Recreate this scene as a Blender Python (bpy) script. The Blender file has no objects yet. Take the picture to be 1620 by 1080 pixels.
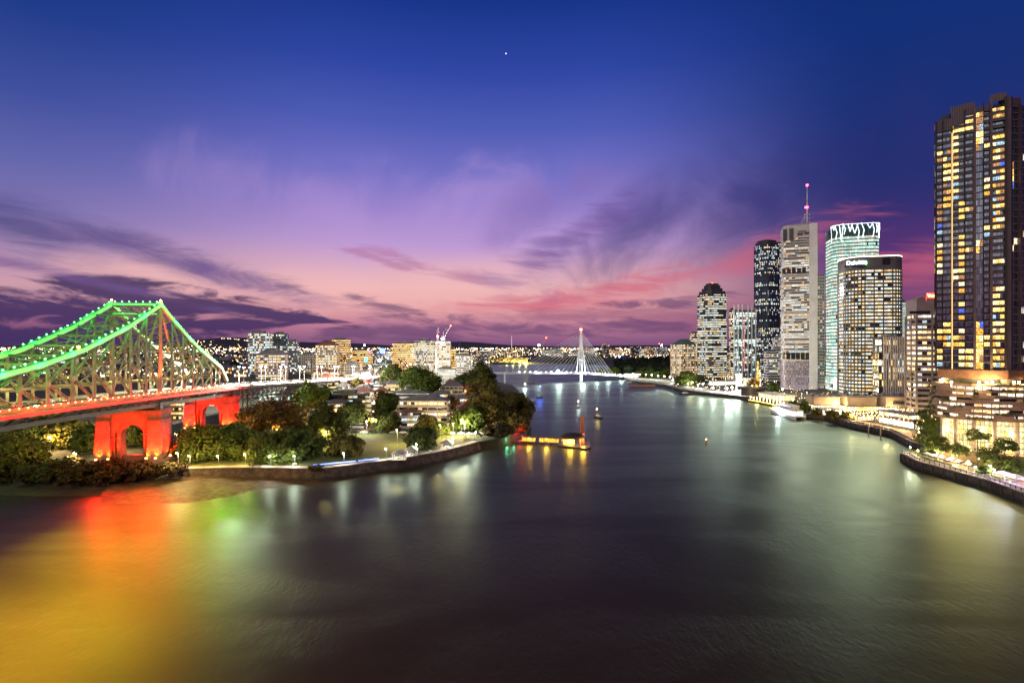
import bpy, math, random
import numpy as np
from mathutils import Vector, Matrix
from mathutils.geometry import delaunay_2d_cdt

# ------------------------------------------------------------------ camera
SC = bpy.context.scene
COL = SC.collection
F, CX, HY, CAMH = 810.0, 810.0, 548.0, 57.0       # focal length in px of the 1620 px wide photograph, horizon row, eye height
cam = bpy.data.cameras.new("Camera")
cam.sensor_width = 36.0
cam.lens = 18.0
cam.shift_y = (HY - 540.0) / 1620.0
cam.clip_start = 0.5
cam.clip_end = 20000
camo = bpy.data.objects.new("Camera", cam)
COL.objects.link(camo)
camo.location = (0, 0, CAMH)
camo.rotation_euler = (math.radians(90), 0, 0)
SC.camera = camo

# ------------------------------------------------------------------ node helpers
def nn(nt, typ, ins=None, **props):
    n = nt.nodes.new(typ)
    for k, v in props.items():
        setattr(n, k, v)
    for k, v in (ins or {}).items():
        s = n.inputs[k]
        if hasattr(v, "is_output"):
            nt.links.new(v, s)
        else:
            s.default_value = v
    return n

def mth(nt, op, a, b=None, c=None, clamp=False):
    ins = {0: a}
    if b is not None: ins[1] = b
    if c is not None: ins[2] = c
    n = nn(nt, "ShaderNodeMath", ins, operation=op)
    n.use_clamp = clamp
    return n.outputs[0]

def smooth(nt, v, a, b, lo=0.0, hi=1.0):
    n = nn(nt, "ShaderNodeMapRange", {0: v, 1: a, 2: b, 3: lo, 4: hi}, interpolation_type="SMOOTHSTEP")
    return n.outputs[0]

def mixc(nt, fac, a, b, mode="MIX"):
    n = nn(nt, "ShaderNodeMix", {}, data_type="RGBA", blend_type=mode)
    for idx, v in ((0, fac), (6, a), (7, b)):
        if hasattr(v, "is_output"): nt.links.new(v, n.inputs[idx])
        else: n.inputs[idx].default_value = v if idx == 0 else (tuple(v) + (1.0,))[:4]
    return n.outputs[2]

def lin(r, g, b):
    f = lambda c: c / 12.92 if c <= 0.04045 else ((c + 0.055) / 1.055) ** 2.4
    return (f(r / 255), f(g / 255), f(b / 255), 1.0)

def ramp(nt, fac, stops):
    n = nn(nt, "ShaderNodeValToRGB", {0: fac})
    e = n.color_ramp.elements
    while len(e) > 1: e.remove(e[-1])
    e[0].position, e[0].color = stops[0]
    for p, c in stops[1:]:
        k = e.new(p); k.color = c
    return n.outputs[0]

# ------------------------------------------------------------------ the dusk sky (a direction-based world, lit by the sky itself)
world = bpy.data.worlds.new("World")
SC.world = world
world.use_nodes = True
wt = world.node_tree
wt.nodes.clear()
def sky():
    nt = wt
    tc = nn(nt, "ShaderNodeTexCoord")
    sx = nn(nt, "ShaderNodeSeparateXYZ", {0: tc.outputs["Generated"]})
    X, Y, Z = sx.outputs
    az = mth(nt, "ARCTAN2", X, Y)                      # radians, + to the right of the view
    el = mth(nt, "ARCSINE", Z)
    t = mth(nt, "DIVIDE", mth(nt, "MAXIMUM", el, 0.0), math.radians(60), clamp=True)
    d = lambda deg: deg / 60.0
    mid = ramp(nt, t, [(0, lin(112, 74, 118)), (d(2.4), lin(188, 124, 146)), (d(4.4), lin(224, 160, 162)), (d(6.4), lin(228, 176, 178)), (d(8.6), lin(212, 166, 188)), (d(11), lin(184, 150, 202)),
                       (d(14.5), lin(147, 126, 196)), (d(18.5), lin(110, 108, 189)), (d(23), lin(76, 89, 175)), (d(28), lin(46, 68, 158)), (d(34), lin(20, 50, 132)), (1, lin(8, 24, 84))])
    lef = ramp(nt, t, [(0, lin(84, 54, 98)), (d(2.0), lin(140, 88, 122)), (d(5), lin(200, 152, 166)), (d(8), lin(166, 134, 172)), (d(11), lin(124, 112, 170)),
                       (d(15), lin(94, 98, 165)), (d(20), lin(60, 76, 152)), (d(26), lin(28, 57, 132)), (d(34), lin(14, 42, 108)), (1, lin(8, 20, 66))])
    rig = ramp(nt, t, [(0, lin(92, 60, 108)), (d(3), lin(104, 62, 112)), (d(6), lin(104, 58, 112)), (d(9), lin(82, 50, 110)), (d(12), lin(56, 46, 108)),
                       (d(15), lin(36, 44, 106)), (d(20), lin(26, 46, 112)), (d(27), lin(18, 46, 116)), (d(34), lin(12, 40, 108)), (1, lin(6, 20, 70))])
    wr = smooth(nt, az, math.radians(8), math.radians(36))
    wl = smooth(nt, az, math.radians(-16), math.radians(-46))
    c = mixc(nt, wl, mid, lef)
    c = mixc(nt, wr, c, rig)
    # cloud banks: noise in (azimuth, elevation), drawn out along the horizon, kept to elliptical fields
    comb = nn(nt, "ShaderNodeCombineXYZ", {0: mth(nt, "ADD", mth(nt, "MULTIPLY", az, 1.0), mth(nt, "MULTIPLY", el, 0.8)), 1: mth(nt, "MULTIPLY", el, 4.6), 2: 0.0})
    n1 = nn(nt, "ShaderNodeTexNoise", {"Vector": comb.outputs[0], "Scale": 7.5, "Detail": 9.0, "Roughness": 0.6, "Distortion": 0.7}, noise_dimensions="3D").outputs[0]
    comb2 = nn(nt, "ShaderNodeCombineXYZ", {0: mth(nt, "ADD", mth(nt, "MULTIPLY", az, 0.8), mth(nt, "MULTIPLY", el, 1.2)), 1: mth(nt, "MULTIPLY", el, 4.2), 2: 3.7})
    n2 = nn(nt, "ShaderNodeTexNoise", {"Vector": comb2.outputs[0], "Scale": 7.0, "Detail": 8.0, "Roughness": 0.62, "Distortion": 1.6}, noise_dimensions="3D").outputs[0]
    dz_ = mth(nt, "SUBTRACT", az, 0.16)
    th = mth(nt, "ARCTAN2", mth(nt, "ADD", el, 0.05), dz_)
    rr_ = mth(nt, "SQRT", mth(nt, "ADD", mth(nt, "MULTIPLY", dz_, dz_), mth(nt, "MULTIPLY", el, el)))
    comb3 = nn(nt, "ShaderNodeCombineXYZ", {0: mth(nt, "MULTIPLY", th, 1.15), 1: mth(nt, "MULTIPLY", rr_, 3.2), 2: 1.3})
    n3 = nn(nt, "ShaderNodeTexNoise", {"Vector": comb3.outputs[0], "Scale": 2.2, "Detail": 7.0, "Roughness": 0.55, "Distortion": 0.8}, noise_dimensions="3D").outputs[0]
    def azel(px, py):
        a = math.atan2(px - CX, F)
        return a, math.atan2(HY - py, math.hypot(F, px - CX))
    def field(px, py, rx, ry, rot=0.0):
        a0, e0 = azel(px, py)
        a1, _ = azel(px + rx, py); _, e1 = azel(px, py - ry)
        ra, re = abs(a1 - a0), abs(e1 - e0)
        da = mth(nt, "SUBTRACT", az, a0); de = mth(nt, "SUBTRACT", el, e0)
        de = mth(nt, "SUBTRACT", de, mth(nt, "MULTIPLY", da, rot))
        q = mth(nt, "ADD", mth(nt, "POWER", mth(nt, "ABSOLUTE", mth(nt, "DIVIDE", da, ra)), 2.0), mth(nt, "POWER", mth(nt, "ABSOLUTE", mth(nt, "DIVIDE", de, re)), 2.0))
        return mth(nt, "POWER", 2.718, mth(nt, "MULTIPLY", q, -1.0))
    def cloud(c, fields, noise, lo, hi, col, amount, b=2.2):
        f = None
        for a in fields:
            g = field(*a)
            f = g if f is None else mth(nt, "MAXIMUM", f, g)
        n = mth(nt, "MULTIPLY", mth(nt, "SUBTRACT", noise, 0.5), b)
        n = mth(nt, "MULTIPLY", n, smooth(nt, f, 0.0, 0.3))
        m = mth(nt, "MULTIPLY", smooth(nt, mth(nt, "ADD", f, n), lo, hi), amount)
        return mixc(nt, m, c, col)
    # soft fan of lavender and pink sheets spreading up from the horizon, smooth dark mauve sheet high on the right
    c = cloud(c, [(600, 465, 240, 40, -0.05), (700, 440, 160, 40, 0.1), (250, 440, 200, 26, -0.1)], n3, 0.15, 1.4, lin(238, 182, 178), 0.65, 2.2)
    c = cloud(c, [(700, 350, 240, 90, 0.1), (500, 330, 200, 60, -0.2)], n3, 0.10, 1.5, lin(178, 146, 208), 0.55, 2.2)
    c = cloud(c, [(1240, 300, 260, 80, 0.42), (1430, 265, 320, 70, 0.30), (1000, 370, 150, 60, 0.5)], n3, 0.02, 1.3, lin(40, 46, 110), 0.68, 2.0)
    c = cloud(c, [(930, 370, 120, 60, 0.5), (860, 330, 120, 50, 0.4)], n3, 0.20, 1.4, lin(104, 84, 156), 0.42, 2.4)
    c = cloud(c, [(1010, 452, 210, 26, 0.16), (1200, 405, 190, 34, 0.28), (870, 478, 200, 20, 0.06), (1460, 420, 110, 40, 0.0)], n2, 0.20, 1.25, lin(200, 96, 120), 0.80, 2.0)
    c = cloud(c, [(1080, 505, 190, 26, 0.0), (1480, 450, 150, 40, 0.1), (900, 500, 180, 14, 0.0)], n2, 0.20, 1.2, lin(134, 76, 112), 0.60, 1.8)
    c = cloud(c, [(845, 415, 70, 44, 0.6), (780, 440, 90, 18, -0.2), (930, 360, 90, 34, 0.5)], n2, 0.25, 1.3, lin(110, 82, 144), 0.60, 2.6)
    c = cloud(c, [(920, 520, 260, 17, 0.0), (1060, 478, 130, 10, 0.06), (690, 520, 120, 24, -0.05), (545, 526, 70, 12, 0.0), (640, 500, 80, 18, -0.25)], n1, 0.28, 1.0, lin(96, 66, 110), 0.72, 3.4)
    c = cloud(c, [(690, 425, 170, 14, -0.26), (600, 410, 100, 9, -0.30)], n1, 0.35, 1.2, lin(172, 112, 152), 0.6, 3.0)
    # dark ragged banks low on the left, blue grey streaks above them
    c = cloud(c, [(20, 484, 250, 34, -0.02), (290, 478, 160, 24, -0.10), (410, 494, 120, 12, -0.12), (40, 530, 300, 20, 0.0), (330, 514, 140, 12, 0.0)], n1, 0.12, 0.72, lin(64, 47, 94), 0.93, 3.2)
    c = cloud(c, [(455, 453, 46, 12, -0.1), (470, 458, 30, 7, -0.3)], n1, 0.35, 1.3, lin(92, 68, 116), 0.8, 3.6)
    c = cloud(c, [(20, 350, 190, 44, -0.20), (190, 386, 220, 26, -0.24)], n2, 0.0, 1.35, lin(52, 62, 118), 0.80, 1.5)
    c = cloud(c, [(330, 428, 260, 22, -0.24), (120, 440, 220, 10, -0.20), (430, 460, 180, 12, -0.2)], n2, 0.08, 1.35, lin(112, 84, 140), 0.72, 2.4)
    # one bright evening star
    a0, e0 = azel(800.5, 85)
    v = (math.sin(a0) * math.cos(e0), math.cos(a0) * math.cos(e0), math.sin(e0))
    dt = nn(nt, "ShaderNodeVectorMath", {0: tc.outputs["Generated"], 1: v}, operation="DOT_PRODUCT").outputs["Value"]
    star = smooth(nt, dt, math.cos(0.0014), math.cos(0.0004))
    c = mixc(nt, star, c, (1.6, 1.5, 1.4))
    # twilight from the Sky Texture, sun well below the horizon
    ny = nn(nt, "ShaderNodeTexSky", sky_type="NISHITA", sun_disc=False, sun_elevation=math.radians(-4), sun_rotation=math.radians(-12))
    bg1 = nn(nt, "ShaderNodeBackground", {0: c, 1: SKY_LEVEL})
    bg2 = nn(nt, "ShaderNodeBackground", {0: ny.outputs[0], 1: 0.01})
    add = nn(nt, "ShaderNodeAddShader")
    nt.links.new(bg1.outputs[0], add.inputs[0]); nt.links.new(bg2.outputs[0], add.inputs[1])
    out = nn(nt, "ShaderNodeOutputWorld")
    nt.links.new(add.outputs[0], out.inputs[0])
SKY_LEVEL = 0.85
sky()

# very soft, weak warm fill added from behind the camera to lift facades and trees
sun = bpy.data.lights.new("Sun", "SUN")
sun.energy = 0.6
sun.angle = math.radians(70)
sun.color = (1.0, 0.80, 0.52)
suno = bpy.data.objects.new("Sun", sun)
COL.objects.link(suno)
suno.rotation_euler = (math.radians(48), 0, math.radians(-25))

SC.view_settings.view_transform = "Standard"
SC.view_settings.look = "None"
SC.view_settings.exposure = 0.35
SC.view_settings.gamma = 1.0
SC.cycles.use_denoising = True
SC.cycles.use_light_tree = True
SC.cycles.max_bounces = 6
SC.cycles.diffuse_bounces = 2
SC.cycles.glossy_bounces = 3
SC.cycles.transmission_bounces = 2
SC.cycles.sample_clamp_indirect = 6.0
SC.cycles.caustics_reflective = False
SC.cycles.caustics_refractive = False
SC.cycles.use_adaptive_sampling = False
world.cycles.sampling_method = "MANUAL"
world.cycles.sample_map_resolution = 512

# ------------------------------------------------------------------ pixel of the photograph -> place in the world
def AX(px, Y): return (px - CX) / F * Y
def AZ(py, Y): return CAMH - (py - HY) / F * Y
def G(px, py, z=0.0):
    Y = (CAMH - z) * F / (py - HY)
    return (AX(px, Y), Y)

# ------------------------------------------------------------------ mesh helper
class MB:
    def __init__(s):
        s.v, s.f, s.uv, s.mi, s.cur = [], [], [], [], 0
    def face(s, pts, uvs=None):
        i = len(s.v)
        s.v.extend([tuple(p) for p in pts])
        s.f.append(tuple(range(i, i + len(pts))))
        s.uv.extend(uvs if uvs else [(0.0, 0.0)] * len(pts))
        s.mi.append(s.cur)
    def box(s, c, d, rot=0.0):
        hx, hy, hz = d[0] / 2, d[1] / 2, d[2] / 2
        ca, sa = math.cos(rot), math.sin(rot)
        P = [(c[0] + x * ca - y * sa, c[1] + x * sa + y * ca, c[2] + z) for z in (-hz, hz) for x, y in ((-hx, -hy), (hx, -hy), (hx, hy), (-hx, hy))]
        s.hexa(P)
    def hexa(s, P):                       # 4 bottom (ccw from above), 4 top
        i = len(s.v)
        s.v.extend(P)
        for q in ((3, 2, 1, 0), (4, 5, 6, 7), (0, 1, 5, 4), (1, 2, 6, 5), (2, 3, 7, 6), (3, 0, 4, 7)):
            s.f.append(tuple(i + k for k in q))
            s.uv.extend([(0, 0), (1, 0), (1, 1), (0, 1)])
            s.mi.append(s.cur)
    def bar(s, p, q, w, h=None):          # rectangular beam between two points
        h = h or w
        p, q = Vector(p), Vector(q)
        d = (q - p)
        if d.length < 1e-6: return
        d.normalize()
        up = Vector((0, 0, 1)) if abs(d.z) < 0.95 else Vector((0, 1, 0))
        a = d.cross(up).normalized() * (w / 2)
        b = a.cross(d).normalized() * (h / 2)
        P = [p - a - b, p + a - b, q + a - b, q - a - b, p - a + b, p + a + b, q + a + b, q - a + b]
        s.hexa([tuple(x) for x in P])
    def tube(s, p, q, r0, r1=None, n=8, caps=True):
        r1 = r0 if r1 is None else r1
        p, q = Vector(p), Vector(q)
        d = (q - p)
        if d.length < 1e-6: return
        d.normalize()
        up = Vector((0, 0, 1)) if abs(d.z) < 0.95 else Vector((1, 0, 0))
        a = d.cross(up).normalized(); b = d.cross(a).normalized()
        i = len(s.v)
        for c, r in ((p, r0), (q, r1)):
            for k in range(n):
                t = 2 * math.pi * k / n
                s.v.append(tuple(c + a * (r * math.cos(t)) + b * (r * math.sin(t))))
        for k in range(n):
            k2 = (k + 1) % n
            s.f.append((i + k, i + n + k, i + n + k2, i + k2)); s.uv.extend([(0, 0)] * 4); s.mi.append(s.cur)
        if caps:
            s.f.append(tuple(i + k for k in range(n))); s.uv.extend([(0, 0)] * n); s.mi.append(s.cur)
            s.f.append(tuple(i + n + n - 1 - k for k in range(n))); s.uv.extend([(0, 0)] * n); s.mi.append(s.cur)
    def ball(s, c, r, n=8, m=5, sz=1.0):
        i = len(s.v)
        s.v.append((c[0], c[1], c[2] - r * sz))
        for a in range(1, m):
            ph = math.pi * a / m
            for b in range(n):
                t = 2 * math.pi * b / n
                s.v.append((c[0] + r * math.sin(ph) * math.cos(t), c[1] + r * math.sin(ph) * math.sin(t), c[2] - r * sz * math.cos(ph)))
        s.v.append((c[0], c[1], c[2] + r * sz))
        top = len(s.v) - 1
        def add(*q):
            s.f.append(q); s.uv.extend([(0, 0)] * len(q)); s.mi.append(s.cur)
        for b in range(n):
            add(i, i + 1 + (b + 1) % n, i + 1 + b)
            for a in range(m - 2):
                o = i + 1 + a * n
                add(o + b, o + (b + 1) % n, o + n + (b + 1) % n, o + n + b)
            o = i + 1 + (m - 2) * n
            add(o + b, o + (b + 1) % n, top)
    def ring(s, poly, z0, z1, uw=None, v0=0.0, v1=1.0, u0=0.0, closed=True):   # walls only; u counts cells of width uw
        u = u0
        n = len(poly)
        for k in range(n if closed else n - 1):
            a, b = poly[k], poly[(k + 1) % n]
            L = math.hypot(b[0] - a[0], b[1] - a[1])
            du = L / uw if uw else L
            s.face([(a[0], a[1], z0), (b[0], b[1], z0), (b[0], b[1], z1), (a[0], a[1], z1)], [(u, v0), (u + du, v0), (u + du, v1), (u, v1)])
            u += du
    def prism(s, poly, z0, z1, top=True, bottom=False, uw=None, v0=0.0, v1=1.0):
        s.ring(poly, z0, z1, uw, v0, v1)
        if top: s.face([(p[0], p[1], z1) for p in poly])
        if bottom: s.face([(p[0], p[1], z0) for p in reversed(poly)])
    def build(s, name, mat, parent=None, smooth=False):
        o = (0, 0, 0)
        q = parent
        while q is not None:
            o = (o[0] + q.location[0], o[1] + q.location[1], o[2] + q.location[2]); q = q.parent
        me = bpy.data.meshes.new(name)
        V = np.array(s.v, dtype=np.float64).reshape(-1, 3) - np.array(o)
        me.from_pydata(V.tolist(), [], s.f)
        uv = me.uv_layers.new(name="UVMap")
        uv.data.foreach_set("uv", np.array(s.uv, dtype=np.float32).ravel())
        mats = mat if isinstance(mat, (list, tuple)) else [mat]
        for m in mats: me.materials.append(m)
        if len(mats) > 1: me.polygons.foreach_set("material_index", s.mi)
        if smooth: me.polygons.foreach_set("use_smooth", [True] * len(me.polygons))
        me.update()
        ob = bpy.data.objects.new(name, me)
        COL.objects.link(ob)
        if parent is not None: ob.parent = parent
        return ob

def tag(o, label=None, cat=None, group=None, kind=None):
    if label: o["label"] = label
    if cat: o["category"] = cat
    if group: o["group"] = group
    if kind: o["kind"] = kind
    return o

def thing(name, label, cat, loc=(0, 0, 0), group=None):
    o = bpy.data.objects.new(name, None)
    o.empty_display_size = 0.5
    COL.objects.link(o)
    o.location = loc
    return tag(o, label, cat, group)

KIDS = {}
def dup(root, loc, rz=0.0, label=None, group=None, scale=None):
    r = root.copy(); COL.objects.link(r)
    r.location = loc; r.rotation_euler = (0, 0, rz)
    if scale is not None: r.scale = scale
    if label: r["label"] = label
    if group: r["group"] = group
    for ch in root.children:
        c = ch.copy(); COL.objects.link(c); c.parent = r
        for g in ch.children:
            d = g.copy(); COL.objects.link(d); d.parent = c
    return r

def inset(poly, d):                        # move every side inwards by d (ccw polygon)
    n = len(poly); out = []
    for k in range(n):
        a, b, c = poly[k - 1], poly[k], poly[(k + 1) % n]
        e1 = (b[0] - a[0], b[1] - a[1]); e2 = (c[0] - b[0], c[1] - b[1])
        l1 = math.hypot(*e1) or 1; l2 = math.hypot(*e2) or 1
        n1 = (-e1[1] / l1, e1[0] / l1); n2 = (-e2[1] / l2, e2[0] / l2)
        dot = n1[0] * n2[0] + n1[1] * n2[1]
        k2 = d / max(0.35, 1 + dot)
        out.append((b[0] + (n1[0] + n2[0]) * k2, b[1] + (n1[1] + n2[1]) * k2))
    return out

def rect(w, d, rot=0.0, ch=0.0, rn=0):     # ccw rectangle round 0,0; ch: chamfer or rounding of the corners
    P = []
    for sx_, sy_ in ((-1, -1), (1, -1), (1, 1), (-1, 1)):
        x, y = sx_ * w / 2, sy_ * d / 2
        if ch <= 0: P.append((x, y)); continue
        cx_, cy_ = x - sx_ * ch, y - sy_ * ch
        a0 = {(-1, -1): 180, (1, -1): 270, (1, 1): 0, (-1, 1): 90}[(sx_, sy_)]
        m = max(1, rn)
        for k in range(m + 1):
            t = math.radians(a0 + 90.0 * k / m)
            P.append((cx_ + ch * math.cos(t), cy_ + ch * math.sin(t)))
    c, s = math.cos(rot), math.sin(rot)
    return [(x * c - y * s, x * s + y * c) for x, y in P]

def fit(poly, px0, px1, Y):                # scale and shift a plan so that it spans px0..px1 with its nearest corner at depth Y
    cx, s, cy = AX((px0 + px1) / 2, Y), 1.0, Y
    for _ in range(12):
        Q = [(cx + x * s, cy + y * s) for x, y in poly]
        ym = min(q[1] for q in Q); cy += Y - ym
        Q = [(cx + x * s, cy + y * s) for x, y in poly]
        e = [CX + q[0] / q[1] * F for q in Q]
        s *= (px1 - px0) / max(1e-6, max(e) - min(e))
        Q = [(cx + x * s, cy + y * s) for x, y in poly]
        e = [CX + q[0] / q[1] * F for q in Q]
        cx += ((px0 + px1) / 2 - (max(e) + min(e)) / 2) * cy / F
    return [(cx + x * s, cy + y * s) for x, y in poly]

# ------------------------------------------------------------------ materials
MATS = {}
def mat(name, col, rough=0.6, metal=0.0, var=0.25, scale=0.6, bump=0.0, coord="Object", spec=0.4):
    if name in MATS: return MATS[name]
    m = bpy.data.materials.new(name); m.use_nodes = True
    nt = m.node_tree; b = nt.nodes["Principled BSDF"]
    tc = nn(nt, "ShaderNodeTexCoord")
    no = nn(nt, "ShaderNodeTexNoise", {"Vector": tc.outputs[coord], "Scale": scale, "Detail": 5.0, "Roughness": 0.6})
    lo = tuple(c * (1 - var) for c in col); hi = tuple(min(1, c * (1 + var)) for c in col)
    f = smooth(nt, no.outputs[0], 0.3, 0.7)
    nt.links.new(mixc(nt, f, lo, hi), b.inputs["Base Color"])
    b.inputs["Roughness"].default_value = rough
    b.inputs["Metallic"].default_value = metal
    b.inputs["Specular IOR Level"].default_value = spec
    if bump:
        n2 = nn(nt, "ShaderNodeTexNoise", {"Vector": tc.outputs[coord], "Scale": scale * 6, "Detail": 4.0})
        bp = nn(nt, "ShaderNodeBump", {"Height": n2.outputs[0], "Strength": bump, "Distance": 0.2})
        nt.links.new(bp.outputs[0], b.inputs["Normal"])
    MATS[name] = m
    return m

def glow(name, col, strength, sample="NONE", base=(0.5, 0.5, 0.5)):
    if name in MATS: return MATS[name]
    m = bpy.data.materials.new(name); m.use_nodes = True
    nt = m.node_tree; b = nt.nodes["Principled BSDF"]
    b.inputs["Base Color"].default_value = (*base, 1)
    b.inputs["Roughness"].default_value = 0.4
    b.inputs["Emission Color"].default_value = (*col, 1)
    b.inputs["Emission Strength"].default_value = strength
    m.cycles.emission_sampling = sample
    MATS[name] = m
    return m

def windows(name, lit, cols, strength=1.4, glass=(0.02, 0.026, 0.034), group=4.0, frame=0.10, corr=0.5, vframe=0.0, fcol=(0.06, 0.06, 0.06), blind=0.35):
    """Panes on UV cells (u: pane, v: storey); a share of the rooms behind them is lit."""
    if name in MATS: return MATS[name]
    m = bpy.data.materials.new(name); m.use_nodes = True
    nt = m.node_tree; b = nt.nodes["Principled BSDF"]
    tc = nn(nt, "ShaderNodeTexCoord")
    s = nn(nt, "ShaderNodeSeparateXYZ", {0: tc.outputs["UV"]})
    u, v = s.outputs[0], s.outputs[1]
    fu, fv = mth(nt, "FLOOR", u), mth(nt, "FLOOR", v)
    gu = mth(nt, "FLOOR", mth(nt, "DIVIDE", mth(nt, "ADD", u, mth(nt, "MULTIPLY", fv, 1.7)), group))
    def wn(a, b_, k):
        cv = nn(nt, "ShaderNodeCombineXYZ", {0: a, 1: b_, 2: k})
        n = nn(nt, "ShaderNodeTexWhiteNoise", {"Vector": cv.outputs[0]}, noise_dimensions="3D")
        return n
    r1 = wn(fu, fv, 0.5); r2 = wn(gu, fv, 1.5); r3 = wn(fu, fv, 2.5); r4 = wn(gu, fv, 7.5)
    r5 = wn(fv, 3.3, 4.5)
    mixv = mth(nt, "ADD", mth(nt, "MULTIPLY", r1.outputs["Value"], 1 - corr), mth(nt, "MULTIPLY", r2.outputs["Value"], corr))
    mixv = mth(nt, "ADD", mth(nt, "MULTIPLY", mixv, 0.68), mth(nt, "MULTIPLY", r5.outputs["Value"], 0.32))
    on = smooth(nt, mixv, lit - 0.02, lit + 0.02, 1.0, 0.0)
    n = len(cols)
    cr = ramp(nt, mth(nt, "ADD", mth(nt, "MULTIPLY", r3.outputs["Value"], 0.45), mth(nt, "MULTIPLY", r4.outputs["Value"], 0.55)), [(k / n, (*c, 1)) for k, c in enumerate(cols)])
    cr.node.color_ramp.interpolation = "CONSTANT"
    # what is behind the glass: furniture, blinds, ceiling lights
    cvv = nn(nt, "ShaderNodeCombineXYZ", {0: mth(nt, "MULTIPLY", u, 3.0), 1: mth(nt, "MULTIPLY", v, 5.0), 2: 0.0})
    nz = nn(nt, "ShaderNodeTexNoise", {"Vector": cvv.outputs[0], "Scale": 1.0, "Detail": 3.0, "Roughness": 0.7}, noise_dimensions="2D").outputs[0]
    room = smooth(nt, nz, 0.30, 0.68, 0.28, 1.25)
    bright = mth(nt, "ADD", 0.35, mth(nt, "MULTIPLY", r2.outputs["Color"].node.outputs["Value"], 0.5))
    bright = mth(nt, "ADD", bright, mth(nt, "MULTIPLY", r1.outputs["Value"], 0.4))
    fr_u = mth(nt, "FRACT", u); fr_v = mth(nt, "FRACT", v)
    pane = mth(nt, "MULTIPLY", mth(nt, "GREATER_THAN", fr_u, frame), mth(nt, "GREATER_THAN", fr_v, vframe) if vframe else 1.0)
    bl = mth(nt, "MULTIPLY", mth(nt, "GREATER_THAN", fr_v, mth(nt, "SUBTRACT", 1.0, mth(nt, "MULTIPLY", r3.outputs["Value"], blind))), 0.45)
    e = mth(nt, "MULTIPLY", mth(nt, "MULTIPLY", on, pane), mth(nt, "MULTIPLY", mth(nt, "MULTIPLY", room, bright), mth(nt, "SUBTRACT", 1.0, bl)))
    nt.links.new(cr, b.inputs["Emission Color"])
    nt.links.new(mth(nt, "MULTIPLY", e, strength), b.inputs["Emission Strength"])
    g2 = tuple(min(1, c * 2.2 + 0.01) for c in glass)
    gl = mixc(nt, r3.outputs["Value"], glass, g2)
    nt.links.new(mixc(nt, pane, fcol, gl), b.inputs["Base Color"])
    nt.links.new(mixc(nt, pane, (0.5, 0.5, 0.5), (0.12, 0.12, 0.12)), b.inputs["Roughness"])
    m.cycles.emission_sampling = "NONE"
    MATS[name] = m
    return m

WARM, YEL, WHT, COOL, ORG, BLU, TEAL = (1.0, 0.62, 0.24), (1.0, 0.74, 0.36), (1.0, 0.93, 0.78), (0.72, 0.95, 1.0), (1.0, 0.40, 0.06), (0.15, 0.35, 1.0), (0.55, 1.0, 0.85)
M_conc = mat("concrete", (0.34, 0.31, 0.28), 0.8, scale=0.15)
M_beige = mat("beige_render", (0.46, 0.38, 0.30), 0.8, scale=0.12, var=0.12)
M_white = mat("white_paint", (0.72, 0.71, 0.69), 0.5, var=0.08, scale=0.1)
M_offw = mat("off_white_render", (0.58, 0.55, 0.50), 0.7, var=0.12, scale=0.1)
M_grey = mat("grey_render", (0.26, 0.26, 0.27), 0.7, scale=0.15)
M_dark = mat("dark_cladding", (0.05, 0.052, 0.058), 0.4, scale=0.2)
M_brown = mat("brown_cladding", (0.16, 0.10, 0.075), 0.6, scale=0.2)
M_brick = mat("red_brick", (0.28, 0.11, 0.07), 0.85, scale=0.4)
M_mauve = mat("mauve_concrete", (0.30, 0.24, 0.25), 0.7, scale=0.12, var=0.15)
M_steel = mat("bridge_steel", (0.17, 0.175, 0.15), 0.5, scale=0.3)
M_steel_d = mat("dark_steel", (0.09, 0.085, 0.08), 0.5, scale=0.3)
M_metal = mat("grey_metal", (0.35, 0.36, 0.38), 0.35, 0.6, scale=1.0)
M_roofm = mat("roof_grey", (0.14, 0.14, 0.15), 0.6, scale=0.3)
M_tile = mat("roof_tile", (0.20, 0.085, 0.06), 0.7, scale=0.5)
M_asph = mat("asphalt", (0.055, 0.055, 0.058), 0.85, scale=0.4)
M_path = mat("path_concrete", (0.36, 0.32, 0.27), 0.85, scale=0.3)
M_stone = mat("seawall_stone", (0.20, 0.155, 0.12), 0.9, scale=0.35, var=0.45, bump=0.6)
M_sand = mat("wet_sand", (0.085, 0.066, 0.038), 0.6, scale=0.35, var=0.55, bump=0.5)
M_trunk = mat("bark", (0.10, 0.075, 0.055), 0.9, scale=1.5)
M_black = mat("black_rubber", (0.02, 0.02, 0.02), 0.8)
M_glassd = mat("dark_glass", (0.02, 0.025, 0.03), 0.08, spec=0.6, var=0.1)

W_office = windows("office_windows", 0.60, [YEL, WHT, WHT, COOL, WHT, YEL, WARM], 1.45, group=3, corr=.7, frame=.04, blind=.5)
W_officeb = windows("bright_office_windows", 0.80, [WHT, (.8, 1, .85), TEAL, WHT, (.6, 1, .8)], 1.2, group=7, corr=0.5, blind=0.35, frame=.06)
W_riv = windows("riverside_windows", 0.70, [WHT, WHT, YEL, COOL, YEL, WHT, WARM, WHT], 1.65, group=3, corr=.6, frame=.035, blind=.6)
W_office_s = windows("sparse_office_windows", 0.52, [YEL, WHT, WARM, COOL, WHT], 1.4, group=3, corr=.6, frame=.05, blind=.5)
W_dark = windows("dark_tower_windows", 0.36, [WHT, COOL, WHT, YEL, COOL, BLU], 1.9, glass=(0.015, 0.03, 0.06), group=2, corr=0.25)
W_teal = windows("teal_glass_windows", 0.42, [TEAL, COOL, WHT, COOL, YEL], 2.2, glass=(0.03, 0.075, 0.085), group=3, corr=0.3)
W_res = windows("residential_windows", 0.46, [YEL, WARM, WHT, YEL, WARM, COOL, ORG], 2.1, group=2, corr=0.2)
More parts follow.
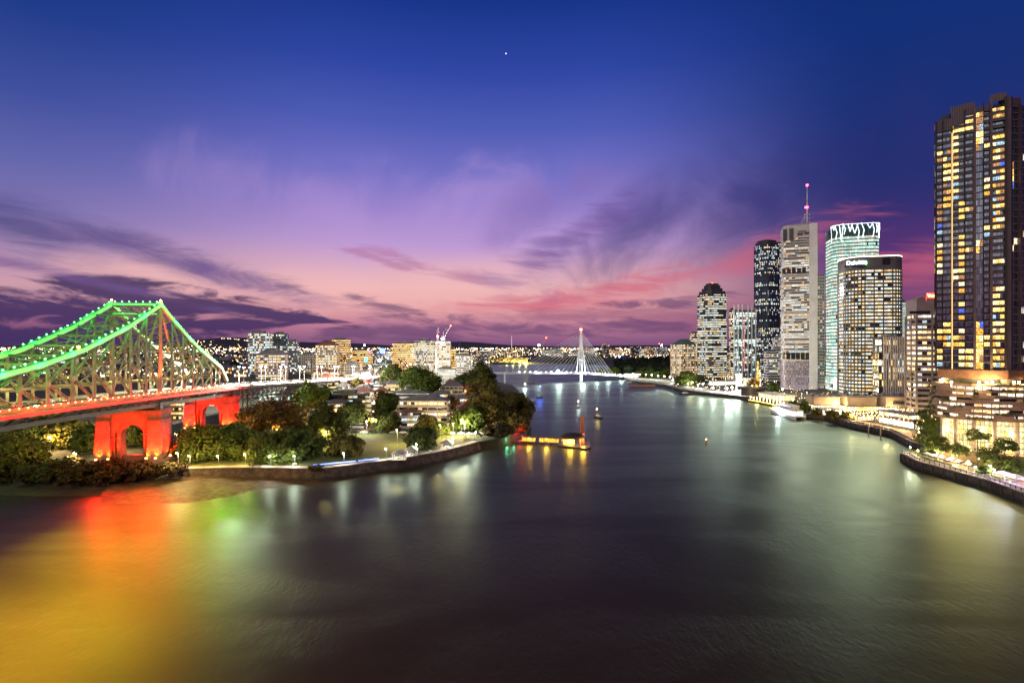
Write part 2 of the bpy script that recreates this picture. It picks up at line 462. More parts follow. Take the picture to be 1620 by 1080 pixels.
W_resw = windows("residential_white_windows", 0.44, [WHT, COOL, COOL, YEL, WHT], 2.0, group=2, corr=0.25)
W_gold = windows("golden_windows", 0.70, [ORG, WARM, (1, .55, .12), YEL, WARM], 2.4, group=3, corr=0.3)
W_few = windows("mostly_dark_windows", 0.27, [WARM, YEL, WHT, COOL], 1.7, group=2, corr=0.2)
W_warm_lit = windows("warm_lit_windows", 0.58, [YEL, WARM, WHT, YEL], 2.1, group=3, corr=0.35)

E_white = glow("white_lamp", (1.0, 0.96, 0.88), 40.0)
E_cool = glow("cool_lamp", (0.80, 0.95, 1.0), 40.0)
E_warm = glow("warm_lamp", (1.0, 0.66, 0.25), 40.0)
E_red = glow("red_lamp", (1.0, 0.05, 0.04), 30.0)
E_blue = glow("blue_lamp", (0.05, 0.12, 1.0), 30.0)

def lamp(name, loc, energy, col, radius=0.4, spot=None, target=None, blend=0.4):
    l = bpy.data.lights.new(name, "SPOT" if spot else "POINT")
    l.energy, l.color = energy, col
    l.shadow_soft_size = radius
    o = bpy.data.objects.new(name, l)
    COL.objects.link(o)
    o.location = loc
    if spot:
        l.spot_size = math.radians(spot); l.spot_blend = blend
        o.rotation_euler = (Vector(target) - Vector(loc)).to_track_quat("-Z", "Y").to_euler()
    return o
RND = random.Random(11)

# ================================================================== SETTING: river, land, hills
def spline(pts, n):
    out = []
    for k in range(len(pts) - 1):
        p0, p1, p2, p3 = pts[max(0, k - 1)], pts[k], pts[k + 1], pts[min(len(pts) - 1, k + 2)]
        for q in range(n):
            t = q / n
            out.append(tuple(.5 * (2 * p1[i] + (p2[i] - p0[i]) * t + (2 * p0[i] - 5 * p1[i] + 4 * p2[i] - p3[i]) * t * t + (3 * p1[i] - p0[i] - 3 * p2[i] + p3[i]) * t ** 3) for i in (0, 1)))
    return out + [tuple(pts[-1])]
WALL = spline([(-139, 217), (-120, 219.3), (-102, 219), (-88.7, 217.8), (-78.5, 219.4), (-72, 223), (-64.6, 228.6), (-55.6, 235), (-37.2, 251.5), (-27, 265), (-18.3, 279.8)], 4)
def offset_line(pts, d):                    # inland is to the left
    out = []
    for k in range(len(pts)):
        p, q = pts[max(0, k - 1)], pts[min(len(pts) - 1, k + 1)]
        dx, dy = q[0] - p[0], q[1] - p[1]; L = math.hypot(dx, dy)
        out.append((pts[k][0] - dy / L * d, pts[k][1] + dx / L * d))
    return out
SHORE = [(-9000, 260), (-900, 232), (-400, 222), (-213, 212), (-190, 205), (-165, 202), (-151, 204)] + WALL + [(-3.6, 294), (7.9, 320.6), (13.5, 363), (13, 431), (8, 600), (0, 700), (-30, 770),
         (-60, 900), (-84, 1200), (-95, 1500), (-60, 1640), (60, 1700), (190, 1660), (285, 1540), (262, 1400), (226, 1100), (195, 900), (184, 800),
         (214, 715), (210, 640), (222, 600), (243, 563), (248, 525), (253, 466), (252, 430), (232, 403), (242, 392), (236, 358), (237, 344), (238, 322),
         (223, 286), (221, 272), (194, 255), (188, 237), (188.5, 221), (189, 203), (185.4, 185), (184, 100), (184, -300)]
LAND = SHORE + [(9000, -300), (9000, 7000), (-9000, 7000)]

def seg_dist(P, poly):
    P = np.asarray(P, float).reshape(-1, 2)
    best = np.full(len(P), 1e18)
    for a, b in zip(poly[:-1], poly[1:]):
        a = np.array(a, float); d = np.array(b, float) - a
        t = np.clip(((P - a) @ d) / (d @ d), 0, 1)
        q = a + t[:, None] * d
        best = np.minimum(best, ((P - q) ** 2).sum(1))
    return np.sqrt(best)

def inside(P, poly):
    P = np.asarray(P, float).reshape(-1, 2)
    r = np.zeros(len(P), bool)
    n = len(poly)
    for k in range(n):
        (x1, y1), (x2, y2) = poly[k], poly[(k + 1) % n]
        c = ((y1 > P[:, 1]) != (y2 > P[:, 1]))
        xx = (x2 - x1) * (P[:, 1] - y1) / ((y2 - y1) if y2 != y1 else 1e-9) + x1
        r ^= c & (P[:, 0] < xx)
    return r

HILLS = [(365, 5200, 535, 75), (300, 5600, 543, 90), (120, 5800, 545, 200), (735, 5600, 542, 45), (690, 5600, 545, 40), (790, 5800, 546, 60), (480, 5800, 544, 70), (560, 5800, 544, 60), (1010, 5800, 546, 120)]
def heights(P):
    P = np.asarray(P, float).reshape(-1, 2)
    x, y = P[:, 0], P[:, 1]
    d = seg_dist(P, SHORE)
    right = (x > 100) & (y < 1250)
    hr = 3.8 + np.minimum(7, 0.05 * np.maximum(0, d - 45))
    k = np.clip((x + 152) / 14, 0, 1)
    base = 0.5 * (1 - k) + 5.0 * k
    hl = np.minimum(base + 0.2 * d, 5.6 + 0.012 * d) * (1 - k) + (5.0 + 0.012 * d) * k
    hl = hl + np.minimum(13, 0.06 * np.maximum(0, d - 75)) + np.maximum(0, y - 650) * 0.011 * (d > 0)
    hf = 2.5 + np.minimum(10, 0.05 * d) + np.maximum(0, y - 1500) * 0.0095
    far = np.clip((y - 1150) / 300, 0, 1)
    h = np.where(right, hr, hl * (1 - far) + hf * far)
    h = np.minimum(h, 53.5)
    for px, Y, top, w in HILLS:
        X0 = AX(px, Y); s = w / F * Y
        h = h + (AZ(top, Y) - 53.5) * np.exp(-((x - X0) / s) ** 2 - ((y - Y) / 700.0) ** 2)
    return h
def H(x, y): return float(heights([(x, y)])[0])

def cdt_sheet(name, poly, extra, mats, dz=0.0, skirt=None, kind="structure", hfun=None):
    vs = [Vector(p) for p in poly] + [Vector(p) for p in extra]
    n = len(poly)
    ed = [(k, (k + 1) % n) for k in range(n)]
    ov, oe, of, *_ = delaunay_2d_cdt(vs, ed, [], 1, 1e-4)
    P = [(v.x, v.y) for v in ov]
    h = (hfun or heights)(P) + dz
    mb = MB()
    mb.v = [(p[0], p[1], float(z)) for p, z in zip(P, h)]
    for f in of:
        a, b, c = (P[i] for i in f[:3])
        if (b[0] - a[0]) * (c[1] - a[1]) - (b[1] - a[1]) * (c[0] - a[0]) < 0: f = tuple(reversed(f))
        mb.f.append(tuple(f)); mb.uv.extend([(0, 0)] * len(f)); mb.mi.append(0)
    if skirt is not None:
        hp = (hfun or heights)(poly) + dz
        for k in range(n):
            a, b = poly[k], poly[(k + 1) % n]
            mb.face([(a[0], a[1], skirt), (b[0], b[1], skirt), (b[0], b[1], float(hp[(k + 1) % n])), (a[0], a[1], float(hp[k]))])
    o = mb.build(name, mats, smooth=False)
    return tag(o, kind=kind)

def grid_pts(poly, x0, x1, y0, y1, st, margin):
    g = [(x + (RND.random() - .5) * st * .3, y + (RND.random() - .5) * st * .3) for x in np.arange(x0, x1, st) for y in np.arange(y0, y1, st)]
    g = np.array(g)
    ok = inside(g, poly) & (seg_dist(g, poly + [poly[0]]) > margin)
    return [tuple(p) for p in g[ok]]

def ground_mat():
    m = bpy.data.materials.new("city_ground"); m.use_nodes = True
    nt = m.node_tree; b = nt.nodes["Principled BSDF"]
    tc = nn(nt, "ShaderNodeTexCoord")
    n1 = nn(nt, "ShaderNodeTexNoise", {"Vector": tc.outputs["Object"], "Scale": 0.03, "Detail": 6.0}).outputs[0]
    n2 = nn(nt, "ShaderNodeTexNoise", {"Vector": tc.outputs["Object"], "Scale": 0.5, "Detail": 4.0}).outputs[0]
    c = mixc(nt, smooth(nt, n1, .42, .55), (0.035, 0.05, 0.018), (0.10, 0.085, 0.07))
    c = mixc(nt, smooth(nt, n2, .3, .7), c, (0.045, 0.042, 0.035))
    nt.links.new(c, b.inputs["Base Color"]); b.inputs["Roughness"].default_value = 0.9
    return m
def grass_mat():
    m = bpy.data.materials.new("lawn_grass"); m.use_nodes = True
    nt = m.node_tree; b = nt.nodes["Principled BSDF"]
    tc = nn(nt, "ShaderNodeTexCoord")
    n1 = nn(nt, "ShaderNodeTexNoise", {"Vector": tc.outputs["Object"], "Scale": 0.08, "Detail": 6.0}).outputs[0]
    n2 = nn(nt, "ShaderNodeTexNoise", {"Vector": tc.outputs["Object"], "Scale": 2.2, "Detail": 4.0}).outputs[0]
    c = mixc(nt, smooth(nt, n1, .35, .65), (0.075, 0.10, 0.018), (0.12, 0.14, 0.03))
    c = mixc(nt, smooth(nt, n2, .3, .75), c, (0.06, 0.07, 0.022))
    nt.links.new(c, b.inputs["Base Color"]); b.inputs["Roughness"].default_value = 0.95
    return m
M_ground, M_grass = ground_mat(), grass_mat()
ex = grid_pts(LAND, -460, 480, 190, 1000, 15, 6) + grid_pts(LAND, -4800, 4800, 1000, 6900, 170, 60) + grid_pts(LAND, -1500, -460, 260, 1000, 60, 20) + grid_pts(LAND, 480, 1500, -200, 1000, 80, 20)
ground = cdt_sheet("ground", LAND, ex, M_ground, skirt=-6)

def water_mat():
    m = bpy.data.materials.new("river_water"); m.use_nodes = True
    nt = m.node_tree; b = nt.nodes["Principled BSDF"]
    tc = nn(nt, "ShaderNodeTexCoord")
    P = tc.outputs["Object"]
    big = nn(nt, "ShaderNodeTexNoise", {"Vector": P, "Scale": 0.012, "Detail": 4.0}).outputs[0]
    mp = nn(nt, "ShaderNodeMapping", {0: P, 2: (0, 0, math.radians(24)), 3: (1.0, 0.55, 1.0)})
    n1 = nn(nt, "ShaderNodeTexNoise", {"Vector": mp.outputs[0], "Scale": 0.75, "Detail": 6.0, "Roughness": 0.66, "Distortion": 0.5}).outputs[0]
    n2 = nn(nt, "ShaderNodeTexNoise", {"Vector": mp.outputs[0], "Scale": 0.11, "Detail": 3.0, "Roughness": 0.55, "Distortion": 0.6}).outputs[0]
    hgt = mth(nt, "ADD", mth(nt, "MULTIPLY", n1, 0.55), mth(nt, "MULTIPLY", n2, 0.5))
    mp2 = nn(nt, "ShaderNodeMapping", {0: P, 2: (0, 0, math.radians(14)), 3: (0.35, 1.0, 1.0)})
    patch = nn(nt, "ShaderNodeTexNoise", {"Vector": mp2.outputs[0], "Scale": 0.022, "Detail": 5.0, "Roughness": 0.6, "Distortion": 1.2}).outputs[0]
    bp = nn(nt, "ShaderNodeBump", {"Height": hgt, "Strength": smooth(nt, patch, 0.36, 0.66, 0.16, 0.55), "Distance": 0.42})
    nt.nodes.remove(b)
    di = nn(nt, "ShaderNodeBsdfDiffuse", {0: mixc(nt, smooth(nt, big, .35, .65), (0.034, 0.020, 0.007), (0.043, 0.027, 0.011)), "Normal": bp.outputs[0]})
    gl = nn(nt, "ShaderNodeBsdfGlossy", {0: (0.57, 0.73, 0.62, 1), 1: smooth(nt, patch, .34, .68, 0.33, 0.43), "Normal": bp.outputs[0]})
    fr = nn(nt, "ShaderNodeFresnel", {0: 1.33, 1: bp.outputs[0]})
    mx = nn(nt, "ShaderNodeMixShader", {0: mth(nt, "MULTIPLY", fr.outputs[0], smooth(nt, patch, .38, .62, 0.74, 1.0)), 1: di.outputs[0], 2: gl.outputs[0]})
    nt.links.new(mx.outputs[0], nt.nodes["Material Output"].inputs[0])
    return m
M_water = water_mat()
mb = MB()
for i in range(-6, 6):
    for j in range(0, 8):
        x0, x1, y0, y1 = i * 260, (i + 1) * 260, -300 + j * 275, -300 + (j + 1) * 275
        mb.face([(x0, y0, 0), (x1, y0, 0), (x1, y1, 0), (x0, y1, 0)])
water = tag(mb.build("water", M_water), kind="structure")

# riverside beach below the sea wall
bo = spline([G(160, 797, .3), G(205, 797.5, .3), G(240, 794, .3), G(290, 794, .3), G(332, 788, .3), G(375, 782, .3), G(402, 773, .3), G(440, 770, .3), G(474, 764.5, .3), G(505, 763.5, .3), G(535, 758.5, .3)], 4)
bo = [(x + RND.uniform(-.5, .5), y + RND.uniform(-.45, .45)) for x, y in bo]
beach = bo + [(-80, 222), (-101, 222.5), (-138, 221), (-152, 214), (-160, 207), (-158, 197)]
def beach_h(P):
    P = np.asarray(P, float)
    return 0.02 + np.minimum(2.3, 0.075 * seg_dist(P, bo))
bex = grid_pts(beach, -165, -70, 180, 225, 2.2, .8)
cdt_sheet("beach", beach, bex, M_sand, skirt=-1.5, hfun=beach_h)
mudbank = [(-260, 214), (-232, 205), (-208, 199), (-180, 195), (-160, 196), (-150, 206), (-170, 212), (-214, 222), (-258, 226)]
def mud_h(P): return 0.02 + np.minimum(0.9, 0.07 * seg_dist(P, mudbank[:6]))
M_mud = mat("river_mud", (0.055, 0.045, 0.03), 0.8, scale=0.2, var=0.4)
cdt_sheet("mud_bank", mudbank, grid_pts(mudbank, -260, -145, 194, 226, 4, 1.5), M_mud, skirt=-1.5, hfun=mud_h)

# park lawn, riverside path, street along the park
lawn = offset_line(WALL, 4.3) + [(-12, 296), (-30, 300), (-62, 302), (-118, 300), (-128, 270), (-134, 240)]
cdt_sheet("park_lawn", lawn, grid_pts(lawn, -140, -8, 218, 304, 9, 3), M_grass, dz=0.12)
cdt_sheet("riverside_path", offset_line(WALL, .9) + offset_line(WALL, 3.9)[::-1], [], M_path, dz=0.2)
street = [(-122, 300.5), (-62, 303), (-30, 301), (-8, 299), (-6, 305), (-30, 308), (-62, 310), (-122, 308)]
cdt_sheet("street", street, grid_pts(street, -122, -5, 299, 310, 9, 2), M_asph, dz=0.14)

def wall_along(name, label, cat, pts, zt, zb, thick, m, batter=0.0, coping=None, fenders=0):
    """A wall following a polyline on the land's edge (land to the left of it); outer face leans by batter."""
    mb = MB()
    n = len(pts)
    nrm = []
    for k in range(n):
        a, b = pts[max(0, k - 1)], pts[min(n - 1, k + 1)]
        dx, dy = b[0] - a[0], b[1] - a[1]; L = math.hypot(dx, dy)
        nrm.append((dy / L, -dx / L))
    off = lambda k, d: (pts[k][0] + nrm[k][0] * d, pts[k][1] + nrm[k][1] * d)
    for k in range(n - 1):
        i0, i1 = off(k, -thick), off(k + 1, -thick)
        t0, t1 = off(k, 0.25), off(k + 1, 0.25)
        b0, b1 = off(k, 0.25 + batter), off(k + 1, 0.25 + batter)
        mb.hexa([(b0[0], b0[1], zb), (b1[0], b1[1], zb), (i1[0], i1[1], zb), (i0[0], i0[1], zb), (t0[0], t0[1], zt), (t1[0], t1[1], zt), (i1[0], i1[1], zt), (i0[0], i0[1], zt)])
    o = thing(name, label, cat, (pts[0][0], pts[0][1], zb))
    mb.build("wall_face", m, o)
    if fenders:
        acc = 0.0
        for k in range(n - 1):
            L = math.dist(pts[k], pts[k + 1])
            q = acc
            while q < L:
                f = q / L; p = (pts[k][0] + (pts[k + 1][0] - pts[k][0]) * f + nrm[k][0] * .5, pts[k][1] + (pts[k + 1][1] - pts[k][1]) * f + nrm[k][1] * .5)
                fb = MB(); fb.box((p[0], p[1], 1.2), (.42, .42, 4.4), math.atan2(nrm[k][1], nrm[k][0])); fb.build("fender_pile", M_trunk, o); q += fenders
            acc = q - L
    if coping:
        mc = MB()
        for k in range(n - 1):
            a, b = off(k, 0.0), off(k + 1, 0.0)
            mc.bar((a[0], a[1], zt + coping / 2 + .003), (b[0], b[1], zt + coping / 2 + .003), 0.9, coping)
        mc.build("coping", M_path, o)
    return o
def stone_wall_mat():
    m = M_stone.copy(); m.name = "seawall_stone_wet_foot"; nt = m.node_tree; bs = nt.nodes["Principled BSDF"]
    tc = nn(nt, "ShaderNodeTexCoord"); P = tc.outputs["Object"]
    s = nn(nt, "ShaderNodeSeparateXYZ", {0: P})
    n = nn(nt, "ShaderNodeTexNoise", {"Vector": P, "Scale": .5, "Detail": 4.0}).outputs[0]
    vo = nn(nt, "ShaderNodeTexVoronoi", {"Vector": P, "Scale": 1.5}, feature="DISTANCE_TO_EDGE").outputs["Distance"]
    old = bs.inputs["Base Color"].links[0].from_socket
    c = mixc(nt, smooth(nt, vo, .0, .10, .75, 0), old, (.035, .028, .022))
    wet = smooth(nt, mth(nt, "ADD", s.outputs[2], mth(nt, "MULTIPLY", n, 1.6)), 3.0, 4.4, .75, 0)
    nt.links.new(mixc(nt, wet, c, (.045, .04, .028)), bs.inputs["Base Color"])
    bp = nn(nt, "ShaderNodeBump", {"Height": smooth(nt, vo, 0, .12), "Strength": .8, "Distance": .3}); nt.links.new(bp.outputs[0], bs.inputs["Normal"])
    return m
wall_along("sea_wall", "long curved stone sea wall below the lit park path", "sea wall", WALL, 5.12, -1.5, 0.6, stone_wall_mat(), 2.4, 0.25)
def quay_mat():
    m = mat("stained_quay_concrete", (.085, .078, .072), .85, scale=.25, var=.45).copy(); nt = m.node_tree; bs = nt.nodes["Principled BSDF"]
    tc = nn(nt, "ShaderNodeTexCoord"); s = nn(nt, "ShaderNodeSeparateXYZ", {0: tc.outputs["Object"]})
    n = nn(nt, "ShaderNodeTexNoise", {"Vector": tc.outputs["Object"], "Scale": .8, "Detail": 5.0}).outputs[0]
    mp = nn(nt, "ShaderNodeMapping", {0: tc.outputs["Object"], 3: (1.4, 1.4, .1)}); st_ = nn(nt, "ShaderNodeTexNoise", {"Vector": mp.outputs[0], "Scale": 1.0, "Detail": 4.0}).outputs[0]
    c = mixc(nt, smooth(nt, st_, .5, .7, 0, .7), bs.inputs["Base Color"].links[0].from_socket, (.03, .026, .022))
    tide = smooth(nt, mth(nt, "ADD", s.outputs[2], mth(nt, "MULTIPLY", n, 1.4)), 3.6, 4.6, .85, 0)
    nt.links.new(mixc(nt, tide, c, (.022, .024, .016)), bs.inputs["Base Color"])
    return m
M_quay = quay_mat()
NB = SHORE.index((232, 403))
wall_along("river_wall", "dark river wall below the lit restaurants and boardwalk of the city bank", "river wall", SHORE[NB:NB + 7], 3.95, -2, 0.5, M_quay, 0.1, 0.3, 5.5)
wall_along("promenade_wall", "dark curved promenade wall under the white balustrade at the tall tower", "river wall", SHORE[NB + 7:], 3.95, -2, 0.5, M_quay, 0.1, 0.3, 5.5)

# ================================================================== the lit steel cantilever bridge
AXO, AXD = np.array((-158.0, 230.0)), np.array((-0.1328, 0.9911))
PRP = np.array((-0.9911, -0.1328))
def bz(s): return 35.1 - 0.0305 * s - 0.00005 * s * s
def B(s, t, z):
    p = AXO + AXD * s + PRP * t
    return (float(p[0]), float(p[1]), float(z))
WID = 20.0
GOLD_W = 46000
M_greenlit = mat("green_lit_steel", (0.16, 0.20, 0.16), 0.55, scale=0.3)  # greener copy of the steel: the lamps' green put into its colour
E_green = glow("green_bulb", (0.10, 1.0, 0.20), 7.0, "AUTO")
E_greenglow = glow("added_green_glow", (0.0, 0.62, 0.06), 1.0, "AUTO")  # added glowing strips: the bulbs' green light laid along the chords
E_redbulb = glow("red_bulb", (1.0, 0.16, 0.07), 9.0, "AUTO")
E_redglow = glow("added_red_glow", (1.0, 0.0, 0.0), 1.0, "AUTO", (.2, .02, .02))  # added glowing strips: the red lamps' light laid on the deck edge
bridge = thing("steel_cantilever_bridge", "steel truss bridge with green lit top chords and red lit stone piers", "bridge", B(0, 10, 6))
TOPS = [(-154, 45.0), (-141, 45.2), (-110, 46.3), (-85, 48.3), (-69, 51.0), (-50, 55.6), (-25, 64.3), (-3, 74.3), (0, 75.7), (10, 69.6), (22.6, 62.7), (35.5, 56.2), (50, 50.2), (63.6, 44.6), (71.6, 36.6)]
def tz(s): return float(np.interp(s, [a for a, _ in TOPS], [b for _, b in TOPS]))
NODES = [-11.0 * k for k in range(14, 0, -1)] + [0.0] + [71.6 / 7 * k for k in range(1, 8)]
for t in (0.0, WID):
    tr = MB()
    for s in np.arange(-154, 71.7, 0.01 + 154 / 14):      # bottom chord following the deck
        pass
    bs = list(np.linspace(-154, 71.6, 22))
    for a, b in zip(bs[:-1], bs[1:]):
        tr.bar(B(a, t, bz(a) + 0.9), B(b, t, bz(b) + 0.9), 0.9, 1.1)
    truss = tr.build("truss", M_steel, bridge)
    tc_ = MB()
    for (a, za), (b, zb_) in zip(TOPS[:-1], TOPS[1:]):
        tc_.bar(B(a, t, za), B(b, t, zb_), 1.1, 2.0)
    tc_.build("top_chord", M_greenlit, truss)
    st = MB()
    for (a, za), (b, zb_) in zip(TOPS[:-1], TOPS[1:]):
        for off in (-0.62, 0.62):
            st.bar(B(a, t + off, za + .15), B(b, t + off, zb_ + .15), 0.1, 1.45)
    st.build("added_green_glow", E_greenglow, truss)
    for i, s in enumerate(NODES):
        top, bot = tz(s), bz(s) + 1.2
        if top - bot < 3: continue
        w = 1.9 if s == 0 else 0.8
        po = MB()
        for off in ((-.45, .45) if s == 0 else (-.32, .32)):
            po.bar(B(s + off, t, bot), B(s + off, t, top - .6), 0.38, w * .7)
        for q in np.arange(bot + 1, top - 1, 1.6 if s else 1.3):   # lacing plates
            po.bar(B(s - .4, t, q), B(s + .4, t, q + .8), 0.08, w * .6)
        if s != 0 and top - bot > 9:
            m_ = (top + bot) / 2
            po.bar(B(s - .8, t, m_), B(s + .8, t, m_), 0.9, 1.7)   # gusset
        po.build("post", M_steel, truss)
        # K bracing leaning towards the tower
        dg = MB()
        j = i + 1 if s < 0 else i - 1
        if s != 0:
            s2 = NODES[j]; t2, b2 = tz(s2), bz(s2) + 1.2
            m_ = (top + bot) / 2 if top - bot > 9 else bot
            def lat(p, q, w):
                p, q = Vector(p), Vector(q)
                d = (q - p).normalized(); up = Vector((PRP[0], PRP[1], 0)); side = d.cross(up).normalized() * (w / 2)
                dg.bar(p + side, q + side, 0.5, 0.16); dg.bar(p - side, q - side, 0.5, 0.16)
                L = (q - p).length; k = max(2, int(L / 1.5))
                for c in range(k):
                    sgn = 1 if c % 2 else -1
                    dg.bar(p + d * (L * c / k) + side * sgn, p + d * (L * (c + 1) / k) - side * sgn, 0.4, 0.07)
            lat(B(s, t, m_), B(s2, t, t2 - .8), 0.75)
            if m_ > bot + 2: lat(B(s, t, m_), B(s2, t, b2), 0.75)
            dg.build("diagonal", M_steel, truss)
    # festoon lamps along the chord
    n_l = 0
    for (a, za), (b, zb_) in zip(TOPS[3:-1], TOPS[4:]):
        L = math.hypot(b - a, zb_ - za)
        k = max(1, round(L / 4.0))
        for c in range(k):
            f = (c + .5) / k
            lb = MB(); z = za + (zb_ - za) * f
            p = B(a + (b - a) * f, t, z + 1.55)
            lb.ball(p, 0.30, 6, 4)
            lb.build("green_lamp", E_green, truss)
    for s in np.arange(-140, 70, 14.0):
        p = B(s, t + (-1.8 if t == 0 else 1.8), tz(s) + 1.6)
        lamp("green chord light", p, 3600, (0.0, 1.0, 0.04), .4)
        if t == 0 and s < -2:
            lamp("added river tint", B(s, -2.6, tz(s) - 2), GOLD_W * (1.25 if int(s) % 28 else .8), (1.0, .38 + .08 * math.sin(s), .012), 3.0, 110, (p[0] + 40, p[1] - 30, p[2] - 52), 1.0)  # added spot, no fixture of the bridge: turns the water gold
for s in (-132, -104, -76, -50, -28):
    lamp("added under deck fill", B(s, 9, bz(s) - 6.5), 5000, (1.0, .62, .04), 3.5)  # added fill that softens the dark wedge on the water
for s, e, col in ((14, 42000, (1, .30, .02)), (34, 42000, (.75, .5, .02)), (52, 26000, (.3, 1, .03)), (68, 30000, (.06, 1, .04))):
    p = B(s, -2.6, tz(s) + 1)
    lamp("truss added river tint", p, e, col, .8, 58, (p[0] + 62, p[1] - 165, 0), .7)  # added spots that colour the water in front of the anchor arm
# lateral struts and sway bracing between the two trusses
br = MB()
for s in NODES:
    top = tz(s) - 0.4
    if top - bz(s) < 7.5: continue
    br.bar(B(s, 0.4, top), B(s, WID - .4, top), 0.6, 0.8)
    zz = max(bz(s) + 6.5, top - 8)
    br.bar(B(s, 0.4, zz), B(s, WID - .4, zz), 0.5, 0.7)
    if top - zz > 3:
        for a, b in ((0.4, WID / 2), (WID / 2, WID - .4)):
            br.bar(B(s, a, zz if a < 5 else top), B(s, b, top if a < 5 else zz), 0.35, .35)
        n_ = 4
    if top - zz > 6 and zz - bz(s) > 9:
        z3 = bz(s) + 6.5
        br.bar(B(s, .4, z3), B(s, WID - .4, z3), .5, .7)
        br.bar(B(s, .4, z3), B(s, WID - .4, zz), .35); br.bar(B(s, .4, zz), B(s, WID - .4, z3), .35)
for a, b in zip(NODES[:-1], NODES[1:]):
    if min(tz(a) - bz(a), tz(b) - bz(b)) < 7.5: continue
    br.bar(B(a, .4, tz(a) - .5), B(b, WID - .4, tz(b) - .5), .35); br.bar(B(a, WID - .4, tz(a) - .5), B(b, .4, tz(b) - .5), .35)
br.build("sway_bracing", M_steel, bridge)
pt = MB()                                   # portal between the tower tops
pt.bar(B(0, 0, 75.6), B(0, WID, 75.6), 1.2, 1.5); pt.bar(B(0, 0, 71.4), B(0, WID, 71.4), .8, .9)
for k in range(6):
    a, b = WID * k / 6, WID * (k + 1) / 6
    pt.bar(B(0, a, 71.6 if k % 2 else 75), B(0, b, 75 if k % 2 else 71.6), .4)
portal = pt.build("portal_strut", M_greenlit, bridge)
st = MB(); st.bar(B(-.72, 0, 75.8), B(-.72, WID, 75.8), .1, .9); st.bar(B(-.5, .6, 71.6), B(-.5, WID - .6, 71.6), .1, .5); st.build("added_green_glow", E_greenglow, portal)
for k in range(7):
    lb = MB(); p = B(0, WID * (k + .5) / 7, 77.0); lb.ball(p, 0.30, 6, 4); lb.build("green_lamp", E_green, portal)
# deck, kerb lamps and girders
dk = MB()
ss = list(np.linspace(-154, 79, 24))
for a, b in zip(ss[:-1], ss[1:]):
    P = []
    for dz in (-0.9, 0.0):
        P += [B(a, -3.2, bz(a) + dz), B(a, 23.2, bz(a) + dz), B(b, 23.2, bz(b) + dz), B(b, -3.2, bz(b) + dz)]
    dk.hexa([P[0], P[3], P[2], P[1], P[4], P[7], P[6], P[5]])
deck = dk.build("deck", M_asph, bridge)
gd = MB()
for t in (0.0, WID):
    for a, b in zip(ss[:-1], ss[1:]):
        gd.bar(B(a, t, bz(a) - 4.0), B(b, t, bz(b) - 4.0), 1.2, 1.5)
        gd.bar(B(a, t, bz(a) - 4.0), B((a + b) / 2, t, bz(a) - .9), .5); gd.bar(B((a + b) / 2, t, bz(a) - .9), B(b, t, bz(b) - 4.0), .5)
for s in np.arange(-154, 79, 5.1):
    gd.bar(B(s, -3, bz(s) - 1.3), B(s, 23, bz(s) - 1.3), .4, .8)
    gd.bar(B(s, -3, bz(s) - 1.2), B(s, 0, bz(s) - 3.5), .35, .35)
gd.build("floor_girder", M_steel_d, bridge)
for t in (-3.3, 23.3):
    fx = MB(); rl = MB()
    for a, b in zip(ss[:-1], ss[1:]):
        rl.bar(B(a, t, bz(a) - .6), B(b, t, bz(b) - .6), .14, 1.1)
        fx.bar(B(a, t, bz(a) + 1.3), B(b, t, bz(b) + 1.3), .1); fx.bar(B(a, t, bz(a) + .7), B(b, t, bz(b) + .7), .06)
    for s in np.arange(-154, 79, 2.2): fx.bar(B(s, t, bz(s)), B(s, t, bz(s) + 1.35), .08)
    rl.build("added_red_glow", E_redglow, bridge); fx.build("railing", M_steel, bridge)
for s in np.arange(-95, 78, 3.3):
    lb = MB(); p = B(s, -3.35, bz(s) + 1.55); lb.ball(p, .26, 6, 4)
    lb.build("red_lamp", E_redbulb, deck)
for s in np.arange(-148, 78, 14.0):
    p = B(s, -4.3, bz(s) + .8)
    lamp('red kerb light', p, 3600, (1.0, .03, .008), .4)
for k in range(10):
    s = -112 + 20 * k
    lb = MB(); a, b = B(s, WID - .8, bz(s)), B(s, WID - .8, bz(s) + 9)
    lb.tube(a, b, .12, .08, 6); lb.bar(b, B(s, WID - 3.5, bz(s) + 9.3), .12)
    sl = lb.build("roadway_lamp", M_metal, deck)
    hb = MB(); hb.box(B(s, WID - 3.6, bz(s) + 9.15), (.8, .5, .2)); hb.build("lamp_head", glow("roadway_lamp_glow", (1, .72, .3), 60), sl)
    lamp("roadway lamp light", B(s, WID - 6.5, bz(s) + 5.5), 5200, (1.0, .74, .20), .5)
# orange red lit near tower post: red floods on the deck at its foot
for t, s_ in ((-2.6, -2.5), (-2.6, 4.0)):
    lamp("tower flood", B(s_, t, bz(0) + 1.4), 200000, (1, .07, .012), .3, 34, B(0, .2, 60), .6)
lamp("tower flood", B(3.5, WID - 3, bz(0) + 1.4), 110000, (1, .07, .012), .3, 34, B(0, WID, 66), .6)
mk = MB(); p = B(38, WID - 1, tz(38) - 1); mk.ball(p, .5, 8, 5); mk.bar((p[0], p[1], p[2] - 2), p, .12); mk.build("red_beacon", glow("beacon_red", (1, .06, .02), 60, "AUTO"), bridge)
for s, t, z in ((-52, 0, tz(-52) + 1.7), (0, -.2, 77.6), (0, WID, 77.6)):
    mk = MB(); mk.ball(B(s, t, z), .4, 6, 4); mk.build("amber_beacon", glow("beacon_amber", (1, .45, .05), 60), bridge)

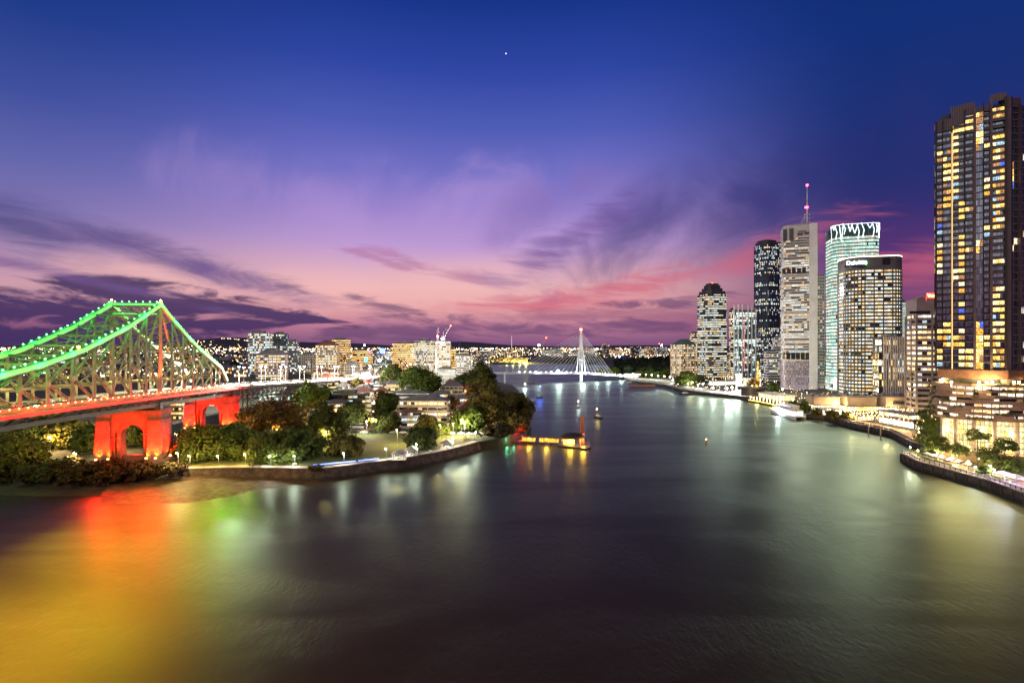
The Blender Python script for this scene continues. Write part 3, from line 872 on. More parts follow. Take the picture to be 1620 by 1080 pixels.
def pier_mat():
    m = bpy.data.materials.new("pier_concrete"); m.use_nodes = True
    nt = m.node_tree; bs = nt.nodes["Principled BSDF"]
    tc = nn(nt, "ShaderNodeTexCoord"); P = tc.outputs["Object"]
    s = nn(nt, "ShaderNodeSeparateXYZ", {0: P})
    jz = mth(nt, "FRACT", mth(nt, "MULTIPLY", s.outputs[2], 0.62))
    joint = mth(nt, "LESS_THAN", jz, 0.09)
    n1 = nn(nt, "ShaderNodeTexNoise", {"Vector": P, "Scale": 0.35, "Detail": 6.0}).outputs[0]
    mp = nn(nt, "ShaderNodeMapping", {0: P, 3: (1.2, 1.2, 0.12)})
    n2 = nn(nt, "ShaderNodeTexNoise", {"Vector": mp.outputs[0], "Scale": 1.0, "Detail": 4.0}).outputs[0]
    c = mixc(nt, smooth(nt, n1, .3, .7), (0.12, 0.10, 0.09), (0.185, 0.16, 0.14))
    c = mixc(nt, smooth(nt, n2, .52, .70, 0, .6), c, (0.11, 0.09, 0.08))
    c = mixc(nt, mth(nt, "MULTIPLY", joint, .65), c, (0.07, 0.06, 0.055))
    nt.links.new(c, bs.inputs["Base Color"]); bs.inputs["Roughness"].default_value = .85
    bp = nn(nt, "ShaderNodeBump", {"Height": mth(nt, "SUBTRACT", n1, joint), "Strength": .5, "Distance": .15})
    nt.links.new(bp.outputs[0], bs.inputs["Normal"])
    return m
M_pier = pier_mat()
def pier(s0, z0, z1, wide=28.0, thick=8.5):
    """Portal pier: two tapering legs, a round arch between them, a cornice and recessed panels."""
    mb = MB()
    uc = WID / 2
    def Q(u, w, z): return B(s0 + w, uc + u, z)
    ht = z1 - z0
    aw, spring, apex = 4.6, z0 + ht * .52, z0 + ht * .52 + 4.6
    taper = lambda z: 1.3 * (1 - (z - z0) / ht)
    # legs, outer pilasters set proud of the arch wall
    for sg in (-1, 1):
        for (u0, u1, th, zt) in ((7.6, wide / 2 - 1.2, thick / 2, z1 - 1.6),):
            P = []
            for z in (z0 - 4, zt):
                tp = taper(max(z, z0))
                a, b = (u0 - tp * .3, u1 + tp)
                w = th + tp * .6
                pts = [(sg * a, -w), (sg * b, -w), (sg * b, w), (sg * a, w)]
                if sg < 0: pts = pts[::-1]
                P += [Q(u, ww, z) for u, ww in pts]
            n = 4
            P2 = P[:4][::-1] + P[4:][::-1]
            mb.hexa(P2)
        # plinth and band
        for (za, zb, g) in ((z0 - 4, z0 + 2.2, 2.3), (z1 - 5.2, z1 - 4.3, .45)):
            tp = taper(max(z0, za)) * .9
            a, b, w = 7.6 - g * .4, wide / 2 - 1.2 + g * .55 + tp * .5, thick / 2 + g * .45 + tp * .3
            pts = [(sg * a, -w), (sg * b, -w), (sg * b, w), (sg * a, w)]
            if sg < 0: pts = pts[::-1]
            mb.hexa([Q(u, ww, za) for u, ww in pts[::-1]] + [Q(u, ww, zb) for u, ww in pts[::-1]])
        # inner jambs: bounding the arch recess
        pts = [(sg * aw, -thick / 2 + 2.2), (sg * 7.7, -thick / 2 + 2.2), (sg * 7.7, thick / 2 - 2.2), (sg * aw, thick / 2 - 2.2)]
        if sg < 0: pts = pts[::-1]
        mb.hexa([Q(u, ww, z0 - 4) for u, ww in pts[::-1]] + [Q(u, ww, spring) for u, ww in pts[::-1]])
    # arch wall between the legs, two steps of recess
    for (r, w, zt, u_out) in ((aw, thick / 2 - 2.2, z1 - 1.6, 7.7), (aw + 1.7, thick / 2 - 0.9, z1 - 1.61, 7.69)):
        n = 16
        for k in range(n):
            t0, t1 = math.pi * k / n, math.pi * (k + 1) / n
            ua, ub = r * math.cos(t0), r * math.cos(t1)
            za, zb = spring + r * math.sin(t0), spring + r * math.sin(t1)
            mb.face([Q(ua, -w, za), Q(ua, -w, zt), Q(ub, -w, zt), Q(ub, -w, zb)])
            mb.face([Q(ub, w, zb), Q(ub, w, zt), Q(ua, w, zt), Q(ua, w, za)])
            mb.face([Q(ua, w, za), Q(ua, -w, za), Q(ub, -w, zb), Q(ub, w, zb)])
        for sg in (-1, 1):
            a, b = sorted((sg * r, sg * u_out))
            mb.face([Q(a, -w, spring), Q(b, -w, spring), Q(b, -w, zt), Q(a, -w, zt)][::-1]); mb.face([Q(a, w, spring), Q(b, w, spring), Q(b, w, zt), Q(a, w, zt)])
            if r > aw:
                mb.face([Q(sg * r, -w, z0 - 4), Q(sg * r, w, z0 - 4), Q(sg * r, w, spring), Q(sg * r, -w, spring)])
    # cornice slab
    a, w = wide / 2 - .4, thick / 2 + .5
    mb.hexa([Q(u, ww, z1 - 1.55) for u, ww in ((-a, -w), (-a, w), (a, w), (a, -w))] + [Q(u, ww, z1) for u, ww in ((-a, -w), (-a, w), (a, w), (a, -w))])
    # low wall between the legs
    mb.hexa([Q(u, ww, z0 - 4) for u, ww in ((-aw - .1, -1), (-aw - .1, 1), (aw + .1, 1), (aw + .1, -1))] + [Q(u, ww, z0 + 3) for u, ww in ((-aw - .1, -1), (-aw - .1, 1), (aw + .1, 1), (aw + .1, -1))])
    o = mb.build("pier", M_pier, bridge)
    bearing = MB()
    for u in (-WID / 2, WID / 2):
        bearing.hexa([Q(u + a_, b_, z1) for a_, b_ in ((-1.2, -1.2), (-1.2, 1.2), (1.2, 1.2), (1.2, -1.2))] + [Q(u + a_, b_, bz(s0) - 3.2) for a_, b_ in ((-.9, -.9), (-.9, .9), (.9, .9), (.9, -.9))])
    bearing.build("bearing", M_steel_d, o)
    fl = MB()
    k_ = ht / 22.0
    spots = [(-wide / 2 + 2.2, -thick / 2 - 2.2), (-7.2, -thick / 2 - 2.0), (8.0, -thick / 2 - 2.0), (wide / 2 - 2.2, -thick / 2 - 2.2), (wide / 2 + 1.4, -1.5)]
    spots = [(-u, w) for u, w in spots]
    for u, w in spots:
        fl.box(Q(u, w, z0 + 2.5), (.7, .5, .5))
        lamp("pier hot spot", Q(u * .985, w + .7 if w < -3 else w, z0 + 2.9), 4200, (1, .15, .01), .2, 110, Q(u * .97, -thick / 2 + .4 if abs(u) < wide / 2 else w * .6, z0 + 7), .9)
        lamp("pier flood", Q(u, w, z0 + 2.9), 150000 * k_, (1, .006, .001), .3, 95, Q(u * .97, -thick / 2 + .4 if abs(u) < wide / 2 else w * .6, z0 + 15), .9)
    fl.build("floodlight", glow("flood_red", (1, .25, .06), 20), o)
    lamp("pier wash", Q(0, -thick / 2 - 20, z0 + 5), 22000 * k_, (1, .004, .001), 1.5, 75, Q(0, 0, z0 + 14), .8)
    lamp("pier wash side", Q(-wide / 2 - 14, 0, z0 + 4), 30000 * k_, (1, .004, .001), 1.0, 75, Q(-wide / 2, 0, z0 + 12), .8)
    if s0 < 10:
        for u in (-9, 9): lamp("pier added river tint", Q(u, -thick / 2 - 3, z0 + 15), 60000, (1, .02, .006), 1.5, 46, (-132 - u * .6, 172, 0), .9)  # added red spots standing in for the pier's reflection on the water
    lamp("arch light", Q(0, 0, z0 + 5), 2600, (1, .05, .02), .5)
    return o
pier(-1.0, 6.0, 29.0)
pier(76.0, 7.5, 27.5, 28.5)

# approach viaduct on a lattice girder
VP = [(-178.3, 306.5), (-173, 345), (-166.5, 385), (-160, 430), (-152, 483), (-141, 550), (-122, 660), (-118, 700)]
VZ = [32.4, 31.2, 29.8, 28.0, 26.0, 24.2, 22.0, 21.4]
via = thing("approach_viaduct", "bridge approach road on a dark lattice girder lit white from above", "viaduct", (-166, 385, 5))
def vpt(f, t, dz):
    k = min(len(VP) - 2, int(f)); u = f - k
    a, b = VP[k], VP[k + 1]
    dx, dy = b[0] - a[0], b[1] - a[1]; L = math.hypot(dx, dy)
    return (a[0] + dx * u + dy / L * t, a[1] + dy * u - dx / L * t, VZ[k] + (VZ[k + 1] - VZ[k]) * u + dz)
mb = MB(); krs = {-9.7: MB(), 9.7: MB()}; fns = {-9.7: MB(), 9.7: MB()}
fs = np.linspace(0, 7, 43)
for a, b in zip(fs[:-1], fs[1:]):
    b = min(b, 6.999)
    mb.hexa([vpt(a, -10, -1.0), vpt(a, 10, -1.0), vpt(b, 10, -1.0), vpt(b, -10, -1.0), vpt(a, -10, 0), vpt(a, 10, 0), vpt(b, 10, 0), vpt(b, -10, 0)])
    for t in (-9.7, 9.7):
        kr, fn = krs[t], fns[t]
        kr.bar(vpt(a, t, .25), vpt(b, t, .25), .3, .5)
        fn.bar(vpt(a, t, 1.7), vpt(b, t, 1.7), .08); fn.bar(vpt(a, t, 1.1), vpt(b, t, 1.1), .06)
        for q in np.linspace(a, b, 4)[:-1]: fn.bar(vpt(q, t, .4), vpt(q, t, 1.75), .07)
mb.build("deck", mat("road_concrete", (0.30, 0.29, 0.27), .8, scale=.3), via)
for t in (-9.7, 9.7): krs[t].build("kerb", M_path, via); fns[t].build("railing", M_metal, via)
for t in (-7.0, 7.0):
    lg = MB()
    n = 30
    for k in range(n):
        f0, f1 = 3.95 * k / n, 3.95 * (k + 1) / n
        d0, d1 = 8.5 - 1.3 * f0, 8.5 - 1.3 * f1
        lg.bar(vpt(f0, t, -1.4), vpt(f1, t, -1.4), .5, .7); lg.bar(vpt(f0, t, -d0), vpt(f1, t, -d1), .6, .7)
        lg.bar(vpt(f0, t, -1.2), vpt(f0, t, -d0), .35)
        lg.bar(vpt(f0, t, -1.2), vpt(f1, t, -d1), .3); lg.bar(vpt(f0, t, -d0), vpt(f1, t, -1.2), .3)
    lg.build("lattice_girder", M_steel_d, via)
for f in (1.0, 2.1, 3.1):
    tw = MB(); z0 = -30
    for t in (-7, 7):
        for e in (-.06, .06):
            p, q = vpt(f + e, t, -7), vpt(f + e, t * 1.25, 0); tw.bar(p, (q[0], q[1], 3), .6)
        p, q = vpt(f - .06, t, -8), vpt(f + .06, t, -16); tw.bar(p, q, .3)
    for z in (-9, -15):
        tw.bar(vpt(f, -7.5, z), vpt(f, 7.5, z), .5); 
    tw.bar(vpt(f, -7.5, -9), vpt(f, 7.5, -15), .3); tw.bar(vpt(f, 7.5, -9), vpt(f, -7.5, -15), .3)
    tw.build("trestle", M_steel_d, via)
ab = MB()
fs2 = np.linspace(3.95, 6.99, 12)
for a, b in zip(fs2[:-1], fs2[1:]):
    P0 = [vpt(a, -9.2, 0), vpt(a, 9.2, 0), vpt(b, 9.2, 0), vpt(b, -9.2, 0)]
    ab.hexa([(p[0], p[1], 4) for p in P0] + [(p[0], p[1], p[2] - 1.05) for p in P0])
ab.build("abutment", M_offw, via)
cpole, chead = None, None
k = 0
E_vialamp = glow("viaduct_lamp_glow", (.80, .92, 1.0), 55)
for f in np.linspace(.35, 6.6, 12):
    for t in (-9.6, 9.6):
        p = vpt(float(f), t, 0)
        if cpole is None:
            cpole = thing("street_lamp", "tall slim grey lamp post with cool white head along the bridge approach", "street lamp", p, "lamp posts along the bridge approach")
            m1 = MB(); m1.tube(p, (p[0], p[1], p[2] + 12), .16, .10, 6); m1.build("pole", mat("pale_pole", (.28, .29, .31), .4), cpole)
            m1 = MB(); m1.box((p[0], p[1], p[2] + 12.1), (1.1, .6, .25)); m1.build("lamp_head", E_vialamp, cpole)
        else: dup(cpole, p)
    p = vpt(float(f), 0, 10.5); lamp("approach light", p, 110000, (1.0, .90, .74), .8)

# ================================================================== trees
def leaf_mat(name, a, b, c):
    m = bpy.data.materials.new(name); m.use_nodes = True
    nt = m.node_tree; bs = nt.nodes["Principled BSDF"]
    tc = nn(nt, "ShaderNodeTexCoord")
    n1 = nn(nt, "ShaderNodeTexNoise", {"Vector": tc.outputs["Object"], "Scale": 0.35, "Detail": 4.0}).outputs[0]
    n2 = nn(nt, "ShaderNodeTexWhiteNoise", {"Vector": tc.outputs["UV"]}, noise_dimensions="2D").outputs["Value"]
    col = mixc(nt, smooth(nt, n1, .35, .65), a, b)
    col = mixc(nt, mth(nt, "MULTIPLY", n2, .6), col, c)
    nt.links.new(col, bs.inputs["Base Color"]); bs.inputs["Roughness"].default_value = 0.7
    bs.inputs["Specular IOR Level"].default_value = 0.2
    return m
L_fig = leaf_mat("fig_leaves", (0.050, 0.085, 0.014), (0.085, 0.125, 0.020), (0.12, 0.15, 0.03))
L_dark = leaf_mat("dark_leaves", (0.036, 0.055, 0.013), (0.065, 0.085, 0.018), (0.085, 0.095, 0.022))
L_olive = leaf_mat("olive_leaves", (0.085, 0.080, 0.016), (0.125, 0.115, 0.022), (0.15, 0.12, 0.03))
L_bronze = leaf_mat("bronze_leaves", (0.11, 0.06, 0.012), (0.15, 0.085, 0.016), (0.10, 0.075, 0.02))
L_bright = leaf_mat("bright_leaves", (0.06, 0.11, 0.015), (0.09, 0.14, 0.02), (0.12, 0.15, 0.03))
L_brown = leaf_mat("mangrove_leaves", (0.045, 0.038, 0.016), (0.07, 0.058, 0.022), (0.085, 0.07, 0.028))
NPR = np.random.default_rng(5)

def crown_mesh(R, clumps, per, leaf, low=-0.35, hollow=0.45, gap=0.30, mat_=None):
    """Leaf clumps spread through an ellipsoid; low: how far below its middle the crown reaches."""
    C = []
    while len(C) < clumps:
        d = NPR.normal(size=3); d /= np.linalg.norm(d)
        if d[2] < low: continue
        C.append(d * (hollow + (1 - hollow) * NPR.random() ** 0.6) * np.array((1, 1, 1)) * (0.86 + .2 * NPR.random()))
    C = np.array(C) * np.array(R)
    cr = gap * (R[0] * R[1] * R[2]) ** (1 / 3)
    P = []
    for c in C:
        d = NPR.normal(size=(per, 3)); d /= np.linalg.norm(d, axis=1)[:, None]
        r = cr * (0.55 + .6 * NPR.random()) * NPR.random((per, 1)) ** 0.42
        P.append(c + d * r * np.array((1.15, 1.15, .75)))
    P = np.concatenate(P)
    n = len(P)
    nrm = P / np.array(R) + NPR.normal(size=(n, 3)) * .75 + np.array((0, 0, .35))
    nrm /= np.linalg.norm(nrm, axis=1)[:, None]
    a = np.cross(nrm, NPR.normal(size=(n, 3))); a /= np.linalg.norm(a, axis=1)[:, None]
    b = np.cross(nrm, a)
    s = leaf * (0.55 + .8 * NPR.random((n, 1)))
    V = np.stack([P - a * s - b * s * .6, P + a * s * .2 - b * s * .9, P + a * s + b * s * .5, P - a * s * .3 + b * s], axis=1).reshape(-1, 3)
    me = bpy.data.meshes.new("crown")
    me.vertices.add(4 * n); me.loops.add(4 * n); me.polygons.add(n)
    me.vertices.foreach_set("co", V.ravel())
    me.loops.foreach_set("vertex_index", np.arange(4 * n, dtype=np.int32))
    me.polygons.foreach_set("loop_start", np.arange(0, 4 * n, 4, dtype=np.int32))
    uv = me.uv_layers.new(name="UVMap")
    u = np.repeat(NPR.random((n, 2)), 4, axis=0) * 50
    uv.data.foreach_set("uv", u.astype(np.float32).ravel())
    me.materials.append(mat_)
    me.update(); me.validate()
    return me

def trunk_mb(h, r, rx, rz, top):
    mb = MB()
    x = y = 0.0; pz = -1.0
    P = (0, 0, -1.0)
    n = 3
    for k in range(n):
        q = (P[0] + RND.uniform(-.1, .1) * rx * .3, P[1] + RND.uniform(-.1, .1) * rx * .3, -1 + (h + 1) * (k + 1) / n)
        mb.tube(P, q, r * (1.25 - .2 * k), r * (1.25 - .2 * (k + 1)), 7); P = q
    for k in range(6):
        a = 2 * math.pi * (k + RND.random() * .6) / 6
        e = (P[0] + math.cos(a) * rx * .45, P[1] + math.sin(a) * rx * .45, P[2] + (top - h) * RND.uniform(.35, .6))
        f = (e[0] + math.cos(a + .4) * rx * .28, e[1] + math.sin(a + .4) * rx * .28, e[2] + (top - h) * .2)
        mb.tube((P[0], P[1], P[2] - .3), e, r * .5, r * .25, 6); mb.tube(e, f, r * .25, r * .1, 5)
    return mb

def tree(label, px0, px1, ytop, ybot, Y, leafm, group=None, name="tree", dens=1.0, leaf=None, low=-0.35, clear=None, cat="tree", gap=.30, depth=1.0):
    x = AX((px0 + px1) / 2, Y); rx = (px1 - px0) / 2 / F * Y * .95
    zt, zb = AZ(ytop, Y), AZ(ybot, Y)
    g = H(x, Y)
    zb = max(zb, g + .2)
    hz = max(1.0, (zt - zb)); rz = hz / (1 - max(low, -1)) if low > -1 else hz / 2
    zc = zt - rz
    t = thing(name, label, cat, (x, Y, g), group)
    leaf = leaf or max(.30, min(.62, .0020 * Y))
    vol = (rx * rx * depth * rz) ** (1 / 3)
    clumps = int(26 + 7 * vol * dens); per = int(60 * dens * max(.6, min(2.2, vol / 6)))
    tb = trunk_mb(max(.8, (zb - g) + hz * .18), max(.15, rx * .055), rx, rz, zt - g)
    tb.v = [(p[0] + x, p[1] + Y, p[2] + g) for p in tb.v]
    tb.build("trunk", M_trunk, t)
    me = crown_mesh((rx, rx * depth, rz), clumps, per, leaf, low=low, mat_=leafm, gap=gap)
    o = bpy.data.objects.new("crown", me); COL.objects.link(o); o.parent = t
    o.location = (0, 0, zc - g)
    return t

T = tree
T("broad dark green fig tree with light underneath beside the red pier", 283, 412, 671, 742, 243, L_fig, dens=1.3, low=-.5)
T("very wide dark green fig tree overhanging the lit riverside path", 392, 512, 680, 748, 240, L_fig, dens=1.3, low=-.5)
T("bronze lit spreading tree with airy crown below the approach viaduct", 376, 502, 632, 692, 285, L_bronze, dens=.95, low=-.25, gap=.26)
T("dark tree between the bronze tree and the park", 486, 548, 640, 696, 272, L_dark, low=-.5)
T("round bushy brown green tree standing alone at the park corner", 516, 576, 689, 736, 243, L_olive, dens=1.1, low=-.6)
T("tall bright green tree growing against the viaduct girder", 466, 522, 604, 652, 330, L_bright, low=-.5)
T("green tree beside the viaduct abutment", 510, 546, 612, 645, 372, L_fig, low=-.4)
T("dark green tree in front of the dark apartment block", 530, 584, 637, 668, 312, L_dark, low=-.3)
T("round dense dark bush tree on the lawn between the picnic shelters", 639, 692, 676, 712, 262, L_dark, dens=1.2, low=-.7)
T("huge round green tree crown among the houses under the tall flats", 624, 698, 581, 620, 430, L_bright, dens=1.2, low=-.2)
T("dark tree at the end of the bridge approach road", 604, 640, 576, 604, 520, L_dark, low=-.4)
T("tall dark trees' nearest crown behind the point, beside the water", 733, 785, 573, 628, 440, L_dark, low=-.6)
T("dark tree standing at the left of the cable bridge end", 716, 748, 590, 622, 480, L_dark, low=-.5)
T("biggest olive green tree on the point above the ferry terminal", 742, 806, 608, 692, 330, L_olive, dens=1.35, low=-.75)
T("tall olive tree at the outer edge of the point", 780, 842, 620, 684, 352, L_olive, dens=1.2, low=-.7)
T("pale green tree lit from below beside the point's street", 716, 768, 640, 688, 315, L_bright, low=-.6)
T("low brown mangrove at the water's edge next to the ferry jetty", 764, 812, 668, 712, 297, L_brown, low=-.7)
T("mangrove lit by red lamps beside the ferry jetty", 798, 838, 655, 692, 318, L_olive, low=-.7)
T("orange lit tree in front of the dark sloped roof", 689, 728, 627, 664, 352, L_bronze, low=-.5)
T("orange lit tree around a bright street lamp", 738, 766, 607, 640, 385, L_bronze, low=-.5)
T("bushy green tree beside the dark apartment block's stair tower", 592, 636, 618, 652, 345, L_dark, low=-.4)
T("dark green tree in front of the cream flats' west end", 588, 634, 652, 684, 312, L_dark, low=-.5)
T("small orange brown tree in front of the cream flats", 656, 692, 655, 680, 306, L_olive, low=-.4)
T("low wide green tree at the park edge by the parked cars", 672, 716, 668, 688, 302, L_fig, low=-.4)
T("pale tree beside the white lit house", 555, 578, 598, 620, 455, L_olive, low=-.3)
T("low green shrub growing on the sea wall", 488, 514, 737, 760, 219, L_olive, name="shrub", cat="shrub", low=-.6)
# around the pier and under the bridge
T("yellow green tree lit from above in front of the first pier's far side", 66, 152, 664, 722, 262, L_olive, dens=1.1, low=-.5)
T("dark bare looking tree under the bridge deck", 52, 104, 652, 694, 290, L_dark, low=-.4)
T("olive tree at the photo's far left below the bridge", -34, 70, 686, 758, 222, L_olive, dens=1.1, low=-.6)
T("grey green tree behind the far left tree", -20, 64, 676, 712, 246, L_dark, low=-.4)
T("red lit dark tree beside the first pier's base", 112, 166, 676, 732, 248, L_dark, low=-.6)
T("dark tree seen through the first pier's arch", 188, 236, 660, 712, 262, L_dark, low=-.5)
mang = [(-14, 50, 724, 768, 214), (34, 84, 730, 775, 209), (66, 118, 728, 779, 208), (100, 146, 734, 782, 206), (128, 176, 729, 781, 208), (158, 202, 735, 778, 208), (186, 232, 732, 776, 210), (214, 258, 735, 771, 212), (240, 290, 733, 764, 214), (10, 60, 716, 752, 220), (84, 132, 722, 760, 219), (146, 190, 726, 752, 220), (206, 246, 728, 752, 221)]
for a in mang:
    T("one of the dark brown mangroves packed along the shore below the red pier", *a, L_brown, group="mangroves along the shore below the first pier", name="mangrove", cat="mangrove", low=-.9, dens=.8)

# ================================================================== buildings
def facade_parts(root, poly, z0, z1, n, wall, win, uw=2.0, band=.55, depth=.28, piers=0.0, pier_w=.5, slab_out=0.0, topband=0.0, skip=(), base=0.0, win_of=None, wall_name="wall"):
    """Storeys: spandrels and piers in one wall mesh, one recessed window band a storey."""
    zt, zb = z1 - topband, z0 + base
    fh = (zt - zb) / n
    w = MB()
    core = inset(poly, depth + .12)
    w.prism(core, z0, z1 - .05)
    sp = fh * (1 - band)
    outp = inset(poly, -slab_out) if slab_out else poly
    if base: w.prism(poly, z0, zb, bottom=True)
    for k in range(n):
        za = zb + k * fh
        w.prism(outp if not slab_out else poly, za + .004, za + sp, bottom=True)
        if slab_out: w.prism(outp, za + sp * .1, za + sp * .45, bottom=True)
    w.prism(poly, zt + .006, z1, bottom=True)
    if piers:
        m = len(poly)
        for k in range(m):
            a, b = poly[k], poly[(k + 1) % m]
            L = math.hypot(b[0] - a[0], b[1] - a[1])
            q = max(1, round(L / piers))
            ang = math.atan2(b[1] - a[1], b[0] - a[0])
            for c in range(q + 1):
                t = c / q
                w.box((a[0] + (b[0] - a[0]) * t, a[1] + (b[1] - a[1]) * t, (zb + zt) / 2), (pier_w, .5, zt - zb + .02), ang)
    wo = w.build(wall_name, wall, root)
    ring = inset(poly, depth)
    sd = RND.randint(0, 9000)
    for k in range(n):
        if k in skip: continue
        za = zb + k * fh
        b_ = MB()
        b_.ring(ring, za + sp - .02, za + fh + .02, uw, sd + k, sd + k + .98, u0=sd * 3 + RND.randint(0, 500))
        b_.build("window_band", (win_of or {}).get(k, win), root)
    return wo

def roof_part(root, poly, z1, kind, m):
    r = MB()
    xs = [p[0] for p in poly]; ys = [p[1] for p in poly]
    cx, cy = sum(xs) / len(xs), sum(ys) / len(ys)
    w, d = max(xs) - min(xs), max(ys) - min(ys)
    if kind == "hip":
        e = inset(poly, -.6); n = len(e); h = min(w, d) * .28
        rd = [(cx + (p[0] - cx) * .35, cy + (p[1] - cy) * .1) for p in e]
        for k in range(n):
            a, b, c, d_ = e[k], e[(k + 1) % n], rd[(k + 1) % n], rd[k]
            r.face([(a[0], a[1], z1), (b[0], b[1], z1), (c[0], c[1], z1 + h), (d_[0], d_[1], z1 + h)])
        r.face([(p[0], p[1], z1 + h) for p in rd]); r.face([(p[0], p[1], z1) for p in e][::-1])
    else:
        r.prism(inset(poly, .5), z1 - .02, z1 + .5)
        r.prism([(cx + (p[0] - cx) * .45, cy + (p[1] - cy) * .5) for p in poly], z1 + .48, z1 + 3.0)
        r.box((cx - w * .3, cy, z1 + 1.2), (w * .1, d * .2, 1.6))
    return r.build("roof", m, root)

def building(label, px0, px1, ytop, Y, fh=3.1, wall=None, win=None, rot=0.0, ratio=.7, uw=1.8, band=.5, roof="flat", name="apartment_building", cat="apartment block", group=None, zb=None, piers=0.0, slab_out=0.0, ch=0.0, rn=0, topband=.8, roofm=None, plan=None, n=None, win_of=None, skip=()):
    poly = fit(plan or rect(1, ratio, math.radians(rot), ch, rn), px0, px1, Y)
    cx = sum(p[0] for p in poly) / len(poly); cy = sum(p[1] for p in poly) / len(poly)
    g = min(H(*p) for p in poly) if zb is None else zb
    z0, z1 = g - .5, AZ(ytop, Y)
    if z1 - z0 < 3: z1 = z0 + 3.5
    n = n or max(1, round((z1 - z0 - topband) / fh))
    t = thing(name, label, cat, (cx, cy, z0), group)
    facade_parts(t, poly, z0, z1, n, wall or M_offw, win or W_res, uw, band, piers=piers, slab_out=slab_out, topband=topband, win_of=win_of, skip=skip)
    if roof: roof_part(t, poly, z1, roof, roofm or M_roofm)
    return t, poly, z1
Bd = building
# tall flats behind the approach viaduct
Bd("white balconied apartment tower with stepped roof behind the viaduct's start", 392, 431, 527, 640, wall=M_offw, win=W_resw, rot=12, slab_out=1.0, band=.55)
Bd("dark blue glass apartment tower with stepped roof beside the white balconied tower", 428, 457, 528, 660, wall=M_dark, win=W_dark, rot=-8, band=.65)
Bd("slim grey apartment tower stepping down from the dark blue tower", 452, 474, 540, 670, wall=M_grey, win=W_resw, rot=5, slab_out=.8)
Bd("beige apartment block with dark hip roof and yellow lit windows above the viaduct", 405, 456, 561, 560, wall=M_mauve, win=W_warm_lit, rot=14, roof="hip", roofm=M_roofm, piers=4.5)
Bd("low pale flats with square windows between the viaduct and the gabled tower", 474, 498, 560, 690, wall=M_offw, win=W_few, piers=2.6)
Bd("cream gabled apartment tower with red tiled roof and warm windows", 499, 537, 546, 660, wall=M_beige, win=W_warm_lit, rot=10, roof="hip", roofm=M_tile, piers=4, slab_out=.6)
Bd("dark apartment tower with golden lights along its roof edge", 524, 555, 537, 720, wall=M_brown, win=W_gold, rot=-6, band=.42)
Bd("low beige block just behind the end of the viaduct", 541, 574, 576, 610, wall=M_beige, win=W_few, piers=3)
Bd("golden lit block behind the low beige block", 556, 590, 554, 860, wall=M_brown, win=W_gold)
Bd("grey block carrying a round blue sign light", 594, 624, 556, 900, wall=M_grey, win=W_resw, rot=9)
Bd("wide brown block with many golden windows", 620, 664, 543, 820, wall=M_brown, win=W_gold, rot=4, ratio=.4)
Bd("grey green block left of the white tower under cranes", 655, 691, 539, 760, wall=M_grey, win=W_warm_lit, rot=-5)
Bd("white construction tower topped by cranes with red lights", 689, 713, 540, 640, wall=M_white, win=W_warm_lit, rot=18, slab_out=.8, topband=3)
Bd("slim orange tinted slab block beside the construction tower", 711, 721, 552, 660, wall=mat("orange_cladding", (.42, .16, .05), .6), win=W_gold)
Bd("white glowing low block at the foot of the construction tower", 690, 722, 584, 560, wall=M_white, win=W_officeb, band=.5)
Bd("pale flats with bright ground floor right of the construction tower", 719, 748, 563, 720, wall=M_offw, win=W_resw)
Bd("grey white flats behind the waterside trees", 736, 770, 572, 900, wall=M_offw, win=W_res)
# houses and flats on the point
Bd("white lit low building below the round white glowing light", 566, 604, 606, 475, wall=M_white, win=W_officeb, band=.45, name="shop_building", cat="shop")
Bd("dark two storey house left of the orange lit house", 586, 612, 610, 440, wall=M_dark, win=W_resw, roof="hip", name="house", cat="house")
Bd("small white house with square windows beside the white lit building", 591, 606, 609, 428, wall=M_white, win=W_few, name="house", cat="house")
Bd("orange lit flats below the huge round tree", 610, 640, 607, 420, wall=M_beige, win=W_gold, roof="hip", roofm=M_roofm, slab_out=.8)
Bd("flats with black and white stripes below the huge round tree", 638, 660, 609, 415, wall=M_white, win=W_few, piers=2.2)
Bd("long low white flats with terraces behind the cream flats", 617, 682, 622, 382, wall=M_offw, win=W_few, ratio=.3, roof="hip", slab_out=.8)
Bd("four storey cream flats with yellow lit windows and balconies facing the park", 631, 712, 634, 322, wall=M_beige, win=W_warm_lit, ratio=.35, roof="hip", roofm=M_roofm, slab_out=.9, uw=2.4, piers=6.0, rot=-3)
Bd("beige block with grey blue roof beside the orange lamp", 698, 736, 611, 420, wall=M_beige, win=W_few, roof="hip", roofm=M_roofm, rot=-5, piers=3.5)
Bd("dark boxy apartment block with white lit floors beside the cream flats", 513, 585, 624, 335, wall=M_dark, win=W_resw, ratio=.5, slab_out=1.2, rot=2, uw=3.0)
Bd("white zigzag stair tower beside the dark boxy block", 578, 588, 627, 328, wall=M_white, win=W_few, roof=None, band=.35, name="stair_tower", cat="tower")
Bd("pale green curved building with big windows beneath the viaduct", 407, 470, 620, 400, wall=mat("pale_green_render", (.42, .48, .42), .6), win=W_teal, ch=.2, rn=5, ratio=.6, band=.6, uw=3)
Bd("orange lit house under the viaduct's abutment", 518, 550, 604, 440, wall=M_brown, win=W_gold, name="house", cat="house", roof="hip")
Bd("white house with a bright blue lit awning", 558, 582, 616, 405, wall=M_white, win=W_resw, name="house", cat="house")
Bd("white low clubhouse with glowing sign beside the parked cars", 606, 626, 666, 318, wall=M_grey, win=W_officeb, name="shop_building", cat="shop", band=.4)
Bd("cream garage row behind the parked cars", 538, 582, 669, 317, wall=M_offw, win=W_few, name="garage", cat="garage", band=.35)
Bd("white balconied flats seen through the second pier's arch", 318, 352, 628, 380, wall=M_white, win=W_resw, slab_out=1.0, roof="flat")
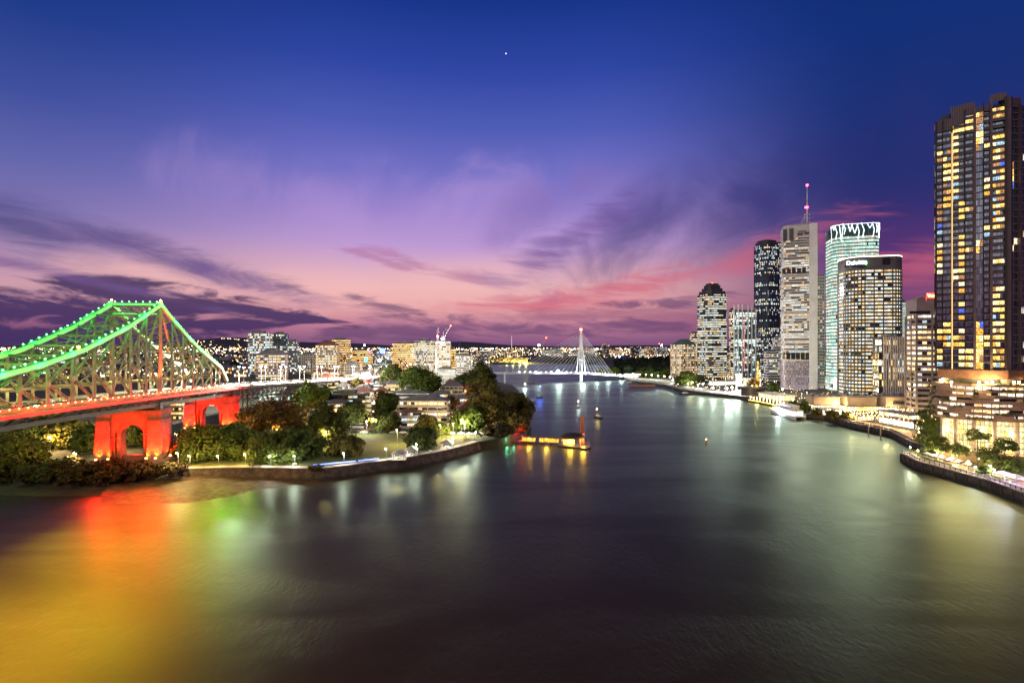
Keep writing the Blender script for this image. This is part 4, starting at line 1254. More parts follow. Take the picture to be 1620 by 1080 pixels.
Bd("flats with yellow lit balconies between the two red piers", 268, 298, 636, 330, wall=M_brown, win=W_gold, slab_out=1.0)
Bd("pale riverside flats behind the first pier", 262, 284, 622, 420, wall=M_offw, win=W_resw)
Bd("long grey shed with graffiti marks under the bridge at far left", -20, 76, 676, 300, wall=M_mauve, win=W_few, ratio=.2, name="shed", cat="shed", band=.2, n=1, roof=None)
hproto = []
for k, (wm, rm, wn_) in enumerate(((M_offw, M_roofm, W_warm_lit), (M_white, M_tile, W_resw), (M_beige, M_roofm, W_res), (M_brick, M_tile, W_warm_lit), (M_grey, M_roofm, W_gold), (M_offw, M_tile, W_res))):
    t = thing("house", ["cream house with a dark hip roof among the point's houses", "white house with a red tiled hip roof among the point's houses", "beige flats with a dark hip roof among the point's houses", "brick house with a tiled roof among the point's houses", "grey house with golden windows among the point's houses", "off white house with a red tiled roof among the point's houses"][k], "house", (0, 0, 0), "small houses packed on the point, kind by kind")
    pl = rect(11 + 2 * (k % 3), 9 + (k % 2) * 2); n_ = 2 + k % 3
    facade_parts(t, pl, -2, 3.1 * n_, n_, wm, wn_, 1.6, .5, .2, base=2, topband=.3)
    roof_part(t, pl, 3.1 * n_, "hip", rm)
    ch_ = MB(); ch_.box((2.5, 1, 3.1 * n_ + 2.2), (.8, .8, 2.2)); ch_.build("chimney", M_brick, t)
    hproto.append(t)
hn = 0; placed = []
for _ in range(900):
    if hn >= 78: break
    px = RND.uniform(505, 745); Y = RND.uniform(318, 660); x = AX(px, Y)
    if not inside([(x, Y)], LAND)[0] or seg_dist([(x, Y)], SHORE)[0] < 26 or seg_dist([(x, Y)], VP)[0] < 19: continue
    if any(math.hypot(x - q[0], Y - q[1]) < 15 for q in placed): continue
    placed.append((x, Y)); k = hn % 6; rz = RND.choice([0, math.pi / 2]) + RND.uniform(-.25, .25); sc_ = RND.uniform(.8, 1.15); g = H(x, Y)
    if hn < 6: o = hproto[k]; o.location = (x, Y, g); o.rotation_euler = (0, 0, rz)
    else: o = dup(hproto[k], (x, Y, g), rz)
    o.scale = (sc_, sc_, sc_ * RND.uniform(.85, 1.2)); hn += 1
# awning and signs of light among the houses
def sign_panel(name, label, cat, px, py, Y, w, h, m, depth=.4):
    t = thing(name, label, cat, (AX(px, Y), Y, AZ(py, Y)))
    c = (AX(px, Y), Y, AZ(py, Y))
    b = MB(); b.box(c, (w + .5, depth, h + .5)); b.build("sign_frame", M_metal, t)
    b = MB(); b.box((c[0], c[1] - depth / 2 - .03, c[2]), (w, .05, h)); b.build("lit_face", m, t)
    b = MB(); b.tube((c[0], c[1], c[2] - h / 2 - .2), (c[0], c[1], min(c[2] - h / 2 - 1, H(c[0], c[1]))), .25, .25, 6); b.build("post", M_metal, t)
    return t
t = thing("round_sign", "round blue glowing sign on the grey block's roof", "sign", (AX(605, 898), 898, AZ(558, 898)))
b = MB(); b.tube((AX(605, 898), 898, AZ(555, 898)), (AX(605, 898), 897, AZ(555, 898)), 5.0, 5.0, 20); b.build("lit_face", glow("blue_sign", (.03, .07, 1), 9), t)
b = MB(); b.tube((AX(605, 898), 898.1, AZ(555, 898)), (AX(605, 898), 898.9, AZ(555, 898)), 5.5, 5.5, 20); b.bar((AX(605, 898), 898.6, AZ(556, 898)), (AX(605, 898), 898.6, 40), .8); b.build("sign_frame", M_dark, t)
sign_panel("shop_sign", "long glowing white sign on the clubhouse by the parked cars", "sign", 616, 669, 316, 7.2, 1.6, glow("white_sign", (.75, .92, 1), 5))
sign_panel("billboard", "tall glowing teal sign far behind the viaduct", "sign", 579, 569, 840, 4, 9, glow("teal_sign", (.05, .75, .85), 2.2))
t = thing("round_lantern", "round white glowing rooftop lantern with red base above the white shop", "lantern", (AX(580, 478), 478, AZ(606, 478)))
b = MB(); b.tube((AX(580, 478), 480, AZ(607, 478)), (AX(580, 478), 480, AZ(599, 478)), 4.0, 3.4, 16); b.build("base", mat("red_paint", (.55, .05, .04), .5), t)
b = MB(); b.ball((AX(580, 478), 480, AZ(594, 478)), 3.2, 14, 8, 1.1); b.build("globe", glow("globe_glow", (1, .97, .92), 7), t)

# picnic shelters in the park
def shelter(label, px0, px1, ybase, Y=None):
    x, y = G((px0 + px1) / 2, ybase, 6.2); g = H(x, y) + .12
    w = (px1 - px0) / F * y; hw = w / 2
    t = thing("picnic_shelter", label, "shelter", (x, y, g))
    r = MB(); e = g + 2.7
    c4 = [(x - hw, y - hw * .8, e), (x + hw, y - hw * .8, e), (x + hw, y + hw * .8, e), (x - hw, y + hw * .8, e)]
    ap = (x, y, e + 1.9)
    for k in range(4): r.face([c4[k], c4[(k + 1) % 4], ap])
    r.face(c4[::-1]); r.prism([(p[0], p[1]) for p in inset([q[:2] for q in c4], -.05)], e - .15, e - .02, bottom=True)
    r.build("roof", mat("shelter_roof", (.26, .26, .28), .5), t)
    for sx_ in (-.8, .8):
        for sy_ in (-.62, .62):
            p = MB(); p.box((x + sx_ * hw, y + sy_ * hw, g + 1.3), (.28, .28, 2.6)); p.build("post", M_white, t)
    tb = MB(); tb.box((x, y, g + .75), (1.8, .8, .08)); tb.box((x, y, g + .37), (.9, .5, .72)); tb.box((x, y - .8, g + .45), (1.8, .3, .06)); tb.box((x, y + .8, g + .45), (1.8, .3, .06)); tb.box((x, y - .8, g + .21), (1.2, .15, .42)); tb.box((x, y + .8, g + .21), (1.2, .15, .42))
    tb.build("table", M_offw, t)
    lamp("shelter light", (x, y - .6, e - .35), 900, (1, .95, .85), .2)
    sl = MB(); sl.box((x, y, g + .02), (w * 1.05, w * .85, .1)); sl.build("base_slab", M_path, t)
    return t
shelter("grey hip roofed picnic shelter by the path, first of the joined pair", 620, 642, 722)
shelter("grey hip roofed picnic shelter behind the joined pair's first one", 641, 661, 716)
shelter("grey hip roofed picnic shelter standing alone on the lawn near the trees", 697, 717, 705)
t = thing("stage_canopy", "low dark arched canopy at the end of the lawn by the point's road", "canopy", (AX(748, 288), 288, 5.5))
b = MB(); x0, y0 = AX(748, 288), 288; g = H(x0, y0)
for k in range(10):
    a0, a1 = math.pi * k / 10, math.pi * (k + 1) / 10
    p = [(x0 - 5 * math.cos(a), g + 1.2 + 2.4 * math.sin(a)) for a in (a0, a1)]
    b.face([(p[0][0], y0 - 3, p[0][1]), (p[1][0], y0 - 3, p[1][1]), (p[1][0], y0 + 3, p[1][1]), (p[0][0], y0 + 3, p[0][1])])
b.build("canopy_shell", M_dark, t)
b = MB()
for sx_ in (-4.9, 4.9):
    for sy_ in (-2.8, 2.8): b.box((x0 + sx_, y0 + sy_, g + .6), (.2, .2, 1.3))
b.build("legs_frame", M_metal, t)
t = thing("lit_pavilion", "small pavilion with a row of yellow lights by the lone park corner tree", "pavilion", (AX(552, 262), 262, 7))
x0, y0 = AX(552, 263), 263; g = H(x0, y0)
b = MB(); b.box((x0, y0, g + 3.1), (9.5, 5, .25))
for s_ in (-1, 1): b.box((x0 + 4.3 * s_, y0, g + 1.5), (.4, 4.4, 3))
b.build("shell", M_metal, t)
for k in range(6):
    b = MB(); b.box((x0 - 3.7 + 1.5 * k, y0 - 1.2, g + 2.85), (.45, 1.4, .12)); b.build("light_bar", glow("pavilion_yellow", (1, .72, .2), 9), t)
lamp("pavilion light", (x0 + 1, y0 - 1.6, g + 2.4), 2600, (1, .75, .25), .5)

# cars: one prototype, copied
def car_proto(paint):
    t = thing("parked_car", "car", "car", (0, 0, 0))
    b = MB()
    prof = [(-2.15, .35), (-2.2, .75), (-1.6, .92), (-.9, 1.42), (.75, 1.45), (1.45, .98), (2.1, .85), (2.2, .5), (2.15, .3)]
    for sy_ in (-1, 1):
        b.face([(x, sy_ * .86, z) for x, z in (prof if sy_ < 0 else prof[::-1])])
    for k in range(len(prof)):
        a, c = prof[k], prof[(k + 1) % len(prof)]
        b.face([(a[0], .86, a[1]), (c[0], .86, c[1]), (c[0], -.86, c[1]), (a[0], -.86, a[1])])
    b.build("body", paint, t)
    g_ = MB()
    for sy_ in (-.875, .875):
        g_.face([(-.95, sy_, 1.0), (1.25, sy_, 1.0), (.7, sy_, 1.36), (-.75, sy_, 1.34)])
    g_.face([(1.40, -.7, 1.03), (1.40, .7, 1.03), (.82, .66, 1.41), (.82, -.66, 1.41)]); g_.face([(-1.52, -.7, 1.0), (-1.52, .7, 1.0), (-.96, .66, 1.385), (-.96, -.66, 1.385)])
    g_.build("window_glass", M_glassd, t)
    for x in (-1.35, 1.35):
        for y in (-.82, .82):
            w_ = MB(); w_.tube((x, y - .1, .33), (x, y + .1, .33), .33, .33, 12); w_.build("wheel", M_black, t)
    return t
paints = {"white": mat("white_car_paint", (.75, .75, .75), .25, var=.03), "silver": mat("silver_car_paint", (.45, .46, .48), .3, .5, var=.03), "black": mat("black_car_paint", (.02, .02, .022), .2, var=.03), "red": mat("red_car_paint", (.4, .03, .03), .25, var=.03)}
protos = {}
def put_car(colr, loc, rz, label, group):
    if colr not in protos:
        protos[colr] = car_proto(paints[colr]); o = protos[colr]; o.location = loc; o.rotation_euler = (0, 0, rz); o["label"] = label; o["group"] = group
        return o
    return dup(protos[colr], loc, rz, label, group)
for k in range(17):
    x = -104 + 5.7 * k + RND.uniform(-.3, .3); y = 302.3 + (.02 * (x + 62) if x < -62 else -.06 * (x + 62) * .6)
    c = RND.choice(["white", "white", "silver", "black", "white", "black"])
    put_car(c, (x, y, H(x, y) + .16), RND.choice([0, math.pi]), f"{c} car in the row parked along the street behind the lawn", "cars parked along the park street")
for px, py in ((296, 708), (303, 712), (309, 706), (316, 703), (322, 708), (330, 702), (288, 700)):
    x, y = G(px, py, 9); c = RND.choice(["white", "white", "silver", "red"])
    put_car(c, (x, y, H(x, y) + .05), RND.uniform(0, 3), f"{c} car in the lit car park between the two red piers", "cars in the car park between the piers")
headl = glow("headlight_glow", (1, .95, .85), 60); taill = glow("taillight_glow", (1, .05, .03), 30)
def drive_proto(paint, front):
    t = car_proto(paint); t.name = "car"
    for y in (-.6, .6):
        b = MB(); b.box((2.2 if front else -2.2, y, .68), (.1, .42, .22)); b.build("headlight" if front else "taillight", headl if front else taill, t)
    return t
drv = {}
k = 0
for f in np.linspace(.15, 6.7, 26):
    for t_, fr in ((-4.5, True), (4.5, False)):
        k += 1
        if RND.random() < .25: continue
        ff = min(6.9, f + RND.uniform(-.08, .08)); p = vpt(ff, t_ + RND.choice([-1.7, 1.7]), .02); q = vpt(min(6.95, ff + .05), t_, .02)
        a = math.atan2(q[1] - vpt(ff, t_, 0)[1], q[0] - vpt(ff, t_, 0)[0]) + (math.pi if fr else 0)
        lab = "car with white headlights driving down the approach road" if fr else "car with red tail lights driving up the approach road"
        if fr not in drv:
            drv[fr] = drive_proto(paints["silver"], fr); o = drv[fr]; o.location = p; o.rotation_euler = (0, 0, a); o["label"] = lab; o["group"] = "cars driving on the bridge approach, " + ("headlights" if fr else "tail lights")
        else: dup(drv[fr], p, a)
for s in np.arange(-100, 70, 13):
    for t_, fr in ((6, True), (14, False)):
        p = B(s + RND.uniform(-4, 4), t_, 0); p = (p[0], p[1], bz(s) + .05); a = math.atan2(AXD[1], AXD[0]) + (math.pi if fr else 0)
        lab = "car with white headlights crossing inside the bridge trusses" if fr else "car with red tail lights crossing inside the bridge trusses"
        dup(drv[fr], p, a, lab, "cars crossing the truss bridge, " + ("headlights" if fr else "tail lights"))

# ------------------------------------------------------------------ lamps on the point
LP = None
def street_lamp(px, py, col="w", zg=None, h=6.0, energy=900, hidden=False, label=None):
    global LP
    x, y = px, py
    g = H(x, y) if zg is None else zg
    t = thing("street_lamp", label or "slim street lamp", "street lamp", (x, y, g), "street lamps among the houses of the point" if not label else None)
    b = MB(); b.tube((x, y, g - .3), (x, y, g + h), .10, .07, 6); b.bar((x, y, g + h), (x, y - .9, g + h + .15), .09); b.build("pole", M_metal, t)
    m, c = {"w": (E_white, (1, .93, .80)), "c": (E_cool, (.78, .93, 1)), "y": (E_warm, (1, .66, .25)), "o": (glow("orange_lamp", (1, .42, .06), 45), (1, .42, .06))}[col]
    b = MB(); b.ball((x, y - .95, g + h + .1), .30 if h > 4 else .22, 8, 5); b.build("lamp_head", m, t)
    lamp("street lamp light", (x, y - .95, g + h - .5), energy, c, .35)
    return t
def lampx(px, ybase, zg, *a, **k):
    x, y = G(px, ybase, zg); return street_lamp(x, y, *a, **k)
for px, c in ((300, "y"), (345, "y"), (388, "y"), (428, "w"), (466, "w")):
    street_lamp(*[v for v in (AX(px, 222.5 + (3 if 350 < px < 420 else 0)), 222.8 + (3 if 350 < px < 420 else 0))], c, energy=2600, h=4.5, label=None)["label"] = "short path lamp under the fig trees along the sea wall"
for (x, y), c in zip([(-74, 225.5), (-58, 236), (-46, 246.5), (-30, 262.5), (-20, 281)], "wwwww"):
    street_lamp(x, y, c, energy=2200, h=5)["label"] = "path lamp at the lawn's edge above the sea wall"
for px, py, z, c, e, lab in ((760, 640, 12, "o", 9000, "bright orange street lamp glowing inside the trees beside the beige block"), (704, 652, 12, "o", 8000, "bright orange street lamp in the tree before the dark sloped roof"),
                             (735, 684, 7, "w", 5200, "bright white lamp under the trees at the end of the lawn"), (590, 676, 8, "y", 3500, "yellow lamp at the stair tower's foot"), (717, 686, 7, "y", 3800, "yellow lamp near the stage canopy"),
                             (650, 622, 14, "y", 3500, "yellow lamp between the orange lit flats and the huge tree"), (585, 632, 14, "w", 4200, "white lamp beside the small white house"), (620, 652, 11, "y", 3200, "yellow lamp among the trees behind the clubhouse"),
                             (500, 690, 7.5, "w", 3800, "white lamp behind the broad fig trees"), (440, 690, 9, "y", 6500, "yellow lamp under the bronze lit tree"), (395, 694, 9, "o", 6500, "orange lamp at the left of the bronze lit tree"), (475, 660, 12, "w", 5000, "white lamp below the viaduct girder"),
                             (282, 742, 5.5, "y", 2600, "yellow lamp at the shore beside the mangroves"), (120, 735, 6, "y", 2800, "yellow green lamp between mangroves and first pier"), (80, 712, 7, "y", 5200, "yellow lamp under the tree at far left"), (30, 705, 8, "w", 4200, "white lamp before the grey shed"),
                             (736, 596, 18, "c", 7000, "cool white lamp beside the waterside trees"), (690, 604, 18, "w", 6000, "white lamp at the foot of the tall flats"), (312, 706, 9, "w", 3600, "white lamp in the car park between the piers"), (545, 612, 17, "y", 5000, "yellow lamp under the abutment")):
    lampx(px, py, z, c, energy=e * 3.6, label=lab, h=7.5)
# fill the blue strip of lights along the path
t = thing("light_rail", "blue light strip along the path beside the sea wall", "light strip", (-72, 226, 5.4))
b = MB(); b.bar((-86, 221.6, 5.75), (-70, 229.5, 5.75), .25, .35); b.bar((-69, 230, 5.75), (-61, 234.2, 5.75), .25, .35); b.build("lit_strip", glow("blue_strip", (.06, .16, 1), 3.5), t)
b = MB()
for k in range(9): b.box((-86 + 3.1 * k, 221.6 + 1.57 * k, 5.4), (.15, .15, .6))
b.build("base_posts", M_metal, t)
# wooden benches on the path
bn = None
for x, y in ((-95, 223.6), (-66, 231.5), (-52, 241), (-40, 251.5)):
    if bn is None:
        bn = thing("park_bench", "small pale bench beside the riverside path", "bench", (x, y, H(x, y) + .15), "benches along the riverside path")
        g = H(x, y) + .15
        b = MB(); b.box((x, y, g + .45), (1.9, .5, .08)); b.build("seat", M_offw, bn)
        b = MB(); b.box((x, y + .27, g + .75), (1.9, .07, .45)); b.build("backrest", M_offw, bn)
        for s_ in (-.8, .8):
            b = MB(); b.box((x + s_, y, g + .2), (.1, .45, .42)); b.bar((x + s_, y + .24, g), (x + s_, y + .27, g + .95), .07); b.build("leg", M_metal, bn)
    else: dup(bn, (x, y, H(x, y) + .15), .5)

# ------------------------------------------------------------------ ferry terminal
M_gold = glow("terminal_gold_panel", (1, .40, .02), 1.7, "AUTO")
ft = thing("ferry_terminal", "golden lit ferry jetty with dark dome roof and tall orange pylon", "ferry terminal", (8, 300, 0))
P0, P1, P2 = (2, 302), (27, 296), (39, 290)          # shore, mid gangway, pontoon
b = MB(); b.bar((*P0, 1.6), (*P1, 1.3), 4.5, .5)
for k in range(7): x = P0[0] + (P1[0] - P0[0]) * k / 6; y = P0[1] + (P1[1] - P0[1]) * k / 6; b.tube((x - .2, y - 1.6, -3), (x - .2, y - 1.6, 1.4), .3, .3, 7)
b.build("gangway_deck", M_dark, ft)
gp = MB()
def alongp(u, o=0.0): return (P0[0] + (P1[0] - P0[0]) * u + o * .2, P0[1] + (P1[1] - P0[1]) * u + o)
for u0, u1 in ((.16, .46), (.56, 1.0)):
    for o in (-1.9, 1.9):
        a, c = alongp(u0, o), alongp(u1, o)
        n = max(3, int(14 * (u1 - u0) * 1.6))
        for k in range(n):
            q0 = (a[0] + (c[0] - a[0]) * (k + .06) / n, a[1] + (c[1] - a[1]) * (k + .06) / n); q1 = (a[0] + (c[0] - a[0]) * (k + .94) / n, a[1] + (c[1] - a[1]) * (k + .94) / n)
            gp.face([(*q0, 1.9), (*q1, 1.9), (*q1, 4.1), (*q0, 4.1)])
pm = windows("terminal_panels", 0.95, [(1, .36, .02), (1, .44, .03), (1, .52, .06)], 2.2, frame=.12, group=2)
gp.uv = [(u_ * 1 + i // 4, v_ * 1) for i, (u_, v_) in enumerate([(.0, .1), (.97, .1), (.97, .95), (.0, .95)] * (len(gp.f)))]
gp.build("glass_panels", pm, ft)
b = MB()
for u0, u1 in ((.14, .48), (.54, 1.02)):
    a, c = alongp(u0), alongp(u1); b.bar((*a, 4.45), (*c, 4.3), 5.4, .3)
    for k in range(8):
        for o in (-1.95, 1.95):
            p = alongp(u0 + (u1 - u0) * k / 7, o); b.box((p[0], p[1], 3), (.12, .12, 2.6))
b.build("gangway_roof", M_brown, ft)
b = MB(); pl = [(27, 299), (26, 291), (40, 281.5), (44, 285), (45, 296), (40, 301)]
b.prism(pl[::1], -1, 1.1, bottom=True); b.build("pontoon", M_dark, ft)
b = MB()
pe = inset(pl, .3)
for k in range(len(pe)):
    a, c = pe[k], pe[(k + 1) % len(pe)]
    b.bar((*a, 2.2), (*c, 2.2), .1); b.bar((*a, 1.65), (*c, 1.65), .06)
    L = math.hypot(c[0] - a[0], c[1] - a[1]); n = max(1, int(L / 1.5))
    for q in range(n): b.box((a[0] + (c[0] - a[0]) * q / n, a[1] + (c[1] - a[1]) * q / n, 1.65), (.08, .08, 1.1))
b.build("railing", M_metal, ft)
b = MB(); dcx, dcy = 34.5, 292
for i in range(6):
    for k in range(20):
        def dp(i_, k_):
            r = math.cos(math.pi / 2 * i_ / 6); t_ = 2 * math.pi * k_ / 20
            return (dcx + 7.2 * r * math.cos(t_) - .15 * i_, dcy + 5.0 * r * math.sin(t_), 5.0 + 3.2 * math.sin(math.pi / 2 * i_ / 6) + .05 * 7 * r * math.cos(t_))
        b.face([dp(i, k), dp(i, k + 1), dp(i + 1, k + 1), dp(i + 1, k)])
b.face([dp(0, k) for k in range(20)][::-1])
b.build("dome_roof", mat("dome_roof", (.05, .04, .04), .5, scale=1), ft)
b = MB()
for k in range(8):
    t_ = 2 * math.pi * k / 8; b.tube((dcx + 6 * math.cos(t_), dcy + 4 * math.sin(t_), 1), (dcx + 6 * math.cos(t_), dcy + 4 * math.sin(t_), 5.0), .15, .15, 6)
b.build("dome_posts_frame", M_metal, ft)
b = MB(); b.box((dcx - 2, dcy + 1, 2.6), (6, 3, 2.8)); b.build("waiting_room", glow("waiting_gold", (1, .50, .06), 2.0, "AUTO"), ft)
py_ = MB(); x, y = 40.6, 297
py_.hexa([(x - 1.5, y - .8, 0), (x + 1.5, y - .8, 0), (x + 1.5, y + .8, 0), (x - 1.5, y + .8, 0), (x - .6, y - .4, 16.5), (x + .9, y - .4, 16.5), (x + .9, y + .4, 16.5), (x - .6, y + .4, 16.5)])
py_.build("pylon", mat("orange_pylon", (.62, .19, .08), .5, var=.1), ft)
lamp("pylon flood", (40.6, 290.5, 3), 3200, (1, .5, .25), .3, 60, (40.6, 297, 10))
for x, y, e in ((10, 298, 5200), (20, 295.5, 5200), (33, 289, 5200), (40, 287, 6500)):
    lamp("terminal light", (x, y, 3.4), e * .8, (1, .42, .05), .8)
for k, (x, y, col_) in enumerate([(-9, 291.5, "c"), (-2.5, 294, "g"), (1, 295.5, "g")]):
    lamp("jetty lamp", (x, y, 3.6), 600, (.3, 1, .6) if col_ == "g" else (.6, 1, .9), .3)
lamp("red mangrove lamp", (5.5, 308, 6), 2600, (1, .04, .04), .6); lamp("red mangrove lamp", (-4.5, 296, 3), 700, (1, .04, .04), .4)

# ------------------------------------------------------------------ boats
def hull_mb(L, W, D, n=9):
    b = MB(); rings = []
    for k in range(n + 1):
        u = k / n; x = -L / 2 + L * u
        w = W / 2 * (1 - max(0, (u - .5) / .5) ** 2.2) * (0.8 + .2 * min(1, u / .2)); sh = D * (1 + .35 * max(0, u - .4))
        rings.append([(x, -w, sh), (x, -w * .85, sh * .4), (x, 0, -.4), (x, w * .85, sh * .4), (x, w, sh)])
    for a, c in zip(rings[:-1], rings[1:]):
        for q in range(4): b.face([a[q], c[q], c[q + 1], a[q + 1]])
        b.face([a[0], a[4], c[4], c[0]])
    b.face(rings[0])
    return b
def boat(name, label, x, y, rz, L, W, D, hullm, cabin=True, mast=0.0, light=None):
    t = thing(name, label, "boat", (0, 0, 0))
    hull_mb(L, W, D).build("hull", hullm, t)
    if cabin:
        b = MB(); b.hexa([(-L * .28, -W * .33, D), (L * .12, -W * .3, D), (L * .12, W * .3, D), (-L * .28, W * .33, D), (-L * .25, -W * .28, D + 1.2), (L * .04, -W * .25, D + 1.2), (L * .04, W * .25, D + 1.2), (-L * .25, W * .28, D + 1.2)]); b.build("cabin", M_white, t)
        b = MB()
        for s_ in (-1, 1): b.face([(-L * .25, s_ * (W * .325), D + .45), (L * .08, s_ * (W * .295), D + .45), (L * .06, s_ * (W * .275), D + .9), (-L * .24, s_ * (W * .305), D + .9)])
        b.build("window_glass", M_glassd, t)
    if mast:
        b = MB(); b.tube((L * .05, 0, D), (L * .05, 0, mast), .14, .08, 6); b.bar((L * .05, 0, D + 2), (-L * .4, 0, D + 1.9), .16); b.bar((L * .05, -1.2, mast * .6), (L * .05, 1.2, mast * .6), .07)
        b.bar((L * .05, 0, mast), (L * .48, 0, D + .6), .05); b.bar((L * .05, 0, mast), (-L * .48, 0, D + .3), .05)
        b.build("mast", M_metal, t)
    if light:
        zc, col, e = light
        b = MB(); b.ball((L * .05, 0, zc), .35, 6, 4); b.build("anchor_light", col, t)
        lamp("boat light", (x, y - .6, zc), e[0], e[1], .3)
    t.location = (x, y, 0); t.rotation_euler = (0, 0, rz)
    return t
x, y = G(945, 661); boat("sailing_boat", "tall masted dark sailing boat moored in mid river", x, y, 1.9, 13, 4, 1.4, M_dark, True, 17.5, (7.2, glow("amber_boat_lamp", (1, .55, .1), 60), (900, (1, .6, .2))))
x, y = G(915, 645); boat("motor_boat", "small dark motor boat moored left of the sailing boat", x, y, 1.4, 9, 3, 1.2, M_dark, True, 6.0, (6.2, E_white, (900, (.9, .95, 1))))
x, y = G(854, 629); boat("sailing_boat", "small sailing boat with a blue masthead light near the point", x, y, .6, 9, 3, 1.1, M_dark, True, 12.5, (12.6, E_blue, (5200, (.05, .12, 1))))
x, y = G(842, 634); boat("motor_boat", "small pale motor boat nearest the point's tall trees", x, y, 1.2, 8, 2.8, 1.1, M_white, True)
x, y = G(841, 607); boat("motor_boat", "small work boat beside the bright white water lamp", x, y, .2, 9, 3, 1.4, M_brown, True, 0, None)
t = thing("buoy", "small yellow lit channel buoy alone in the river", "buoy", (*G(1117, 702), 0))
bx_, by_ = G(1117, 702)
b = MB(); b.tube((bx_, by_, -.4), (bx_, by_, .7), .9, .8, 10); b.tube((bx_, by_, .7), (bx_, by_, 2.6), .45, .18, 8); b.build("float_body", mat("yellow_paint", (.6, .4, .03), .5), t)
b = MB(); b.ball((bx_, by_, 2.8), .22, 6, 4); b.build("lamp_head", E_warm, t)
# lamp on a pile in the water left of the cable bridge
t = thing("channel_marker", "bright white lamp on a pile in the water left of the cable bridge", "channel marker", (*G(830.5, 613), 0))
x, y = G(830.5, 613)
b = MB(); b.tube((x, y, -3), (x, y, 4.6), .35, .3, 8); b.build("post", M_dark, t)
b = MB(); b.ball((x, y, 5.2), .75, 8, 5); b.build("lamp_head", E_cool, t)
lamp("marker light", (x, y - 1.0, 5.2), 16000, (.82, .95, 1), .8)

for x, y, e, col in ((-95, 262, 9000, "y"), (-60, 268, 11000, "y"), (-40, 285, 9000, "y"), (-84, 296, 12000, "w"), (-30, 305, 9000, "y"), (-110, 312, 9000, "o"), (-140, 262, 9000, "y"), (-70, 345, 14000, "w"), (-50, 372, 12000, "y"), (-100, 372, 14000, "w"), (-30, 345, 12000, "o"), (-20, 398, 14000, "y"), (-75, 412, 16000, "w"), (-105, 430, 14000, "y"), (-50, 440, 16000, "w"), (-24, 470, 16000, "y"), (-90, 500, 20000, "o"), (-60, 540, 20000, "w"), (-200, 255, 12000, "y"), (-212, 268, 9000, "w"), (-188, 246, 9000, "y"), (-165, 252, 6000, "y")):  # extra lamps added to brighten the lawn, trees and houses
    g_ = H(x, y)
    street_lamp(x, y, col, energy=e, h=8)["label"] = "small street lamp added to brighten the trees and houses of the point"

# ================================================================== the city bank: towers
def tower(name, label, cat, poly, z0, z1, n, wall, win, **k):
    cx = sum(p[0] for p in poly) / len(poly); cy = sum(p[1] for p in poly) / len(poly)
    t = thing(name, label, cat, (cx, cy, z0))
    facade_parts(t, poly, z0, z1, n, wall, win, **k)
    return t
M_rivwall = mat("brown_concrete", (0.125, 0.12, 0.125), .7, scale=.1, var=.15)
M_pale = mat("pale_concrete", (0.56, 0.53, 0.50), .65, scale=.06, var=.12)

# office tower with the white lettering on its roof band (curved river front)
P = fit(rect(1, .75, math.radians(-10), .26, 7), 1325, 1427, 505)
z1 = AZ(405, 505)
riv = tower("office_tower", "broad brown office tower with curved front, many lit rows and white roof lettering", "tower", P, 4, z1, 36, M_rivwall, W_riv, uw=2.9, band=.52, depth=.5, piers=8.5, pier_w=.9, topband=13)
roof_part(riv, P, z1, "flat", M_roofm)
b = MB(); e_ = inset(P, -.1)
b.ring(e_, z1 + .1, z1 + .9); b.build("roof_light_line", glow("roof_line", (1, .86, .62), 4), riv)
def text_part(txt, mat_, parent, loc, size, rz, name="lettering", ext=.15):
    cu = bpy.data.curves.new(name, "FONT"); cu.body = txt; cu.size = size; cu.extrude = ext; cu.align_x = "CENTER"; cu.align_y = "CENTER"
    o = bpy.data.objects.new(name, cu); COL.objects.link(o)
    dg = bpy.context.evaluated_depsgraph_get()
    me = bpy.data.meshes.new_from_object(o.evaluated_get(dg)); bpy.data.objects.remove(o)
    me.materials.clear(); me.materials.append(mat_)
    o = bpy.data.objects.new(name, me); COL.objects.link(o); o.parent = parent
    o.location = Vector(loc) - Vector(parent.location); o.rotation_euler = (math.radians(90), 0, rz)
    return o
fr = min(P, key=lambda p: abs(CX + p[0] / p[1] * F - 1354) + (0 if p[1] < 520 else 999))
def face_at(poly, px):                      # first wall met looking along this column of the photograph
    best = None; u = (px - CX) / F
    for k in range(len(poly)):
        a, b_ = poly[k], poly[(k + 1) % len(poly)]
        fa, fb = a[0] - u * a[1], b_[0] - u * b_[1]
        if fa * fb < 0:
            t_ = fa / (fa - fb); y = a[1] + (b_[1] - a[1]) * t_
            if best is None or y < best[1]: best = (a[0] + (b_[0] - a[0]) * t_, y, math.atan2(b_[1] - a[1], b_[0] - a[0]))
    return best
fx_, fy_, fa_ = face_at(P, 1355)
text_part("Deloitte", glow("sign_white", (.80, .92, 1), 8), riv, (fx_ + .6 * math.sin(fa_), fy_ - .8 * math.cos(fa_), AZ(415.5, fy_)), 5.2, fa_)
gx, gy, ga = face_at(P, 1369)
b = MB(); b.ball((gx, gy - .8, AZ(417, gy)), .9, 10, 6); b.build("green_dot", glow("green_dot", (.2, 1, .05), 9), riv)
for px, w_ in ((1402, 11),):
    x, y, a = face_at(P, px); b = MB(); b.box((x, y - .2, AZ(413, y)), (w_ * .62, .6, 7), a); b.build("louvre_opening", M_glassd, riv)
for px in (1340, 1352, 1364):
    x, y, a = face_at(P, px); b = MB(); b.box((x, y - .2, AZ(421, y)), (6, .6, 2.2), a); b.build("louvre_opening", M_glassd, riv)

